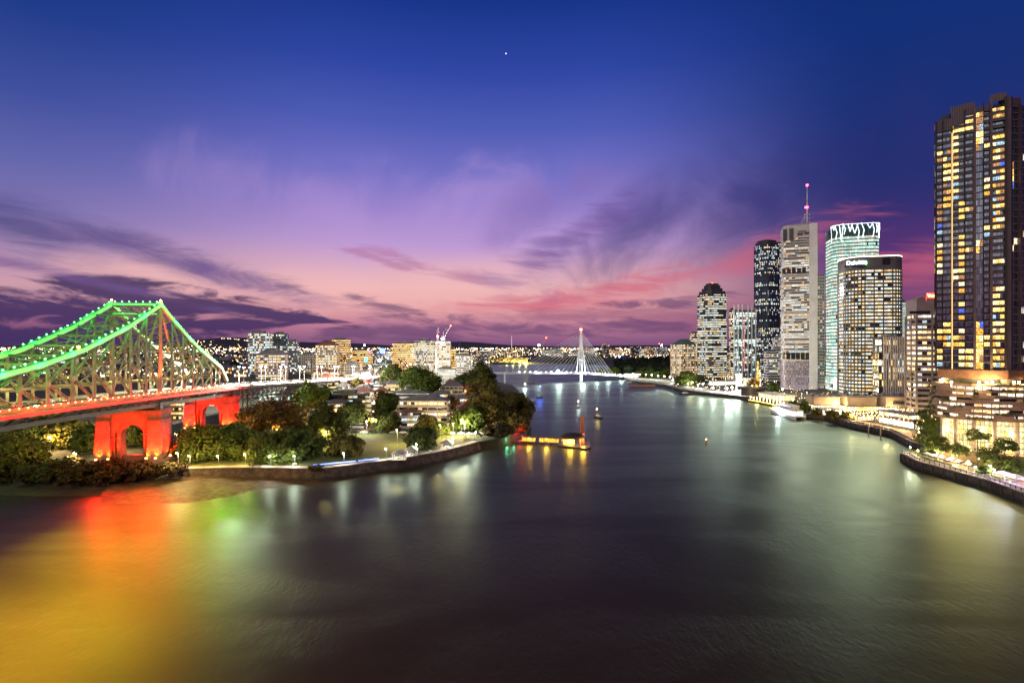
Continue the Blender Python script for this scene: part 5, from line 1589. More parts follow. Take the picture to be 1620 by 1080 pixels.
# tower with the zigzag light crown
P = fit(rect(1, .8, math.radians(-16), .22, 6), 1306, 1391, 562)
z1, zc = AZ(352, 562), AZ(372, 562)
one = tower("office_tower", "tall pale lit office tower crowned with a zigzag of white light tubes", "tower", P, 4, zc, 46, mat("dark_green_spandrel", (.06, .085, .075), .4), W_officeb, uw=2.6, band=.72, depth=.3)
cr = MB(); cr.prism(inset(P, 1.0), zc, z1 - 1.5, bottom=True); cr.ring(P, zc, z1 - 3, 3.0, 0, 4); cr.build("crown_screen", windows("crown_glass", .22, [TEAL, COOL, TEAL], .7, glass=(.03, .06, .06), group=3), one)
lt = MB(); m = len(P); per = [0]
for k in range(m): per.append(per[-1] + math.dist(P[k], P[(k + 1) % m]))
def onper(u):
    u = (u % 1) * per[-1]
    for k in range(m):
        if u <= per[k + 1]:
            t_ = (u - per[k]) / max(1e-6, per[k + 1] - per[k]); a, c = P[k], P[(k + 1) % m]
            return (a[0] + (c[0] - a[0]) * t_, a[1] + (c[1] - a[1]) * t_)
    return P[0]
OP = inset(P, -.5)
rr = random.Random(4); u = 0
while u < .62:
    w = .022 + .020 * rr.random(); hi, lo = z1 + rr.uniform(-1, 1), zc + rr.uniform(-12, 6)
    def at(u_, z): p = onper(u_); q = (p[0], p[1] - .7); return (q[0], q[1], z)
    seq = [(u, hi), (u + w * .45, (hi + lo) / 2), (u + w * .2, lo)] if rr.random() < .5 else [(u, hi), (u + w * .5, lo + 4), (u + w, hi)]
    for a, c in zip(seq[:-1], seq[1:]): lt.bar(at(*a), at(*c), .42)
    u += w * .85
for k in range(36):
    a, c = onper(.62 * k / 36), onper(.62 * (k + 1) / 36); lt.bar((a[0], a[1] - .6, z1 - .3), (c[0], c[1] - .6, z1 - .3), .35)
lt.build("zigzag_light", glow("crown_tube", (.80, 1, .97), 2.2), one)
b = MB(); b.ring(inset(P, -.12), 4, 22, 3.2, 0, 5); b.build("lobby_glass", W_officeb, one)

# white tower with a mast
P = fit(rect(1, .7, math.radians(-20), .08, 3), 1235, 1294, 598)
zt = AZ(354, 598)
rip = tower("office_tower", "white slab tower with a tall mast, two red mast lights and a white spine", "tower", P, 4, zt, 50, M_pale, W_office_s, uw=3.2, band=.5, depth=.6, topband=15, base=36, skip=(19, 34),
            win_of={k: W_office for k in (4, 5, 9, 10, 12, 22, 23, 24, 29, 30, 38, 39, 40, 44, 45)})
roof_part(rip, P, zt, "flat", M_pale)
x, y, a = face_at(P, 1287)
b = MB(); b.box((x, y + 1, (zt + 8) / 2), (8.2, 5, zt + 2 - 8), a); b.build("spine", M_white, rip)
P2 = fit(rect(1, 1.2, math.radians(-20)), 1291, 1304, 604); zw = AZ(434, 604)
facade_parts(rip, P2, 4, zw, 36, M_pale, W_few, 2.4, .5, .4, piers=2.6, pier_w=.7, base=8, wall_name="wing_wall")
for px, py, w_, h_ in ((1242, 372, 4.2, 14), (1252, 371, 4.4, 14), (1269, 366, 8, 1.2), (1266, 370.5, 6, 3), (1277, 369, 6, 3), (1240, 429, 4, 6), (1248, 429, 4, 6), (1256, 428, 4, 6), (1264, 428, 4, 6), (1272, 427, 4, 6)):
    x, y, a = face_at(P, px); b = MB(); b.box((x, y - .05, AZ(py, y)), (w_, .7, h_), a); b.build("dark_opening", M_glassd, rip)
for k in range(6):
    px = 1239.5 + 7.6 * k; x, y, a = face_at(P, px); b = MB(); b.box((x, y - .05, AZ(563, y)), (4.3, .7, 8), a); b.build("dark_opening", M_glassd, rip)
sc = MB(); sc.ring(inset(P, -.35), 6, 40, 1.6, 3, 15); sc.build("base_screen", windows("mauve_screen", .55, [(.75, .62, 1), (.9, .85, 1), (1, .9, .9), (.7, .6, 1)], .75, glass=(.12, .10, .12), group=1, frame=.5, vframe=.3, fcol=(.22, .19, .2)), rip)
mx, my, _ = face_at(P, 1277); my += 9; mx = AX(1277, my)
b = MB(); b.tube((mx, my, zt - 1), (mx, my, AZ(334, my)), 1.2, .9, 8); b.tube((mx, my, AZ(334, my)), (mx, my, AZ(293, my)), .75, .35, 8)
for z_ in (zt + 5, zt + 9, zt + 14): b.bar((mx - 3, my, z_), (mx + 3, my, z_), .5); b.box((mx - 3, my, z_), (.9, .9, 1.6)); b.box((mx + 3, my, z_ + .3), (.9, .9, 1.4))
for dx in (-11, -8.5): b.bar((mx + dx, my - 2, zt), (mx, my, zt + 17), .35)
b.build("mast", mat("mast_white", (.7, .68, .7), .5), rip)
for py in (293, 328):
    b = MB(); b.ball((mx, my, AZ(py, my)), 1.5, 10, 6)
    if py > 300: b.ball((mx - 2.0, my, AZ(py, my)), 1.2, 8, 5); b.bar((mx - 2, my, AZ(py, my)), (mx, my, AZ(py, my)), .3)
    b.build("mast_light", glow("mast_red", (1, .03, .08), 14), rip)

# dark rounded tower
P = fit(rect(1, .9, math.radians(20), .28, 4), 1193, 1233, 760); z1 = AZ(378, 760)
au = tower("apartment_tower", "very tall dark blue rounded tower speckled with white windows", "tower", P, 4, z1 - 8, 66, mat("navy_cladding", (.02, .028, .05), .35), W_dark, uw=1.5, band=.74, depth=.2, piers=5.2, pier_w=.5, skip=(30, 31, 45))
b = MB(); b.prism(inset(P, 1.5), z1 - 8.05, z1 - 3, bottom=True); b.prism(inset(P, 4), z1 - 3.02, z1, bottom=True); b.build("roof", M_dark, au)
# pale tower slice behind it
Bd("pale grey tower slice showing between the dark rounded tower and the mast tower", 1227, 1240, 385, 820, wall=M_grey, win=W_resw, zb=4, fh=3.2, name="apartment_tower", cat="tower")

# glass tower with white fins and a red line
P = fit(rect(1, .6, math.radians(8)), 1160, 1197, 735); z1 = AZ(490, 735)
gl = tower("office_tower", "teal glass tower with white vertical fins and a red vertical light line", "tower", P, 4, z1, 30, mat("teal_spandrel", (.07, .12, .125), .35), W_teal, uw=1.8, band=.78, depth=.15)
for k, px in enumerate((1161.5, 1168, 1174, 1183, 1189, 1195)):
    x, y, a = face_at(P, px); b = MB(); b.box((x, y - .7, (z1 + 14) / 2), (1.1, 1.6, z1 + (3 if px < 1190 else -9)), a); b.build("white_fin", M_white, gl)
x, y, a = face_at(P, 1177); b = MB(); b.box((x, y - .6, AZ(545, y)), (1.0, 1.0, 78), a); b.build("red_light_line", glow("red_line", (.75, .04, .03), .6), gl)
for py in (516, 540): x, y, a = face_at(P, 1172); b = MB(); b.box((x, y - .5, AZ(py, y)), (24, .6, .9), a); b.build("white_band", glow("pale_band", (.7, 1, .95), .8), gl)
Bd("slim dark tower with orange windows directly left of the teal glass tower", 1153, 1166, 490, 765, wall=M_dark, win=W_warm_lit, zb=4, name="apartment_tower", cat="tower", fh=3.2)

# dark tower with stepped crown
P = fit(rect(1, .9, math.radians(14), .18, 1), 1103, 1150.5, 800); z1 = AZ(465, 800)
wf = tower("office_tower", "dark green office tower with stepped pyramid crown and yellow lit floors", "tower", P, 4, z1, 38, mat("dark_green_cladding", (.05, .06, .055), .4), W_office, uw=3.2, band=.55, depth=.35, win_of={k: W_office_s for k in list(range(0, 9)) + [36, 37]})
b = MB(); zz = z1
for k, (d_, h_) in enumerate(((2.5, 5.5), (6.5, 5.0), (9.5, 5.0), (12, 3))): b.prism(inset(P, d_), zz - .02, zz + h_, bottom=True); zz += h_
b.build("stepped_crown", M_dark, wf)
b = MB(); b.ball((sum(p[0] for p in P) / len(P), sum(p[1] for p in P) / len(P), zz + .8), 1.2, 8, 5); b.build("red_beacon", glow("beacon_red2", (1, .04, .03), 14), wf)

# hotel with pale piers and green roof
P = fit(rect(1, .6, math.radians(28)), 1061, 1103, 850); z1 = AZ(545, 850)
ho = tower("hotel", "beige hotel with pale vertical piers and a green hipped roof", "hotel", P, 3, z1, 14, M_beige, W_warm_lit, uw=2.5, band=.7, depth=.4, piers=3.4, pier_w=1.4)
roof_part(ho, inset(P, 1.5), z1, "hip", mat("green_copper", (.10, .18, .14), .6))
Bd("pale tower top peeking over the beige hotel", 1091, 1106, 527, 930, wall=M_beige, win=W_warm_lit, zb=3, name="apartment_tower", cat="tower")
Bd("low white office block with dark rows between the rounded tower and the mast tower", 1208, 1234, 556, 690, wall=M_white, win=W_few, zb=4, fh=3.4, band=.5, name="office_building", cat="office block", ratio=.6)
Bd("small stepped white block above the low white office block", 1222, 1236, 534, 720, wall=M_white, win=W_office_s, zb=4, name="office_building", cat="office block")
Bd("brown low block between stepped crown tower and teal glass tower", 1150, 1160, 568, 770, wall=M_brown, win=W_warm_lit, zb=4, name="office_building", cat="office block")
Bd("white lit sliver of a tower behind the broad brown tower's edge", 1424, 1434, 478, 640, wall=M_white, win=W_officeb, zb=4, name="office_building", cat="office block")

# low block with white vertical fins
P = fit(rect(1, .55, math.radians(-12)), 1380, 1434, 440); z1 = AZ(535, 440)
fi = tower("office_building", "eight storey block with bright white vertical fins beside a brown glass flank", "office block", P, 4, z1, 10, M_brown, W_res, uw=2.2, band=.8, depth=.2, topband=1.0)
for k in range(11):
    px = 1397.5 + 3.55 * k; x, y, a = face_at(P, px); b = MB(); b.box((x, y - .55, (z1 + 8) / 2 + 1), (.75, 1.2, z1 - 7), a); b.build("white_fin", mat("fin_white", (.78, .74, .66), .5), fi)
roof_part(fi, P, z1, "flat", M_grey)
lamp("fin wash", (AX(1412, 420), 410, 9), 110000, (1, .88, .62), 1.5, 100, (AX(1415, 436), 438, 34), .8)

# beige block with the red roof sign
P = fit(rect(1, .8, math.radians(-14)), 1433, 1500, 362); z1 = AZ(473, 362)
be = tower("office_building", "beige office block with brown bands, lit rows and a glowing red roof sign", "office block", P, 4, z1, 20, M_mauve, W_warm_lit, uw=3.0, band=.5, depth=.5, piers=9, pier_w=1.2, topband=11, win_of={k: W_few for k in (0, 2, 3, 4, 5, 8)} | {7: W_office_s, 18: W_few, 17: W_office_s})
roof_part(be, P, z1, "flat", M_mauve)
x, y, a = face_at(P, 1476)
b = MB(); b.box((x, y - .3, AZ(467.5, y)), (8.6, .4, 4.2), a); b.box((x + 4, y + 1, z1 + .5), (.4, .4, 3), a); b.box((x - 4, y + 1, z1 + .5), (.4, .4, 3), a); b.build("roof_sign", glow("roof_sign_red", (.8, .006, .008), 1.2), be)
text_part("Veolia", glow("sign_amber", (1, .42, .12), 7), be, (x - .1, y - .75, AZ(467.7, y)), 3.0, a)
x, y, a = face_at(P, 1455); b = MB(); b.box((x, y - .1, AZ(494, y)), (12.5, .5, 1.9), a); b.build("dark_opening", M_glassd, be)

# ------------------------------------------------------------------ the near apartment tower
A1, A2, A3 = (202.5, 245.5), (222.6, 231.0), (230.3, 232.3)
BODY = [A1, A2, A3, (258, 243), (264, 280), (234, 282)]
ap = thing("apartment_tower", "dark brown apartment tower with stepped mesh roof and golden lit flats above planted terraces", "tower", (225, 250, 4))
zb_, nfl, fh_ = 46.4, 38, 3.14
ztop = zb_ + nfl * fh_
M_apwall = mat("dark_brown_frame", (.04, .028, .028), .55, scale=.2)
M_appier = mat("mauve_pier", (.16, .105, .105), .6, scale=.15)
core = MB(); core.prism(inset(BODY, 2.6), zb_ - 8, ztop + 2); core.build("core_wall", M_dark, ap)
def fpt(px, out=0.0):                       # along the river front, by column of the photograph
    u = (px - CX) / F
    a, c = (A1, A2) if px <= 1594.5 else (A2, A3)
    fa, fb = a[0] - u * a[1], c[0] - u * c[1]
    t_ = fa / (fa - fb); x, y = a[0] + (c[0] - a[0]) * t_, a[1] + (c[1] - a[1]) * t_
    dx, dy = c[0] - a[0], c[1] - a[1]; L = math.hypot(dx, dy)
    return (x + dy / L * out, y - dx / L * out)
# bays: px0, px1, set-back, share lit, window splits, slab reach
BAYS = [(1481.5, 1491.5, .9, .56, 1, .25), (1491.5, 1504.5, .7, .62, 2, .05), (1508, 1517, 1.5, .56, 1, .45), (1517, 1526.5, .9, .5, 1, .2), (1526.5, 1540, .6, .32, 2, .5), (1543.5, 1556, .5, .42, 2, .15), (1556, 1566.5, .8, .40, 1, .35), (1569.5, 1589.5, 1.0, .70, 3, .5)]
BAYS2 = [(1598, 1605, .3, .14, 1, .2), (1605, 1610.8, .3, .2, 1, .2)]
slab = MB(); dark = MB(); bal = MB(); rnd = random.Random(21)
litcol = [glow(f"room_{k}", c, s) for k, (c, s) in enumerate([((1, .68, .22), 1.25), ((1, .78, .36), 1.5), ((1, .56, .13), 1.05), ((1, .86, .58), 1.5), ((1, .42, .16), .75), ((.62, .86, 1), .8)])]
def room_mat(k):
    name = f"lit_room_{k}"
    if name in MATS: return MATS[name]
    c, s = [((1, .58, .12), 2.4), ((1, .68, .22), 2.9), ((1, .48, .07), 1.9), ((1, .80, .45), 2.6), ((.85, .40, .16), 1.0), ((.50, .78, 1), 1.3), ((.1, .2, 1), 1.4)][k]
    m = bpy.data.materials.new(name); m.use_nodes = True; nt = m.node_tree; b = nt.nodes["Principled BSDF"]
    tc = nn(nt, "ShaderNodeTexCoord"); sp = nn(nt, "ShaderNodeSeparateXYZ", {0: tc.outputs["UV"]})
    u, v = sp.outputs[0], sp.outputs[1]
    cv = nn(nt, "ShaderNodeCombineXYZ", {0: mth(nt, "MULTIPLY", u, 2.3), 1: mth(nt, "MULTIPLY", v, 1.6)})
    nz = nn(nt, "ShaderNodeTexNoise", {"Vector": cv.outputs[0], "Scale": 1.6, "Detail": 3.0, "Roughness": .6}, noise_dimensions="2D").outputs[0]
    room = smooth(nt, nz, .34, .66, .22, 1.2)
    fl = mth(nt, "FRACT", u); curt = mth(nt, "ADD", .75, mth(nt, "MULTIPLY", mth(nt, "SINE", mth(nt, "MULTIPLY", u, 42.0)), .16))
    ceil = smooth(nt, mth(nt, "FRACT", v), .55, .95, .85, 1.25)
    fr_ = mth(nt, "MULTIPLY", mth(nt, "GREATER_THAN", fl, .05), mth(nt, "GREATER_THAN", mth(nt, "FRACT", mth(nt, "MULTIPLY", u, 2.0)), .05))
    e = mth(nt, "MULTIPLY", mth(nt, "MULTIPLY", room, mth(nt, "MULTIPLY", ceil, curt)), mth(nt, "MULTIPLY", fr_, s))
    b.inputs["Base Color"].default_value = (.05, .05, .05, 1); b.inputs["Roughness"].default_value = .2
    b.inputs["Emission Color"].default_value = (*c, 1); nt.links.new(e, b.inputs["Emission Strength"])
    m.cycles.emission_sampling = "NONE"; MATS[name] = m
    return m
M_apglass = windows("flat_glass", 0.0, [WHT], 0.0, glass=(.022, .034, .048), group=2, frame=.07)
nwin = 0; lit_list = []; colbias = {7: .0}
stepz = {0: -6.0, 1: -4.2, 2: -1.8, 3: -1.0, 4: 1.0, 5: 0.2, 6: 0.4, 7: 3.0}
front = [p for p in (A1, A2)]
for bi, (p0, p1, sb, lit, nw, reach) in enumerate(BAYS + BAYS2):
    hi = ztop + (stepz.get(bi, 2.0))
    run = rnd.random()
    for fl in range(nfl):
        za, zt_ = zb_ + fl * fh_, zb_ + (fl + 1) * fh_
        if zt_ > hi: continue
        a, c = fpt(p0), fpt(p1); a2, c2 = fpt(p0, -sb - 1.2), fpt(p1, -sb - 1.2); ao, co = fpt(p0, reach), fpt(p1, reach)
        slab.hexa([(*ao, za - .02), (*co, za - .02), (*c2, za - .02), (*a2, za - .02), (*ao, za + .26), (*co, za + .26), (*c2, za + .26), (*a2, za + .26)])
        if sb > .55: # glass balustrade
            i0, i1 = fpt(p0, reach - .1), fpt(p1, reach - .1); bal.face([(*i0, za + .26), (*i1, za + .26), (*i1, za + 1.25), (*i0, za + 1.25)])
        w0, w1 = fpt(p0, -sb), fpt(p1, -sb)
        if rnd.random() < .45: run = rnd.random()
        for q in range(nw):
            f0, f1 = q / nw, (q + 1) / nw
            x0 = (w0[0] + (w1[0] - w0[0]) * f0, w0[1] + (w1[1] - w0[1]) * f0); x1 = (w0[0] + (w1[0] - w0[0]) * f1, w0[1] + (w1[1] - w0[1]) * f1)
            seed = rnd.randint(0, 500)
            quad = ([(*x0, za + .2), (*x1, za + .2), (*x1, zt_ - .05), (*x0, zt_ - .05)], [(seed, seed), (seed + 1 + (nw == 1), seed), (seed + 1 + (nw == 1), seed + 1), (seed, seed + 1)])
            if run < lit + .01 and rnd.random() < .93: lit_list.append((abs(p1 - p0), quad, rnd.choice([0, 0, 0, 1, 1, 1, 2, 2, 3, 3, 4, 4, 5] + ([6] if rnd.random() < .3 else []))))
            else: dark.face(*quad)
slab.build("floor_slabs_frame", mat("slab_edge", (.26, .21, .19), .6), ap)
gb = M_apglass.node_tree.nodes["Principled BSDF"]; gb.inputs["Metallic"].default_value = .85
for l_ in list(M_apglass.node_tree.links):
    if l_.to_socket == gb.inputs["Base Color"]: M_apglass.node_tree.links.remove(l_)
nt_g = M_apglass.node_tree; tcg = nn(nt_g, "ShaderNodeTexCoord"); sg_ = nn(nt_g, "ShaderNodeSeparateXYZ", {0: tcg.outputs["UV"]})
wg = nn(nt_g, "ShaderNodeTexWhiteNoise", {"Vector": nn(nt_g, "ShaderNodeCombineXYZ", {0: mth(nt_g, "FLOOR", mth(nt_g, "MULTIPLY", sg_.outputs[0], 2.0)), 1: mth(nt_g, "FLOOR", sg_.outputs[1])}).outputs[0]}, noise_dimensions="2D").outputs["Value"]
mullion = mth(nt_g, "LESS_THAN", mth(nt_g, "FRACT", mth(nt_g, "MULTIPLY", sg_.outputs[0], 2.0)), .10)
nt_g.links.new(mixc(nt_g, mullion, mixc(nt_g, wg, (.10, .14, .18), (.34, .42, .48)), (.05, .045, .045)), gb.inputs["Base Color"])
dark.build("glazing", M_apglass, ap)["kind"] = "stuff"
bal.build("balustrade_glazing", mat("smoked_glass", (.03, .035, .04), .15), ap)["kind"] = "stuff"
rnd.shuffle(lit_list)
rest = {}
for k, (w, q, mk_) in enumerate(lit_list):
    if k < 99: b = MB(); b.face(*q); b.build("window", room_mat(mk_), ap)
    else: rest.setdefault(mk_, []).append(q)
rb = MB(); keys = sorted(rest)
for i, kk in enumerate(keys):
    rb.cur = i
    for q in rest[kk]: rb.face(*q)
if keys: rb.build("window", [room_mat(k) for k in keys], ap)["kind"] = "stuff"
# vertical piers, mesh parapets, light strip
for px, w, m_ in ((1481.0, .6, M_apwall), (1491.5, .25, M_apwall), (1526.5, .3, M_apwall), (1541.7, .9, M_appier), (1556, .2, M_apwall), (1568, .9, M_appier), (1591, .7, M_apwall), (1594.6, 1.6, M_appier), (1597.4, .4, M_apwall), (1611, .5, M_appier)):
    x, y = fpt(px, .3); b = MB(); a_ = math.atan2(A2[1] - A1[1], A2[0] - A1[0]) if px < 1596 else math.atan2(A3[1] - A2[1], A3[0] - A2[0])
    hi = ztop + (-1.5 if px < 1507 else 1.5 if px < 1545 else 3.6); b.box((x, y, (zb_ - 2 + hi) / 2), (w, 1.5, hi - zb_ + 2), a_); b.build("pier", m_, ap)
x, y = fpt(1506.2, .25); b = MB(); b.box((x, y, (zb_ + ztop - 8) / 2), (.24, .3, ztop - 8 - zb_), 0); b.build("light_strip", glow("amber_strip", (1, .58, .14), 1.1), ap)
M_mesh = bpy.data.materials.new("mesh_screen"); M_mesh.use_nodes = True
nt = M_mesh.node_tree; bs = nt.nodes["Principled BSDF"]; tc = nn(nt, "ShaderNodeTexCoord"); sp = nn(nt, "ShaderNodeSeparateXYZ", {0: tc.outputs["UV"]})
g_ = mth(nt, "MAXIMUM", mth(nt, "LESS_THAN", mth(nt, "FRACT", sp.outputs[0]), .22), mth(nt, "LESS_THAN", mth(nt, "FRACT", sp.outputs[1]), .22))
nt.links.new(mixc(nt, g_, (.065, .045, .055), (.22, .16, .18)), bs.inputs["Base Color"]); bs.inputs["Roughness"].default_value = .5
for p0, p1, zl, zh in ((1481, 1505, -6.5, -1.0), (1505, 1526, -5.0, 4.2), (1526, 1542, -1.6, 4.6), (1542, 1567, -1, 1.6), (1567, 1592, 2.6, 6.0), (1594.8, 1611, -.5, 3.8)):
    b = MB(); a, c = fpt(p0, .25), fpt(p1, .25); a2, c2 = fpt(p0, -4), fpt(p1, -4)
    pl = [a, c, c2, a2]; L = math.dist(a, c); z0_, z1_ = ztop + zl, ztop + zh
    b.face([(*a, z0_), (*c, z0_), (*c, z1_), (*a, z1_)], [(0, 0), (L / .8, 0), (L / .8, (z1_ - z0_) / .8), (0, (z1_ - z0_) / .8)])
    b.face([(*c, z0_), (*c2, z0_), (*c2, z1_), (*c, z1_)], [(0, 0), (5, 0), (5, 5), (0, 5)]); b.face([(*a2, z0_), (*a, z0_), (*a, z1_), (*a2, z1_)], [(0, 0), (5, 0), (5, 5), (0, 5)])
    b.face([(*p, z1_) for p in pl]); b.build("mesh_parapet", M_mesh, ap)
# flank beyond the corner
fk = MB(); fk.ring([A3, (258, 243), (264, 280), (234, 282), A1], zb_, ztop + 1, 2.4, 0, nfl, closed=False); fk.build("flank_glazing", windows("flank_windows", .3, [YEL, WARM, WHT, BLU], 1.6, glass=(.015, .018, .022), group=2, vframe=.12, frame=.14, fcol=(.2, .16, .14)), ap)
# brown screen under the flats
b = MB(); a, c, d_ = fpt(1483, 1.2), fpt(1594, 1.6), (262, 236)
for p, q, h_ in ((a, c, 3.6), (c, d_, 3.6)):
    L = math.dist(p, q); b.face([(*p, zb_ - 4.2), (*q, zb_ - 4.2), (*q, zb_ - .2), (*p, zb_ - .2)], [(0, 0), (L / .7, 0), (L / .7, 5), (0, 5)])
b.face([(*a, zb_ - .2), (*c, zb_ - .2), (*d_, zb_ - .2), (258, 260, zb_ - .2), (226, 272, zb_ - .2)])
b.face([(*a, zb_ - 4.2), (*c, zb_ - 4.2), (*d_, zb_ - 4.2), (258, 260, zb_ - 4.2), (226, 272, zb_ - 4.2)][::-1])
b.build("screen_band", mat("red_brown_screen", (.19, .095, .06), .6), ap)

# planted podium terraces: a thing of its own look, part of the tower
def podium_plan(g=0.0):
    c = [(224, 272), (208.5, 254), (203.6, 245.5), (205, 239), (209.5, 233.5), (216, 229.5), (225, 226.8), (236, 226), (252, 227), (268, 230), (272, 285), (232, 285)]
    return inset(c, -g)
zp0, zp1, nt_ = 23.6, 39.0, 6
pf = MB(); pcore = podium_plan(-2.4); pf.prism(pcore, zp0 - .2, zp1, bottom=True)
bands = []
lev = (zp1 - zp0) / nt_
M_plant = mat("planter_concrete", (.27, .175, .125), .75, scale=.3, var=.2)
rp = random.Random(8)
def subdiv(poly, st):
    out = []
    for k in range(len(poly)):
        a, c = poly[k], poly[(k + 1) % len(poly)]; n = max(1, int(math.dist(a, c) / st))
        for q in range(n): out.append((a[0] + (c[0] - a[0]) * q / n, a[1] + (c[1] - a[1]) * q / n))
    return out
fo = []
for k in range(nt_):
    z = zp0 + k * lev
    pl = subdiv(podium_plan(0.0), 2.2)
    cx_, cy_ = 232, 255
    wob = [(p[0] + (p[0] - cx_) / 40 * .9 * math.sin(i * .55 + k * 2.1), p[1] + (p[1] - cy_) / 40 * .9 * math.sin(i * .55 + k * 2.1)) for i, p in enumerate(pl)]
    # parapet of changing height: closed stretches and openings
    b = MB(); b.prism(wob, z - .25, z + .35, bottom=True)
    inn = inset(wob, .7)
    for i in range(len(wob)):
        j = (i + 1) % len(wob)
        v_ = math.sin(i * .37 + k * 1.9) + .7 * math.sin(i * .83 - k)
        h_ = 1.15 if v_ > -.9 else .8
        if v_ > .75: h_ = lev - .24
        b.hexa([(*wob[i], z + .3), (*wob[j], z + .3), (*inn[j], z + .3), (*inn[i], z + .3), (*wob[i], z + h_), (*wob[j], z + h_), (*inn[j], z + h_), (*inn[i], z + h_)])
        if h_ < 1.2 and rp.random() < .34: fo.append(((wob[i][0] + wob[j][0]) / 2, (wob[i][1] + wob[j][1]) / 2, z + h_ - .25))
    b.build("planter_band", M_plant, ap)
    lw = MB(); lw.ring(podium_plan(-2.0), z + .3, z + lev - .3, 3.0, k * 3 + 1, k * 3 + 1.98)
    lw.build("terrace_window", windows("terrace_rooms", .62, [(1, .66, .42), (1, .76, .55), (1, .86, .70), (1, .55, .22)], 2.4, glass=(.05, .04, .035), group=2, corr=.4), ap)
pf.build("podium_core", M_plant, ap)
b = MB(); b.prism(podium_plan(.4), zp1 - .1, zp1 + 1.0, bottom=True); b.build("terrace_parapet", M_plant, ap)
def leaf_blob(mbpts, r, per, leaf, m_, name, parent):
    P_ = []
    for (x, y, z) in mbpts:
        d = NPR.normal(size=(per, 3)); d /= np.linalg.norm(d, axis=1)[:, None]
        P_.append(np.array((x, y, z)) + d * NPR.random((per, 1)) ** .5 * r * np.array((1, 1, .75)))
    P_ = np.concatenate(P_) - np.array(parent.location); n = len(P_)
    nrm = NPR.normal(size=(n, 3)) + np.array((0, -.3, .5)); nrm /= np.linalg.norm(nrm, axis=1)[:, None]
    a = np.cross(nrm, NPR.normal(size=(n, 3))); a /= np.linalg.norm(a, axis=1)[:, None]; c = np.cross(nrm, a)
    s = leaf * (.6 + .7 * NPR.random((n, 1)))
    V = np.stack([P_ - a * s, P_ - c * s * .7, P_ + a * s, P_ + c * s * .7], axis=1).reshape(-1, 3)
    me = bpy.data.meshes.new(name); me.from_pydata(V.tolist(), [], np.arange(4 * n).reshape(-1, 4).tolist())
    uv = me.uv_layers.new(name="UVMap"); uv.data.foreach_set("uv", (np.repeat(NPR.random((n, 2)), 4, axis=0) * 50).astype(np.float32).ravel())
    me.materials.append(m_); o = bpy.data.objects.new(name, me); COL.objects.link(o); o.parent = parent
    return o
leaf_blob(fo, 1.15, 70, .26, L_bright, "foliage", ap)
ring_ = subdiv(podium_plan(-.8), 2.6)
leaf_blob([(p[0], p[1], zp1 + .9) for p in ring_ if rp.random() < .6 and p[1] < 262], 1.3, 90, .28, L_bright, "foliage", ap)
# columns, glowing lobby
cl = [(205.6, 244.5), (207.5, 239.5), (212, 235), (218.3, 231.8), (226, 229.3), (233, 228.6), (240.5, 228.6), (248, 229.5)]
for x, y in cl:
    b = MB(); b.tube((x, y, 3), (x, y, zp0 - .2), .85, .85, 14); b.build("column", mat("column_concrete", (.42, .35, .30), .6), ap)
b = MB(); LB = inset(podium_plan(), 6.5); b.ring(LB, 8.0, zp0 - .3, 1.5, 0, 6)
W_lobby = windows("lobby_glass", .93, [(1, .72, .18), (1, .78, .30), (1, .85, .48), (1, .74, .12)], 1.7, group=2, frame=.12, vframe=.07, blind=.3)
b.build("lobby_glass", W_lobby, ap)
b = MB(); b.prism(inset(podium_plan(), 1.5), 3.0, 8.05); b.build("podium_base", mat("sandstone", (.40, .28, .17), .8, scale=.25), ap)
for x, y, e in ((207, 241, 5500), (216, 234.6, 6500), (228, 232.5, 6500), (241, 232.5, 6500)):
    lamp("lobby light", (x, y, 17), e, (1, .72, .30), 1.2)
for px in (1452, 1505, 1549, 1561, 1570, 1604, 1612):
    p = podium_plan(-1.6); x, y = (205.8, 246) if px < 1460 else (AX(px, 231.5), 231.5)
    b = MB(); b.ball((x, y, zp1 + 1.9), .42, 8, 5); b.bar((x, y, zp1), (x, y, zp1 + 1.6), .1); b.build("terrace_lamp", E_warm, ap)
    lamp("terrace lamp light", (x, y - 1.0, zp1 + 2.2), 3600, (1, .68, .26), .35)

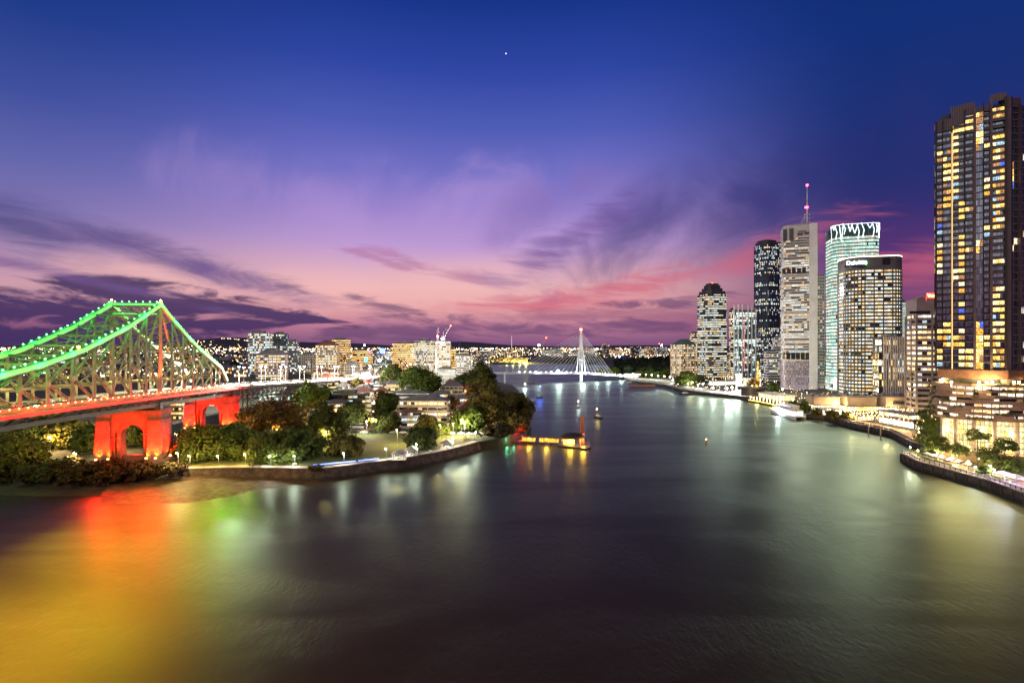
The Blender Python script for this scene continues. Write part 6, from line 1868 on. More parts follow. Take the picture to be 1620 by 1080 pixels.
# ------------------------------------------------------------------ promenade in front of it
M_prom = mat("promenade_paving", (.30, .22, .16), .8, scale=.4)
def deckpoly(name, pts, m, dz=.06, kind="structure", hf=None):
    return cdt_sheet(name, pts, [], m, dz=dz, kind=kind, hfun=hf or (lambda P: np.full(len(P), 3.85)))
deckpoly("promenade", [(194.3, 254.5), (188.5, 236.8), (189, 221), (189.5, 203), (186, 185), (184.6, 100), (200, 100), (203, 185), (203, 226), (200, 240), (199, 255), (221, 271)], M_prom, .12)
deckpoly("boardwalk", [(243, 392), (237, 358), (238, 344), (239, 322), (224, 286), (236, 286), (250, 322), (252, 358), (252, 392)], mat("timber_deck", (.20, .125, .085), .8, scale=.5), .12)
def balustrade(label, pts, z, panel, m, h=1.25):
    t = thing("balustrade", label, "balustrade", (*pts[0], z))
    r = MB(); p_ = MB()
    for a, c in zip(pts[:-1], pts[1:]):
        L = math.dist(a, c); n = max(1, round(L / panel))
        r.bar((*a, z + h), (*c, z + h), .14, .12)
        for q in range(n):
            f0, f1 = q / n, (q + 1) / n
            s0 = (a[0] + (c[0] - a[0]) * f0, a[1] + (c[1] - a[1]) * f0); s1 = (a[0] + (c[0] - a[0]) * f1, a[1] + (c[1] - a[1]) * f1)
            p_.bar((*s0, z), (*s0, z + h), .26, .2)
            i0, i1 = [(s0[0] + (s1[0] - s0[0]) * f, s0[1] + (s1[1] - s0[1]) * f) for f in (.12, .88)]
            r.bar((*i0, z + h * .55), (*i1, z + h * .55), .05, h * .75)
    r.build("rail", m, t); p_.build("post", M_dark, t)
    return t
balustrade("white panelled balustrade along the curved promenade under the tall tower", [(194.6, 255), (188.6, 236.8), (189.1, 221), (189.6, 203), (186, 185), (184.8, 110)], 4.25, 2.6, M_white)
balustrade("pale rail along the boardwalk between restaurants and promenade", [(242, 391), (236.8, 358), (237.8, 344), (238.6, 322), (224, 287), (221.5, 272)], 4.2, 3.0, M_metal)
hb = MB()
def hedge(label, pts, m, r=.9):
    t = thing("hedge", label, "hedge", (*pts[0], 4))
    q = [p for p in subdiv(pts + [pts[0]], .9) if True]
    q = []
    for a, c in zip(pts[:-1], pts[1:]):
        n = max(1, int(math.dist(a, c) / .8))
        q += [(a[0] + (c[0] - a[0]) * k / n, a[1] + (c[1] - a[1]) * k / n, 4.7) for k in range(n)]
    leaf_blob(q, r, 46, .22, m, "foliage", t)
    b = MB()
    for a, c in zip(pts[:-1], pts[1:]): b.bar((*a, 4.25), (*c, 4.25), 1.2, .7)
    b.build("planter_base", M_plant, t)
hedge("bright green hedge strip inside the curved promenade", [(196, 247), (192.6, 236), (193, 224)], L_bright)
hedge("round lawn like green planting at the promenade's tip", [(198, 256), (199.5, 252), (198, 249.5)], L_bright, 1.3)
hedge("green planting beside the purple lit canopies", [(193.5, 214), (193.5, 206), (194.5, 199)], L_fig)
for lab, p0, p1, yt, yb, Y, lm in (("tall green tree between the beige block and the planted podium", 1449, 1484, 638, 704, 268, L_bright), ("green tree under the podium's left corner", 1464, 1500, 686, 714, 240, L_fig), ("dark green palm like trees beside the columns", 1548, 1598, 706, 736, 219, L_dark),
                                   ("green tree in front of the podium's columns", 1530, 1562, 677, 696, 226, L_fig), ("green tree at the photo's right edge below the podium", 1588, 1622, 726, 748, 210, L_bright), ("small dark tree under the column hall", 1496, 1534, 702, 718, 231, L_dark), ("pale green tree by the right hand columns", 1576, 1606, 692, 712, 224, L_bright), ("bushy shrub tree on the promenade's inner edge", 1546, 1568, 736, 750, 209, L_fig)):
    T(lab, p0, p1, yt, yb, Y, lm, low=-.6, leaf=.3, dens=.9)
# lit terrace with tables and umbrellas
um = None
for k, (x, y) in enumerate([(197, 243), (196.5, 239), (196, 234.5), (195.6, 230), (195.6, 225.5), (195.8, 221), (198.8, 236.5), (198.6, 231.8), (198.4, 227.2), (198.2, 222.5)]):
    if um is None:
        um = thing("parasol", "pale terrace parasol over a small table on the promenade", "parasol", (x, y, 4.0), "parasols on the promenade terrace")
        b = MB()
        for q in range(8):
            a0, a1 = 2 * math.pi * q / 8, 2 * math.pi * (q + 1) / 8
            b.face([(x + 1.5 * math.cos(a0), y + 1.5 * math.sin(a0), 6.3), (x + 1.5 * math.cos(a1), y + 1.5 * math.sin(a1), 6.3), (x, y, 7.0)])
        b.build("canopy", M_offw, um)
        b = MB(); b.tube((x, y, 3.9), (x, y, 7), .05, .05, 6); b.build("pole", M_metal, um)
        b = MB(); b.tube((x, y, 4.7), (x, y, 4.76), .5, .5, 10); b.tube((x, y, 3.95), (x, y, 4.0), .4, .4, 8); b.build("table_top", M_white, um)
    else: dup(um, (x, y, 4.0))
for k, (x, y, e, c) in enumerate([(196, 252, 1900, (1, .92, .7)), (193.5, 244, 1300, (1, .88, .6)), (197.5, 237.5, 3200, (1, .76, .36)), (197, 229, 3200, (1, .76, .36)), (197, 221, 2600, (1, .8, .4)), (199, 213, 2400, (1, .8, .45)), (194, 206, 1500, (.8, .75, 1)), (192, 198, 1800, (.75, .7, 1)), (206, 226, 3500, (1, .72, .3)), (198, 191, 2200, (.9, .8, 1)), (191, 211, 900, (1, .95, .85))]):
    t = thing("promenade_lamp", ["short lamp post at the promenade's tip", "lamp post beside the hedge strip", "lamp post among the first terrace parasols", "lamp post among the middle terrace parasols", "lamp post at the end of the terrace parasols", "lamp post before the podium's columns", "lamp post beside the purple canopies", "second lamp post beside the purple canopies", "lamp post on the podium steps", "lamp post near the photo's edge on the promenade", "lamp post by the green planting"][k], "lamp post", (x, y, 4))
    b = MB(); b.tube((x, y, 3.9), (x, y, 7.2), .07, .06, 6); b.build("pole", M_dark, t)
    b = MB(); b.ball((x, y, 7.45), .26, 8, 5); b.build("lamp_head", E_warm if c[2] < .7 else E_white, t)
    lamp("promenade light", (x - .5, y, 7.3), e * 1.7, c, .3)
for k, (x, y) in enumerate(((195.5, 203.5), (195.2, 198.5), (195, 193.5))):
    t = thing("market_canopy", ["white pitched canopy lit purple, first from the planting", "white pitched canopy lit purple, middle of three on the promenade", "white pitched canopy lit purple nearest the photo's edge"][k], "canopy", (x, y, 4))
    b = MB()
    for sx_ in (-2.2, 2.2):
        for sy_ in (-2, 2): b.box((x + sx_, y + sy_, 5.3), (.1, .1, 2.6))
    b.build("leg_frame", M_metal, t)
    b = MB(); c4 = [(x - 2.4, y - 2.3, 6.6), (x + 2.4, y - 2.3, 6.6), (x + 2.4, y + 2.3, 6.6), (x - 2.4, y + 2.3, 6.6)]
    for q in range(4): b.face([c4[q], c4[(q + 1) % 4], (x, y, 7.7)])
    b.face(c4[::-1]); b.build("canopy_top", M_white, t)
    b = MB(); b.box((x, y, 6.5), (3.6, .2, .12)); b.build("lit_tube", glow("purple_tube", (.62, .42, 1), 16), t)
lamp("canopy purple", (193, 199, 6.2), 1600, (.6, .45, 1), .5)

# ------------------------------------------------------------------ restaurants along the boardwalk, jetty, ferry
W_rest = windows("restaurant_front", .93, [(1, .68, .22), (1, .78, .42), (1, .9, .7), (1, .6, .15)], 2.2, group=2, frame=.14, blind=.05)
W_restw = windows("white_restaurant_front", .95, [(1, .93, .8), (1, .85, .6), (.9, .96, 1)], 2.6, group=3, frame=.14, blind=.05)
def pavilion(name, label, cat, poly, z0, z1, win, roofm, over=1.0, wallm=None):
    cx = sum(p[0] for p in poly) / len(poly); cy = sum(p[1] for p in poly) / len(poly)
    t = thing(name, label, cat, (cx, cy, z0))
    b = MB(); b.ring(poly, z0, z1 - .4, 2.0, 1, 1.98); b.build("glass_front", win, t)
    b = MB(); b.prism(inset(poly, -over), z1 - .4, z1 + .25, bottom=True); b.build("roof", roofm, t)
    b = MB(); b.prism(inset(poly, .6), z0, z1 - .45)
    for p in poly: b.box((p[0], p[1], (z0 + z1) / 2 - .2), (.5, .5, z1 - z0 - .4))
    b.build("frame", wallm or M_dark, t)
    return t
def rpoly(cx, cy, w, d, rot): return [(cx + x, cy + y) for x, y in rect(w, d, math.radians(rot))]
pavilion("restaurant", "brightest white lit restaurant front on the boardwalk beside the beige block", "restaurant", rpoly(262, 345, 7, 30, 3), 4, 8.2, W_restw, M_brown, 1.4)
pavilion("restaurant", "golden lit restaurant behind the brightest white one", "restaurant", rpoly(275, 362, 12, 26, 3), 4, 10.5, W_rest, M_rivwall, 1.2)
pavilion("restaurant", "white lit waterside restaurant next to the white ferry", "restaurant", rpoly(248.5, 403, 13, 14, 6), 4, 8.0, W_restw, M_offw, 1.2)
pavilion("restaurant", "dark domed waterside restaurant with golden front on the boardwalk", "restaurant", rpoly(254, 375, 12, 14, 0), 4, 7.4, W_rest, M_brown, 1.6)
t = thing("market_hall", "long low beige hall with blank walls behind the restaurants", "hall", (292, 430, 6))
for k, (cx, cy, w, d, zt_) in enumerate(((262, 432, 20, 16, 15), (285, 424, 22, 18, 16), (309, 414, 22, 18, 17))):
    b = MB(); pl = rpoly(cx, cy, w, d, -8); b.prism(pl, 4, zt_, bottom=True); b.build("wall", mat("hall_beige", (.40, .31, .24), .8, scale=.1), t)
    b = MB(); b.prism(inset(pl, -.8), zt_ + .01, zt_ + .8, bottom=True); b.build("roof", M_roofm, t)
    b = MB(); b.ring(inset(pl, -.06), 5, 8.2, 2.4, k * 2 + 1, k * 2 + 1.98); b.build("shop_window", W_rest, t)
    b = MB(); b.prism(inset(pl, -1.6), 8.5, 8.8, bottom=True); b.build("awning", M_brown, t)
    for q in range(4):
        b = MB(); b.box((cx - 7 + 4.6 * q, cy + RND.uniform(-3, 3), zt_ + 1.6), (RND.uniform(1.4, 3), RND.uniform(1.5, 3), RND.uniform(1.2, 2.2))); b.build("roof_unit", M_metal, t)
b = MB(); b.box((309, 404.6, 12.6), (14, .5, 2.4), math.radians(-8)); b.build("lattice_window", W_few, t)
t = thing("plaza_roof", "low dark oval roof at the mast tower's foot", "roof structure", (262, 545, 6))
b = MB(); pl = [(258 + 17 * math.cos(a), 548 + 10 * math.sin(a)) for a in np.linspace(0, 2 * math.pi, 24, endpoint=False)]
b.prism(pl, 12, 14, bottom=True); b.prism(inset(pl, 4), 5, 12.05); b.build("roof", M_dark, t)
pavilion("cafe_building", "warm lit low terrace building under the mast tower", "cafe", rpoly(268, 520, 16, 40, 0), 4, 9, W_rest, M_offw, 1.5)
pavilion("cafe_building", "golden lit two storey pavilion beside the white glaring building", "cafe", fit(rect(1, .5), 1176, 1204, 640), 4, AZ(598, 640), W_rest, M_offw, 1.0)
pavilion("event_building", "glaring white floodlit low building on the far city bank", "event hall", fit(rect(1, .35), 1122, 1166, 690), 4, AZ(603, 690), W_restw, M_offw, 1.5)
t = thing("lit_tower", "white floodlit square tower left of the golden pavilion", "tower", (AX(1169, 640), 645, 4))
b = MB(); b.prism(fit(rect(1, 1), 1164, 1174, 640), 3.5, AZ(592, 640)); b.build("wall", glow("baked_lit_wall", (1, .92, .78), .85), t)  # floodlighting put into the wall as emission
b = MB(); b.prism(inset(fit(rect(1, 1), 1164, 1174, 640), -.4), AZ(592, 640) + .01, AZ(590.5, 640), bottom=True); b.build("roof", M_offw, t)
t = thing("lattice_mast", "thin golden lit lattice mast beside the golden pavilion", "mast", (AX(1199, 622), 622, 4))
b = MB(); x, y = AX(1199, 622), 622
for sx_ in (-1, 1):
    for sy_ in (-1, 1): b.bar((x + sx_, y + sy_, 4), (x + sx_ * .7, y + sy_ * .7, AZ(571, y)), .3)
for k in range(14): z_ = 4 + k * 2.5; b.bar((x - 1, y - 1, z_), (x + 1, y - 1, z_ + 2.5), .2); b.bar((x + 1, y - 1, z_), (x - 1, y - 1, z_ + 2.5), .2)
b.build("lattice", mat("yellow_steel", (.55, .36, .06), .5), t)
for z_ in (10, 20, 30): lamp("mast lamp", (x - 3, y - 3, z_), 2400, (1, .70, .2), .5)
for px, py, z, e, c in ((1128, 612, 7, 26000, (1, .97, .92)), (1150, 614, 8, 60000, (1, .98, .95)), (1158, 613, 8, 60000, (.93, .96, 1)), (1166, 618, 8, 24000, (1, .95, .85)), (1190, 614, 10, 16000, (1, .72, .25)), (1104, 607, 7, 14000, (1, .97, .9)), (1088, 605, 7, 10000, (1, .97, .9)), (1223, 618, 9, 20000, (.95, 1, .92)), (1064, 600, 8, 12000, (.9, 1, 1))):
    x, y = G(px, py + 6, 4); x, y = AX(px, y), y
    t = thing("floodlight_mast", {1128: "white flood lamp left of the glaring building", 1150: "strongest white flood lamp on the glaring building's front", 1158: "twin of the strongest flood lamp, one post nearer the golden pavilion", 1166: "white flood lamp before the square white tower", 1190: "golden flood lamp before the golden pavilion", 1104: "white flood lamp by the round bank tree", 1088: "white flood lamp under the round bank tree", 1223: "starry white lamp under the mast tower's trees", 1064: "cool white lamp at the beige hotel's foot"}[px], "flood lamp", (x, y, 4))
    b = MB(); b.tube((x, y, 3.5), (x, y, z), .15, .12, 6); b.build("pole", M_dark, t)
    b = MB(); b.ball((x, y, z + .6), .9 if e > 15000 else .6, 8, 5); b.build("lamp_head", E_warm if c[2] < .5 else E_white, t)
    lamp("flood light", (x, y - 1.4, z + .6), e, c, .9)
b = MB()
jt = thing("jetty", "curved dark jetty with golden light string beside the white ferry", "jetty", (247, 500, 2))
jp = [(246, 528), (249, 500), (249.5, 470), (238, 440), (226, 424)]
for a, c in zip(jp[:-1], jp[1:]): b.bar((*a, 2.6), (*c, 2.6), 5, .6)
for a in jp: b.tube((*a, -3), (*a, 2.4), .5, .5, 8)
b.build("deck", M_dark, jt)
b = MB()
for a, c in zip(jp[:-1], jp[1:]): b.bar((a[0] - 2.6, a[1] - 1, 2.2), (c[0] - 2.6, c[1] - 1, 2.2), .12, .4)
b.build("gold_light_string", glow("gold_string", (1, .56, .08), 6), jt)
for k, (a, c) in enumerate(zip(jp[:-1], jp[1:])):
    lb = MB(); n = 5
    for q in range(n):
        p = (a[0] + (c[0] - a[0]) * q / n, a[1] + (c[1] - a[1]) * q / n); lb = MB(); lb.ball((*p, 5.4), .3, 6, 4); lb.bar((*p, 2.8), (*p, 5.2), .08); lb.build("rail_lamp", E_warm, jt)
    lamp("jetty light", ((a[0] + c[0]) / 2 - 2, (a[1] + c[1]) / 2, 5), 2600, (1, .72, .3), .5)
# the white ferry
x0, y0 = G(1251, 661)
fe = thing("ferry", "long white catamaran ferry with lit decks moored at the curved jetty", "ferry", (0, 0, 0))
for s_ in (-3, 3):
    h_ = hull_mb(36, 2.6, 1.6, 10); h_.v = [(p[0], p[1] + s_, p[2]) for p in h_.v]; h_.build("hull", M_white, fe)
b = MB(); b.box((0, 0, 2.0), (33, 8.6, .6)); b.build("deck", M_white, fe)
b = MB(); pl = rect(29, 8, 0, 1.0, 2); b.ring(pl, 2.3, 4.9, 1.4, 1, 1.98); b.build("cabin_window", W_restw, fe)
b = MB(); b.prism(inset(pl, -.3), 4.9, 5.3, bottom=True); b.prism([(p[0] * .55 + 3, p[1] * .7) for p in pl], 5.3, 7.6); b.prism([(p[0] * .6 + 3, p[1] * .8) for p in pl], 7.6, 7.9, bottom=True); b.build("cabin_roof", M_white, fe)
b = MB(); b.tube((2, 0, 7.8), (2, 0, 11), .12, .08, 6); b.build("mast", M_metal, fe)
fe.scale = (1.25, 1.1, 1.3); fe.location = (x0 + 2, y0 + 9, 0); fe.rotation_euler = (0, 0, math.radians(-94))
lamp("ferry light", (x0 - 5, y0 + 10, 4), 9000, (.82, .93, 1), .8)
# boardwalk lamps, string lights and planters
for k, (x, y, e) in enumerate([(246, 396, 5200), (243, 384, 3000), (245, 368, 3500), (246, 352, 4200), (247, 336, 5200), (250, 325, 4200), (243, 306, 3600), (232, 292, 3000), (262, 398, 3800), (270, 384, 3500), (284, 378, 3500), (290, 360, 3500), (268, 418, 9000), (260, 448, 5200), (258, 470, 5200), (258, 492, 5200), (262, 510, 5200), (285, 475, 9000), (300, 400, 4200)]):
    t = thing("boardwalk_lamp", "golden globe lamp post along the restaurants of the city bank", "lamp post", (x, y, 4), "globe lamps along the city bank")
    b = MB(); b.tube((x, y, 3.8), (x, y, 7.6), .09, .07, 6); b.build("pole", M_dark, t)
    b = MB(); b.ball((x, y, 8), .42, 8, 5); b.build("lamp_head", E_warm, t)
    lamp("boardwalk light", (x - .9, y - .6, 8), e * 1.8, (1, .70, .30), .5)
t = thing("string_lights", "warm string lights zigzagging over the restaurant terraces", "string lights", (262, 375, 8))
b = MB(); rs = random.Random(3)
ends = [((244 + 4 * (k % 2), 398 - 5 * k, 8.4), (276 + 6 * (k % 3), 392 - 5 * k, 10 + (k % 3))) for k in range(15)]
for a, c in ends:
    n = 14
    for q in range(n):
        f = (q + .5) / n; z_ = a[2] + (c[2] - a[2]) * f - 1.2 * math.sin(math.pi * f); b.ball((a[0] + (c[0] - a[0]) * f, a[1] + (c[1] - a[1]) * f, z_), .17, 5, 3)
b.build("bulbs", glow("string_bulb", (1, .62, .2), 22), t)["kind"] = "stuff"
b = MB()
for a, c in ends:
    for p in (a, c): b.tube((p[0], p[1], 4), p, .06, .06, 5)
b.build("posts_frame", M_dark, t)
for lab, p0, p1, yt, yb, Y, lm in (("small lit trees among the golden restaurant lights", 1306, 1328, 649, 664, 378, L_olive), ("green tree beside the white lit waterside restaurant", 1266, 1282, 634, 650, 415, L_bright), ("pale green tree right behind the white ferry", 1246, 1264, 634, 648, 440, L_bright), ("dark tree row's first tree before the fin block", 1352, 1374, 626, 637, 455, L_fig), ("dark tree under the broad brown tower", 1366, 1392, 624, 636, 462, L_fig),
                                   ("round green tree floodlit on the far city bank", 1068, 1102, 587, 612, 700, L_bright), ("dark tree behind the round floodlit bank tree", 1098, 1118, 593, 607, 740, L_dark), ("green tree by the starry lamp at the mast tower's foot", 1212, 1234, 604, 622, 560, L_bright), ("tree before the golden pavilion", 1182, 1200, 598, 616, 625, L_bronze), ("olive tree at the market hall's corner", 1284, 1300, 646, 660, 396, L_olive), ("dark shrub like tree beside the brown boardwalk", 1330, 1350, 652, 666, 372, L_olive)):
    T(lab, p0, p1, yt, yb, Y, lm, low=-.6, dens=.8)
pm_ = None
for x, y in ((230.5, 331), (229.3, 318.5)):
    if pm_ is None: 
        pm_ = thing("mooring_pile", "tall pale mooring pile standing in the water before the boardwalk", "mooring pile", (x, y, -2), "mooring piles before the boardwalk")
        b = MB(); b.tube((x, y, -3), (x, y, 7.5), .4, .36, 10); b.build("post", M_beige, pm_); b = MB(); b.tube((x, y, 7.5), (x, y, 7.9), .5, .3, 10); b.build("cap", M_white, pm_)
    else: dup(pm_, (x, y, -2))
# barges, red boat and moored boats of the far city bank
x, y = G(1016, 613); t = boat("barge", "long red brown barge moored at the far city bank", x, y, .12, 38, 8, 3.2, M_brick, False); b = MB(); b.box((0, 0, 4.2), (26, 6, 1.8)); b.build("deckhouse", M_brown, t)
x, y = G(1036, 609); t = boat("crane_barge", "pale teal floating crane barge with slender lattice jib", x + 6, y + 8, .1, 22, 9, 2.4, mat("teal_paint", (.10, .30, .30), .5), False)
b = MB(); b.box((0, 0, 4.4), (6, 5, 4)); b.build("cab", mat("pale_teal_paint", (.25, .45, .42), .5), t)
b = MB()
for o in (-1, 1): b.bar((2 + o, 0, 5), (-7 + o * .3, 0, 32), .45)
for k in range(10): f = k / 10; b.bar((2 - 1 - 9 * f, 0, 5 + 27 * f), (2 + 1 - 9 * (f + .1), 0, 5 + 27 * (f + .1)), .25)
b.bar((5, 0, 6), (-7, 0, 32), .2); b.bar((8, 0, 5), (1.5, 0, 20), .5); b.build("jib", mat("teal_steel", (.22, .42, .42), .5), t)
for k, (px, py, L, lab) in enumerate(((1072, 617, 14, "grey moored motor cruiser under the round floodlit tree"), (1086, 624, 18, "dark green moored boat before the glaring lamps"), (1060, 612, 10, "small dark boat beside the red brown barge"), (1000, 606, 16, "white houseboat right of the cable bridge's end"))):
    x, y = G(px, py); boat("motor_boat", lab, x, y, .1, L, L * .3, 1.6, [M_grey, M_dark, M_black, M_white][k])

# ================================================================== cable stayed bridge
cb = thing("cable_stayed_bridge", "white cable stayed foot bridge with one A shaped mast and red top light", "bridge", (111, 824, 0))
E0, E1, E2 = (-34, 733, 18.8), (111, 824, 13.2), (196, 878, 5.5)
def cbp(u):                                  # u 0..1 left end to mast, 1..2 mast to right end
    a, c, f = (E0, E1, u) if u <= 1 else (E1, E2, u - 1)
    return Vector(a).lerp(Vector(c), f)
b = MB(); w_ = MB(); us = np.linspace(0, 2, 41)
for a, c in zip(us[:-1], us[1:]): b.bar(cbp(a), cbp(c), 5.5, 1.3)
b.build("deck", M_white, cb)
pr = Vector((-.534, .845, 0))
r = MB()
for a, c in zip(us[:-1], us[1:]):
    for s_ in (-2.8, 2.8): r.bar(cbp(a) + pr * s_ + Vector((0, 0, 1.9)), cbp(c) + pr * s_ + Vector((0, 0, 1.9)), .25); r.bar(cbp(a) + pr * s_, cbp(a) + pr * s_ + Vector((0, 0, 1.9)), .3); r.bar(cbp((a + c) / 2) + pr * s_, cbp((a + c) / 2) + pr * s_ + Vector((0, 0, 1.9)), .3)
r.build("railing", M_white, cb)
pm2 = Vector((111, 824, 0))
dr = Vector((.845, .534, 0))
for s_ in (-1, 1):
    for e_ in (-1, 1):
        b = MB(); b.bar(pm2 + dr * (6.3 * s_) + pr * (4.5 * e_) + Vector((0, 0, 11.5)), pm2 + dr * (2.4 * s_) + pr * (1.1 * e_) + Vector((0, 0, 58)), 1.15); b.build("mast_leg", M_white, cb)
b = MB(); b.bar(pm2 + Vector((0, 0, 36)) - dr * 4.2, pm2 + Vector((0, 0, 36)) + dr * 4.2, 1.6, 1.4); b.bar(pm2 + Vector((0, 0, 55)) - dr * 2.5, pm2 + Vector((0, 0, 55)) + dr * 2.5, 1.4); b.build("cross_beam", M_white, cb)
b = MB(); b.hexa([tuple(pm2 + dr * x_ + pr * y_ + Vector((0, 0, z_))) for x_, y_, z_ in ((-3, -1.7, 52), (3, -1.7, 52), (3, 1.7, 52), (-3, 1.7, 52), (-1.3, -1, 82.5), (1.3, -1, 82.5), (1.3, 1, 82.5), (-1.3, 1, 82.5))]); b.build("mast_head", M_white, cb)
b = MB(); b.tube((111, 824, -4), (111, 824, 12.6), 3.0, 2.6, 12); b.build("pier", M_white, cb)
x, y, z = cbp(.16); b = MB(); b.tube((x, y, -4), (x, y, z - .5), 1.3, 1.3, 10); b.tube((x, y, -2), (x, y, 1.2), 4.2, 4.0, 12); b.build("pier", M_white, cb)
b = MB(); b.ball((111, 824, 84.4), 2.4, 8, 6); b.build("red_beacon", glow("beacon_bridge", (1, .06, .03), 16), cb)
lamp("bridge beacon light", (111, 822, 85), 9000, (1, .06, .03), 1)
M_cable = mat("white_cable", (.75, .76, .76), .4)
for k in range(13):
    u = .22 + .72 * k / 12; p = cbp(u); b = MB(); b.tube(pm2 + Vector((-.9, -.4, 80 - 30 * (k / 12) ** .9)), p + Vector((0, 0, .6)), .2, .2, 5, False); b.build("stay_cable", M_cable, cb)
for k in range(9):
    u = 1.10 + .62 * k / 8; p = cbp(u); b = MB(); b.tube(pm2 + Vector((.9, -.4, 50 + 30 * (k / 8) ** .9)), p + Vector((0, 0, .6)), .22, .22, 5, False); b.build("stay_cable", M_cable, cb)
for k in range(30):
    u = .3 + 1.65 * k / 29; p = cbp(u) + Vector((0, 0, 2.4)) - pr * 2.6; b = MB(); b.ball(p, (.42 if k % 3 else .7) * (1 if u < 1.1 else .7), 6, 4); b.build("deck_lamp", E_white if k % 2 else E_cool, cb)
for u, e in ((.72, 42000), (1.0, 30000), (1.3, 9000), (1.55, 9000), (1.85, 9000), (.5, 4000)):
    p = cbp(u); lamp("deck light", (p.x + 2, p.y - 5, p.z + 3.5), e, (.90, .98, 1), 1.2)
p = cbp(.72) + Vector((1, -4, 4)); b = MB(); b.ball(p, 1.7, 10, 6); b.bar(p - Vector((0, 0, 4)), p, .2); b.build("flood_lamp", E_cool, cb)
for q, (fx1, fy1) in enumerate(((40, 745), (75, 770), (140, 815), (165, 830))): lamp("cable flood", (fx1, fy1, 14), 30000, (.92, .97, 1), 1, 110, (105, 822, 52), .7)
lamp("mast wash", (111 - 8, 808, 16), 22000, (.92, .97, 1), 1, 60, (111, 824, 60), .7)
pavilion("landing_building", "white glowing landing building at the right end of the cable bridge", "pavilion", fit(rect(1, .4), 987, 1010, 880), 3, AZ(591, 880), W_restw, M_white, 1.0)

# ================================================================== far bank, hills of houses, city beyond
wd = leaf_mat("wood_leaves", (.018, .03, .014), (.03, .045, .02), (.04, .055, .025))
pts = []
rr = random.Random(17)
while len(pts) < 420:
    px = rr.uniform(880, 1066); Y = rr.uniform(900, 1350) if px > 950 else rr.uniform(1150, 1750)
    x = AX(px, Y)
    if not inside([(x, Y)], LAND)[0] or seg_dist([(x, Y)], SHORE)[0] < 8: continue
    pts.append((x, Y, H(x, Y) + rr.uniform(4, 14)))
gw = thing("garden_wood", "dark mass of garden trees on the far bank behind the cable bridge", "wood", (230, 1000, 3)); gw["kind"] = "stuff"
leaf_blob(pts, 9.5, 95, 2.1, wd, "foliage", gw)["kind"] = "stuff"
pts = []
while len(pts) < 260:
    px = rr.uniform(-10, 800); Y = rr.uniform(700, 2600); x = AX(px, Y)
    if not inside([(x, Y)], LAND)[0] or seg_dist([(x, Y)], SHORE)[0] < 20 or x > -20: continue
    pts.append((x, Y, H(x, Y) + 4))
sw = thing("suburb_trees", "dark scattered tree cover between the far suburb's houses", "trees", (-700, 1200, 10)); sw["kind"] = "stuff"
leaf_blob(pts, 10, 60, 2.4, wd, "foliage", sw)["kind"] = "stuff"
# floodlit cliff across the reach
cf = MB(); cxs = [AX(p, 1720) for p in np.linspace(766, 835, 26)]
rr2 = random.Random(2)
prev = None
for x in cxs:
    q = [(x, 1712 + rr2.uniform(-6, 6), 3), (x, 1722 + rr2.uniform(-6, 6), 9 + rr2.uniform(0, 4)), (x, 1735, 16 + rr2.uniform(0, 5)), (x, 1765, 15)]
    if prev:
        for k in range(3): cf.face([prev[k], q[k], q[k + 1], prev[k + 1]])
    prev = q
tag(cf.build("cliff_terrain", mat("cliff_rock", (.34, .26, .13), .9, scale=.05, var=.4)), kind="structure")
for k in range(7): lamp("cliff flood", (AX(772 + 10 * k, 1690), 1690, 5), 240000, (1, .78, .22), 2)

far_mats = [windows("far_windows_warm", .50, [YEL, WARM, WHT, ORG, YEL], 2.7, glass=(.05, .045, .045), group=2, frame=.3, vframe=.45, fcol=(.16, .13, .12)), windows("far_windows_white", .46, [WHT, COOL, YEL, WHT], 2.6, glass=(.05, .05, .055), group=2, frame=.3, vframe=.45, fcol=(.2, .2, .2)), windows("far_windows_dark", .34, [YEL, WHT, WARM, BLU], 2.2, glass=(.03, .03, .035), group=2, frame=.3, vframe=.5, fcol=(.07, .065, .07))]
def far_block(px, w_px, ytop, Y, label, group, rot=0.0, k=None):
    P = fit(rect(1, .8, math.radians(rot)), px - w_px / 2, px + w_px / 2, Y)
    z0 = min(H(*p) for p in P) - 2; z1 = AZ(ytop, Y)
    if z1 < z0 + 6: z1 = z0 + 6 + RND.random() * 5
    b = MB(); n = max(1, round((z1 - z0) / 3.4)); s_ = RND.randint(0, 4000)
    b.ring(P, z0, z1, 3.2, s_, s_ + n, u0=s_); b.cur = 1; b.face([(p[0], p[1], z1) for p in P])
    c = [sum(p[0] for p in P) / 4, sum(p[1] for p in P) / 4]; b.prism([(c[0] + (p[0] - c[0]) * .4, c[1] + (p[1] - c[1]) * .4) for p in P], z1 - .1, z1 + 2.6)
    return tag(b.build("city_building", [far_mats[RND.randrange(3) if k is None else k], M_roofm]), label, "building", group)
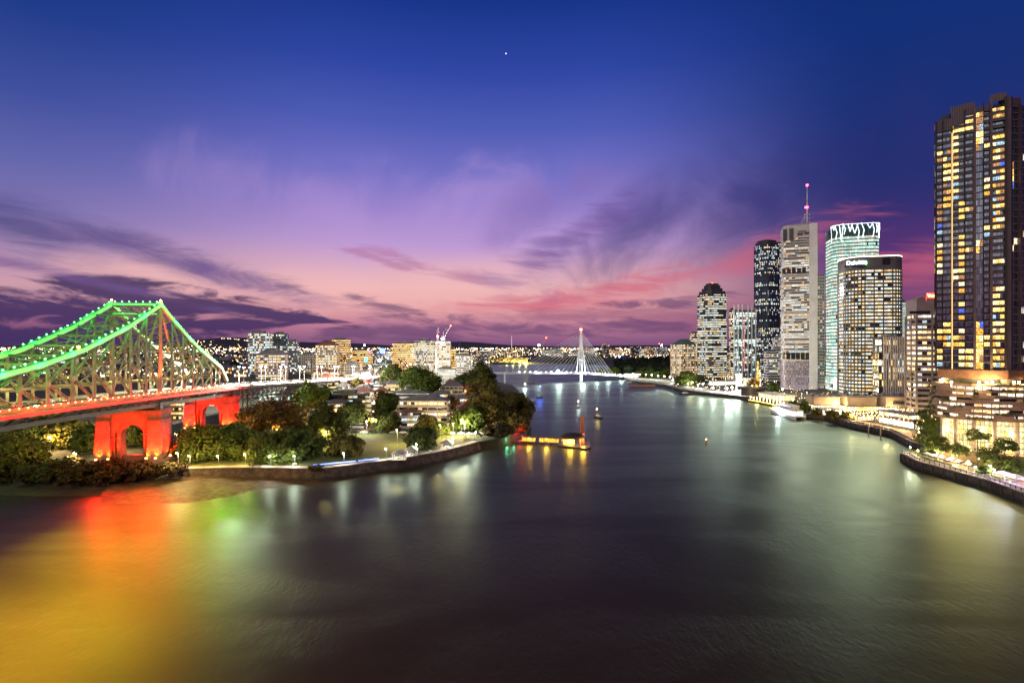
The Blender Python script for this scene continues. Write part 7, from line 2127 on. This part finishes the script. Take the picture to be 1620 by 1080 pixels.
# skyline blocks one can tell apart beyond the cable bridge
for px, w, yt, Y, lab, k in ((958, 12, 544, 1900, "dark lit slab standing highest beyond the cable bridge's right stays", 2), (1004, 15, 547, 1900, "dark tower block with warm windows beyond the garden wood", 2), (1028, 17, 549, 1850, "brown block right of the dark tower block beyond the wood", 0), (1047, 20, 549, 1900, "white lit block with a red roof lamp beyond the wood", 1), (912, 20, 555, 2000, "warm lit flats seen behind the cable bridge's mast", 0), (928, 22, 551, 2050, "second warm lit flats behind the mast's right stays", 0), (975, 18, 553, 2100, "low mauve lit block between the dark slab and the dark tower block", 0), (880, 16, 556, 1950, "white low hall on the rise left of the mast", 1), (886, 10, 561, 1800, "golden lit small block left of the mast", 0), (868, 24, 553, 2300, "white long lit block beside the far crane", 1)):
    far_block(px, w, yt, Y, lab, None, RND.uniform(-15, 15), k)
for k in range(46):
    px = RND.uniform(735, 1100); Y = RND.uniform(1850, 3000)
    far_block(px, RND.uniform(6, 15), RND.uniform(551, 560), Y, "small far city block with lit windows beyond the river's bend", "far city blocks beyond the bend", RND.uniform(-30, 30))
for k in range(115):
    px = RND.uniform(380, 770); Y = RND.uniform(900, 2200)
    far_block(px, RND.uniform(7, 17), RND.uniform(552, 572), Y, "small far block with lit windows on the inner suburb's slope", "far blocks of the inner suburb", RND.uniform(-30, 30))
for k in range(26):
    px = RND.uniform(1040, 1320); Y = RND.uniform(900, 1500)
    far_block(px, RND.uniform(8, 20), RND.uniform(556, 590), Y, "low city block with lit windows behind the towers", "low blocks behind the towers", RND.uniform(-30, 30))
# suburb houses behind the truss bridge
hp = None
for k in range(190):
    px = RND.uniform(-20, 420); py = 552 + 50 * RND.random() ** 1.3; Y = None
    for q in np.linspace(520, 4200, 60):
        x = AX(px, q)
        if AZ(py, q) <= H(x, q): Y = q; break
    if not Y: continue
    x = AX(px, Y)
    if not inside([(x, Y)], LAND)[0]: continue
    if hp is None or k % 38 == 0:
        b = MB(); pl = rect(13, 10); s_ = RND.randint(0, 900); b.ring(pl, -1, 5.5, 2.6, s_, s_ + 2, u0=s_); b.cur = 1
        e = inset(pl, -.7); rd = [(-3, 0), (3, 0)]
        b.face([(*e[0], 5.5), (*e[1], 5.5), (*rd[1], 8.5), (*rd[0], 8.5)]); b.face([(*e[2], 5.5), (*e[3], 5.5), (*rd[0], 8.5), (*rd[1], 8.5)]); b.face([(*e[1], 5.5), (*e[2], 5.5), (*rd[1], 8.5)]); b.face([(*e[3], 5.5), (*e[0], 5.5), (*rd[0], 8.5)])
        hp = tag(b.build("house", [far_mats[k % 3], [M_roofm, M_tile, M_grey][k % 3]]), "small suburb house with lit windows seen through the truss bridge", "house", "suburb houses behind the truss bridge"); o = hp
    else: o = dup(hp, (0, 0, 0))
    o.location = (x, Y, H(x, Y)); o.rotation_euler = (0, 0, RND.uniform(0, 3.1)); s_ = RND.uniform(.8, 1.5); o.scale = (s_, s_, s_ * RND.uniform(.9, 1.6))
# countless far lights of streets and windows
def light_field(name, label, n, fpx, fY, size, cols, zadd=(3, 9)):
    b = MB(); mats_ = [glow("far_light_%d" % i, c, s) for i, (c, s) in enumerate(cols)]
    for _ in range(n):
        px, Y = fpx(), fY(); x = AX(px, Y)
        if not inside([(x, Y)], LAND)[0]: continue
        b.cur = RND.randrange(len(cols)); z = H(x, Y) + RND.uniform(*zadd); s = size * Y / 1000 * RND.uniform(.5, 1.25)
        b.ball((x, Y, z), s, 4, 3)
    o = b.build(name, mats_); return tag(o, label, "lights", None, "stuff")
LC = [((1, .60, .22), 9), ((1, .72, .36), 10), ((1, .92, .75), 11), ((.8, .92, 1), 10), ((1, .42, .08), 9), ((1, .68, .3), 6), ((1, .8, .5), 5)]
light_field("suburb_lights", "countless warm lights of the suburb behind the truss bridge", 1500, lambda: RND.uniform(-20, 400), lambda: 550 + 4200 * RND.random() ** 1.5, .62, LC)
light_field("inner_suburb_lights", "countless lights of the inner suburb below the hills", 2300, lambda: RND.uniform(395, 780), lambda: 620 + 3600 * RND.random() ** 1.6, .62, LC)
light_field("far_bank_lights", "countless lights of the city beyond the river's bend", 1000, lambda: RND.uniform(740, 1110), lambda: RND.uniform(1760, 3800), .56, LC, (2, 16))
light_field("hill_lights", "tiny lights on the hill slope at the horizon", 26, lambda: RND.uniform(350, 392), lambda: 5000, .42, LC[:3], (0, 3))
light_field("point_lights", "small lights scattered among the houses of the point", 520, lambda: RND.uniform(500, 745), lambda: RND.uniform(330, 600), .55, LC, (2, 6))
light_field("city_bank_lights", "small lights scattered along the city bank between the towers", 800, lambda: RND.uniform(1060, 1440), lambda: RND.uniform(370, 800), .50, LC, (1, 6))
# tower cranes, radio mast, far stadium lamps
def crane(label, px, ybase, ytop, Y, jx, jy, beacon=True, light=None):
    x = AX(px, Y); t = thing("tower_crane", label, "crane", (x, Y, AZ(ybase, Y)))
    b = MB(); z0, z1 = AZ(ybase, Y), AZ(ytop, Y)
    for sx_ in (-.7, .7):
        for sy_ in (-.7, .7): b.bar((x + sx_, Y + sy_, z0), (x + sx_, Y + sy_, z1), .22)
    n = max(2, int((z1 - z0) / 2))
    for k in range(n): f0, f1 = z0 + (z1 - z0) * k / n, z0 + (z1 - z0) * (k + 1) / n; b.bar((x - .7, Y - .7, f0), (x + .7, Y - .7, f1), .14); b.bar((x + .7, Y + .7, f0), (x - .7, Y + .7, f1), .14)
    b.build("tower", M_white, t)
    e = (AX(jx, Y), Y, AZ(jy, Y)); b = MB(); b.bar((x, Y - .5, z1), e, .35); b.bar((x, Y + .5, z1 + 1.4), e, .3); b.bar((x, Y, z1), (x - (e[0] - x) * .35, Y, z1 + 2), .8); b.bar((x - (e[0] - x) * .2, Y, z1 + 7), e, .12); b.bar((x, Y, z1), (x - (e[0] - x) * .2, Y, z1 + 7), .25); b.build("jib", M_white, t)
    if beacon: b = MB(); b.ball(e, .0016 * Y, 8, 5); b.build("red_beacon", glow("crane_red", (1, .04, .03), 15), t)
    return t
crane("tower crane with raised jib and red lamp on the construction tower", 703, 541, 534, 640, 713, 515)
crane("second tower crane with upright jib on the construction tower", 692, 541, 532, 650, 694.5, 517, False)
crane("far tower crane with slanting jib left of the cable bridge", 857.5, 557, 549, 1900, 864, 534)
crane("far thin crane left of the white balconied tower", 338, 541, 537, 2600, 343, 522, False)
crane("far thin crane right of the construction tower", 727, 552, 548, 2400, 730, 534, False)
t = thing("radio_mast", "thin white lit radio mast on the skyline left of the cable bridge", "mast", (AX(809.5, 2200), 2200, 30)); x = AX(809.5, 2200)
b = MB(); b.tube((x, 2200, 30), (x, 2200, AZ(531, 2200)), 1.7, .9, 6); b.build("pole", glow("mast_baked_light", (.9, .85, .85), .6), t)  # light falling on the pole put in as emission
for px, py, Y, r_, m_, lab in ((852.5, 546, 2300, 4.2, E_cool, "brilliant white stadium lamp left of the far crane"), (576.5, 546, 1400, 2.0, E_cool, "bright white lamp high on the skyline beside the blue sign"), (600.5, 570, 830, 2.0, E_white, "bright white lamp below the blue sign"), (944.5, 552, 2100, 3.0, E_cool, "white lamp at the skyline right of the cable mast"), (980, 564, 1850, 3.4, E_blue, "blue glowing lamp beyond the garden wood"), (1047, 546, 1890, 2.6, E_white, "white lamp on the white lit block's roof"), (1043, 543.5, 1880, 1.6, E_red, "red lamp on the white lit block's roof"), (692.5, 532, 636, 1.3, E_red, "red lamp on the construction tower's crane"), (699.5, 536, 634, 1.2, E_cool, "white work lamp on the construction tower"), (311, 568, 500, .8, E_red, "red lamp seen through the truss bridge")):
    x = AX(px, Y); z = AZ(py, Y); t = thing("mast_lamp", lab, "lamp", (x, Y, z)); b = MB(); b.ball((x, Y, z), r_, 8, 6); b.build("lamp_head", m_, t)
    b = MB(); b.tube((x, Y, min(z - 4, max(H(x, Y) - 1, z - 45))), (x, Y, z - r_ * .8), r_ * .2, r_ * .15, 6); b.build("pole", M_metal, t)

# spots added off the towers and the podium to tint the water below
for px, Y, z, e, col in ((1345, 548, 165, 150000, (.95, 1.0, .76)), (1330, 548, 110, 110000, (.97, 1.0, .76)), (1375, 492, 120, 210000, (1, .86, .6)), (1130, 780, 100, 110000, (1, .95, .8)), (1262, 585, 120, 170000, (1, .9, .75))):
    lamp("added tower tint", (AX(px, Y), Y, z), e, col, 6, 150, (AX(px, Y) * .55, Y - 260, 0), .6)
for x, y, z, e in ((199, 236, 22, 52000), (203, 228, 22, 52000), (210, 222, 23, 60000), (222, 219, 22, 52000), (236, 214, 22, 52000)):
    lamp("added podium tint", (x, y, z), e * .13, (1, .66, .26), 1.5, 140, (x - 60, y - 70, 0), .6)

for x, y in ((197, 241), (200, 231), (208, 224), (222, 220), (236, 219)): lamp("added podium fill", (x, y, 9), 9000, (1, .66, .28), 1, 120, (x + 14, y + 14, 34), .7)  # added lamps that brighten the podium front

# trees and lamps of the gardens' river edge
for k, (p0, p1, yt, yb, Y) in enumerate(((1003, 1024, 586, 600, 905), (1018, 1038, 583, 601, 900), (1034, 1052, 587, 603, 870), (1046, 1066, 583, 602, 890), (940, 962, 583, 596, 930), (958, 982, 581, 597, 925))):
    T("floodlit tree along the gardens' river edge beside the cable bridge", p0, p1, yt, yb, Y, L_bright, group="trees on the gardens' river edge", low=-.6, dens=.7)
for k, (px, Y, e) in enumerate(((1002, 868, 9000), (1012, 850, 9000), (1022, 845, 12000), (1031, 835, 12000), (1041, 820, 14000), (1051, 800, 9000), (1060, 780, 9000), (1074, 720, 9000), (1095, 665, 9000), (1112, 640, 9000), (1210, 575, 12000), (1238, 560, 12000), (1175, 612, 9000))):
    x = AX(px, Y)
    if not inside([(x, Y)], LAND)[0]: x += 14
    t = thing("quay_lamp", "white quay lamp post along the far city bank", "lamp post", (x, Y, 4), "quay lamps along the far city bank")
    b = MB(); b.tube((x, Y, 3.5), (x, Y, 10), .14, .1, 6); b.build("pole", M_dark, t)
    b = MB(); b.ball((x, Y, 10.5), .8, 8, 5); b.build("lamp_head", [E_white, E_cool, E_warm][k % 3], t)
    lamp("quay light", (x - 1.5, Y - 1.5, 10.5), e * 1.6, [(1, .95, .85), (.85, .97, 1), (1, .72, .35)][k % 3], .6)
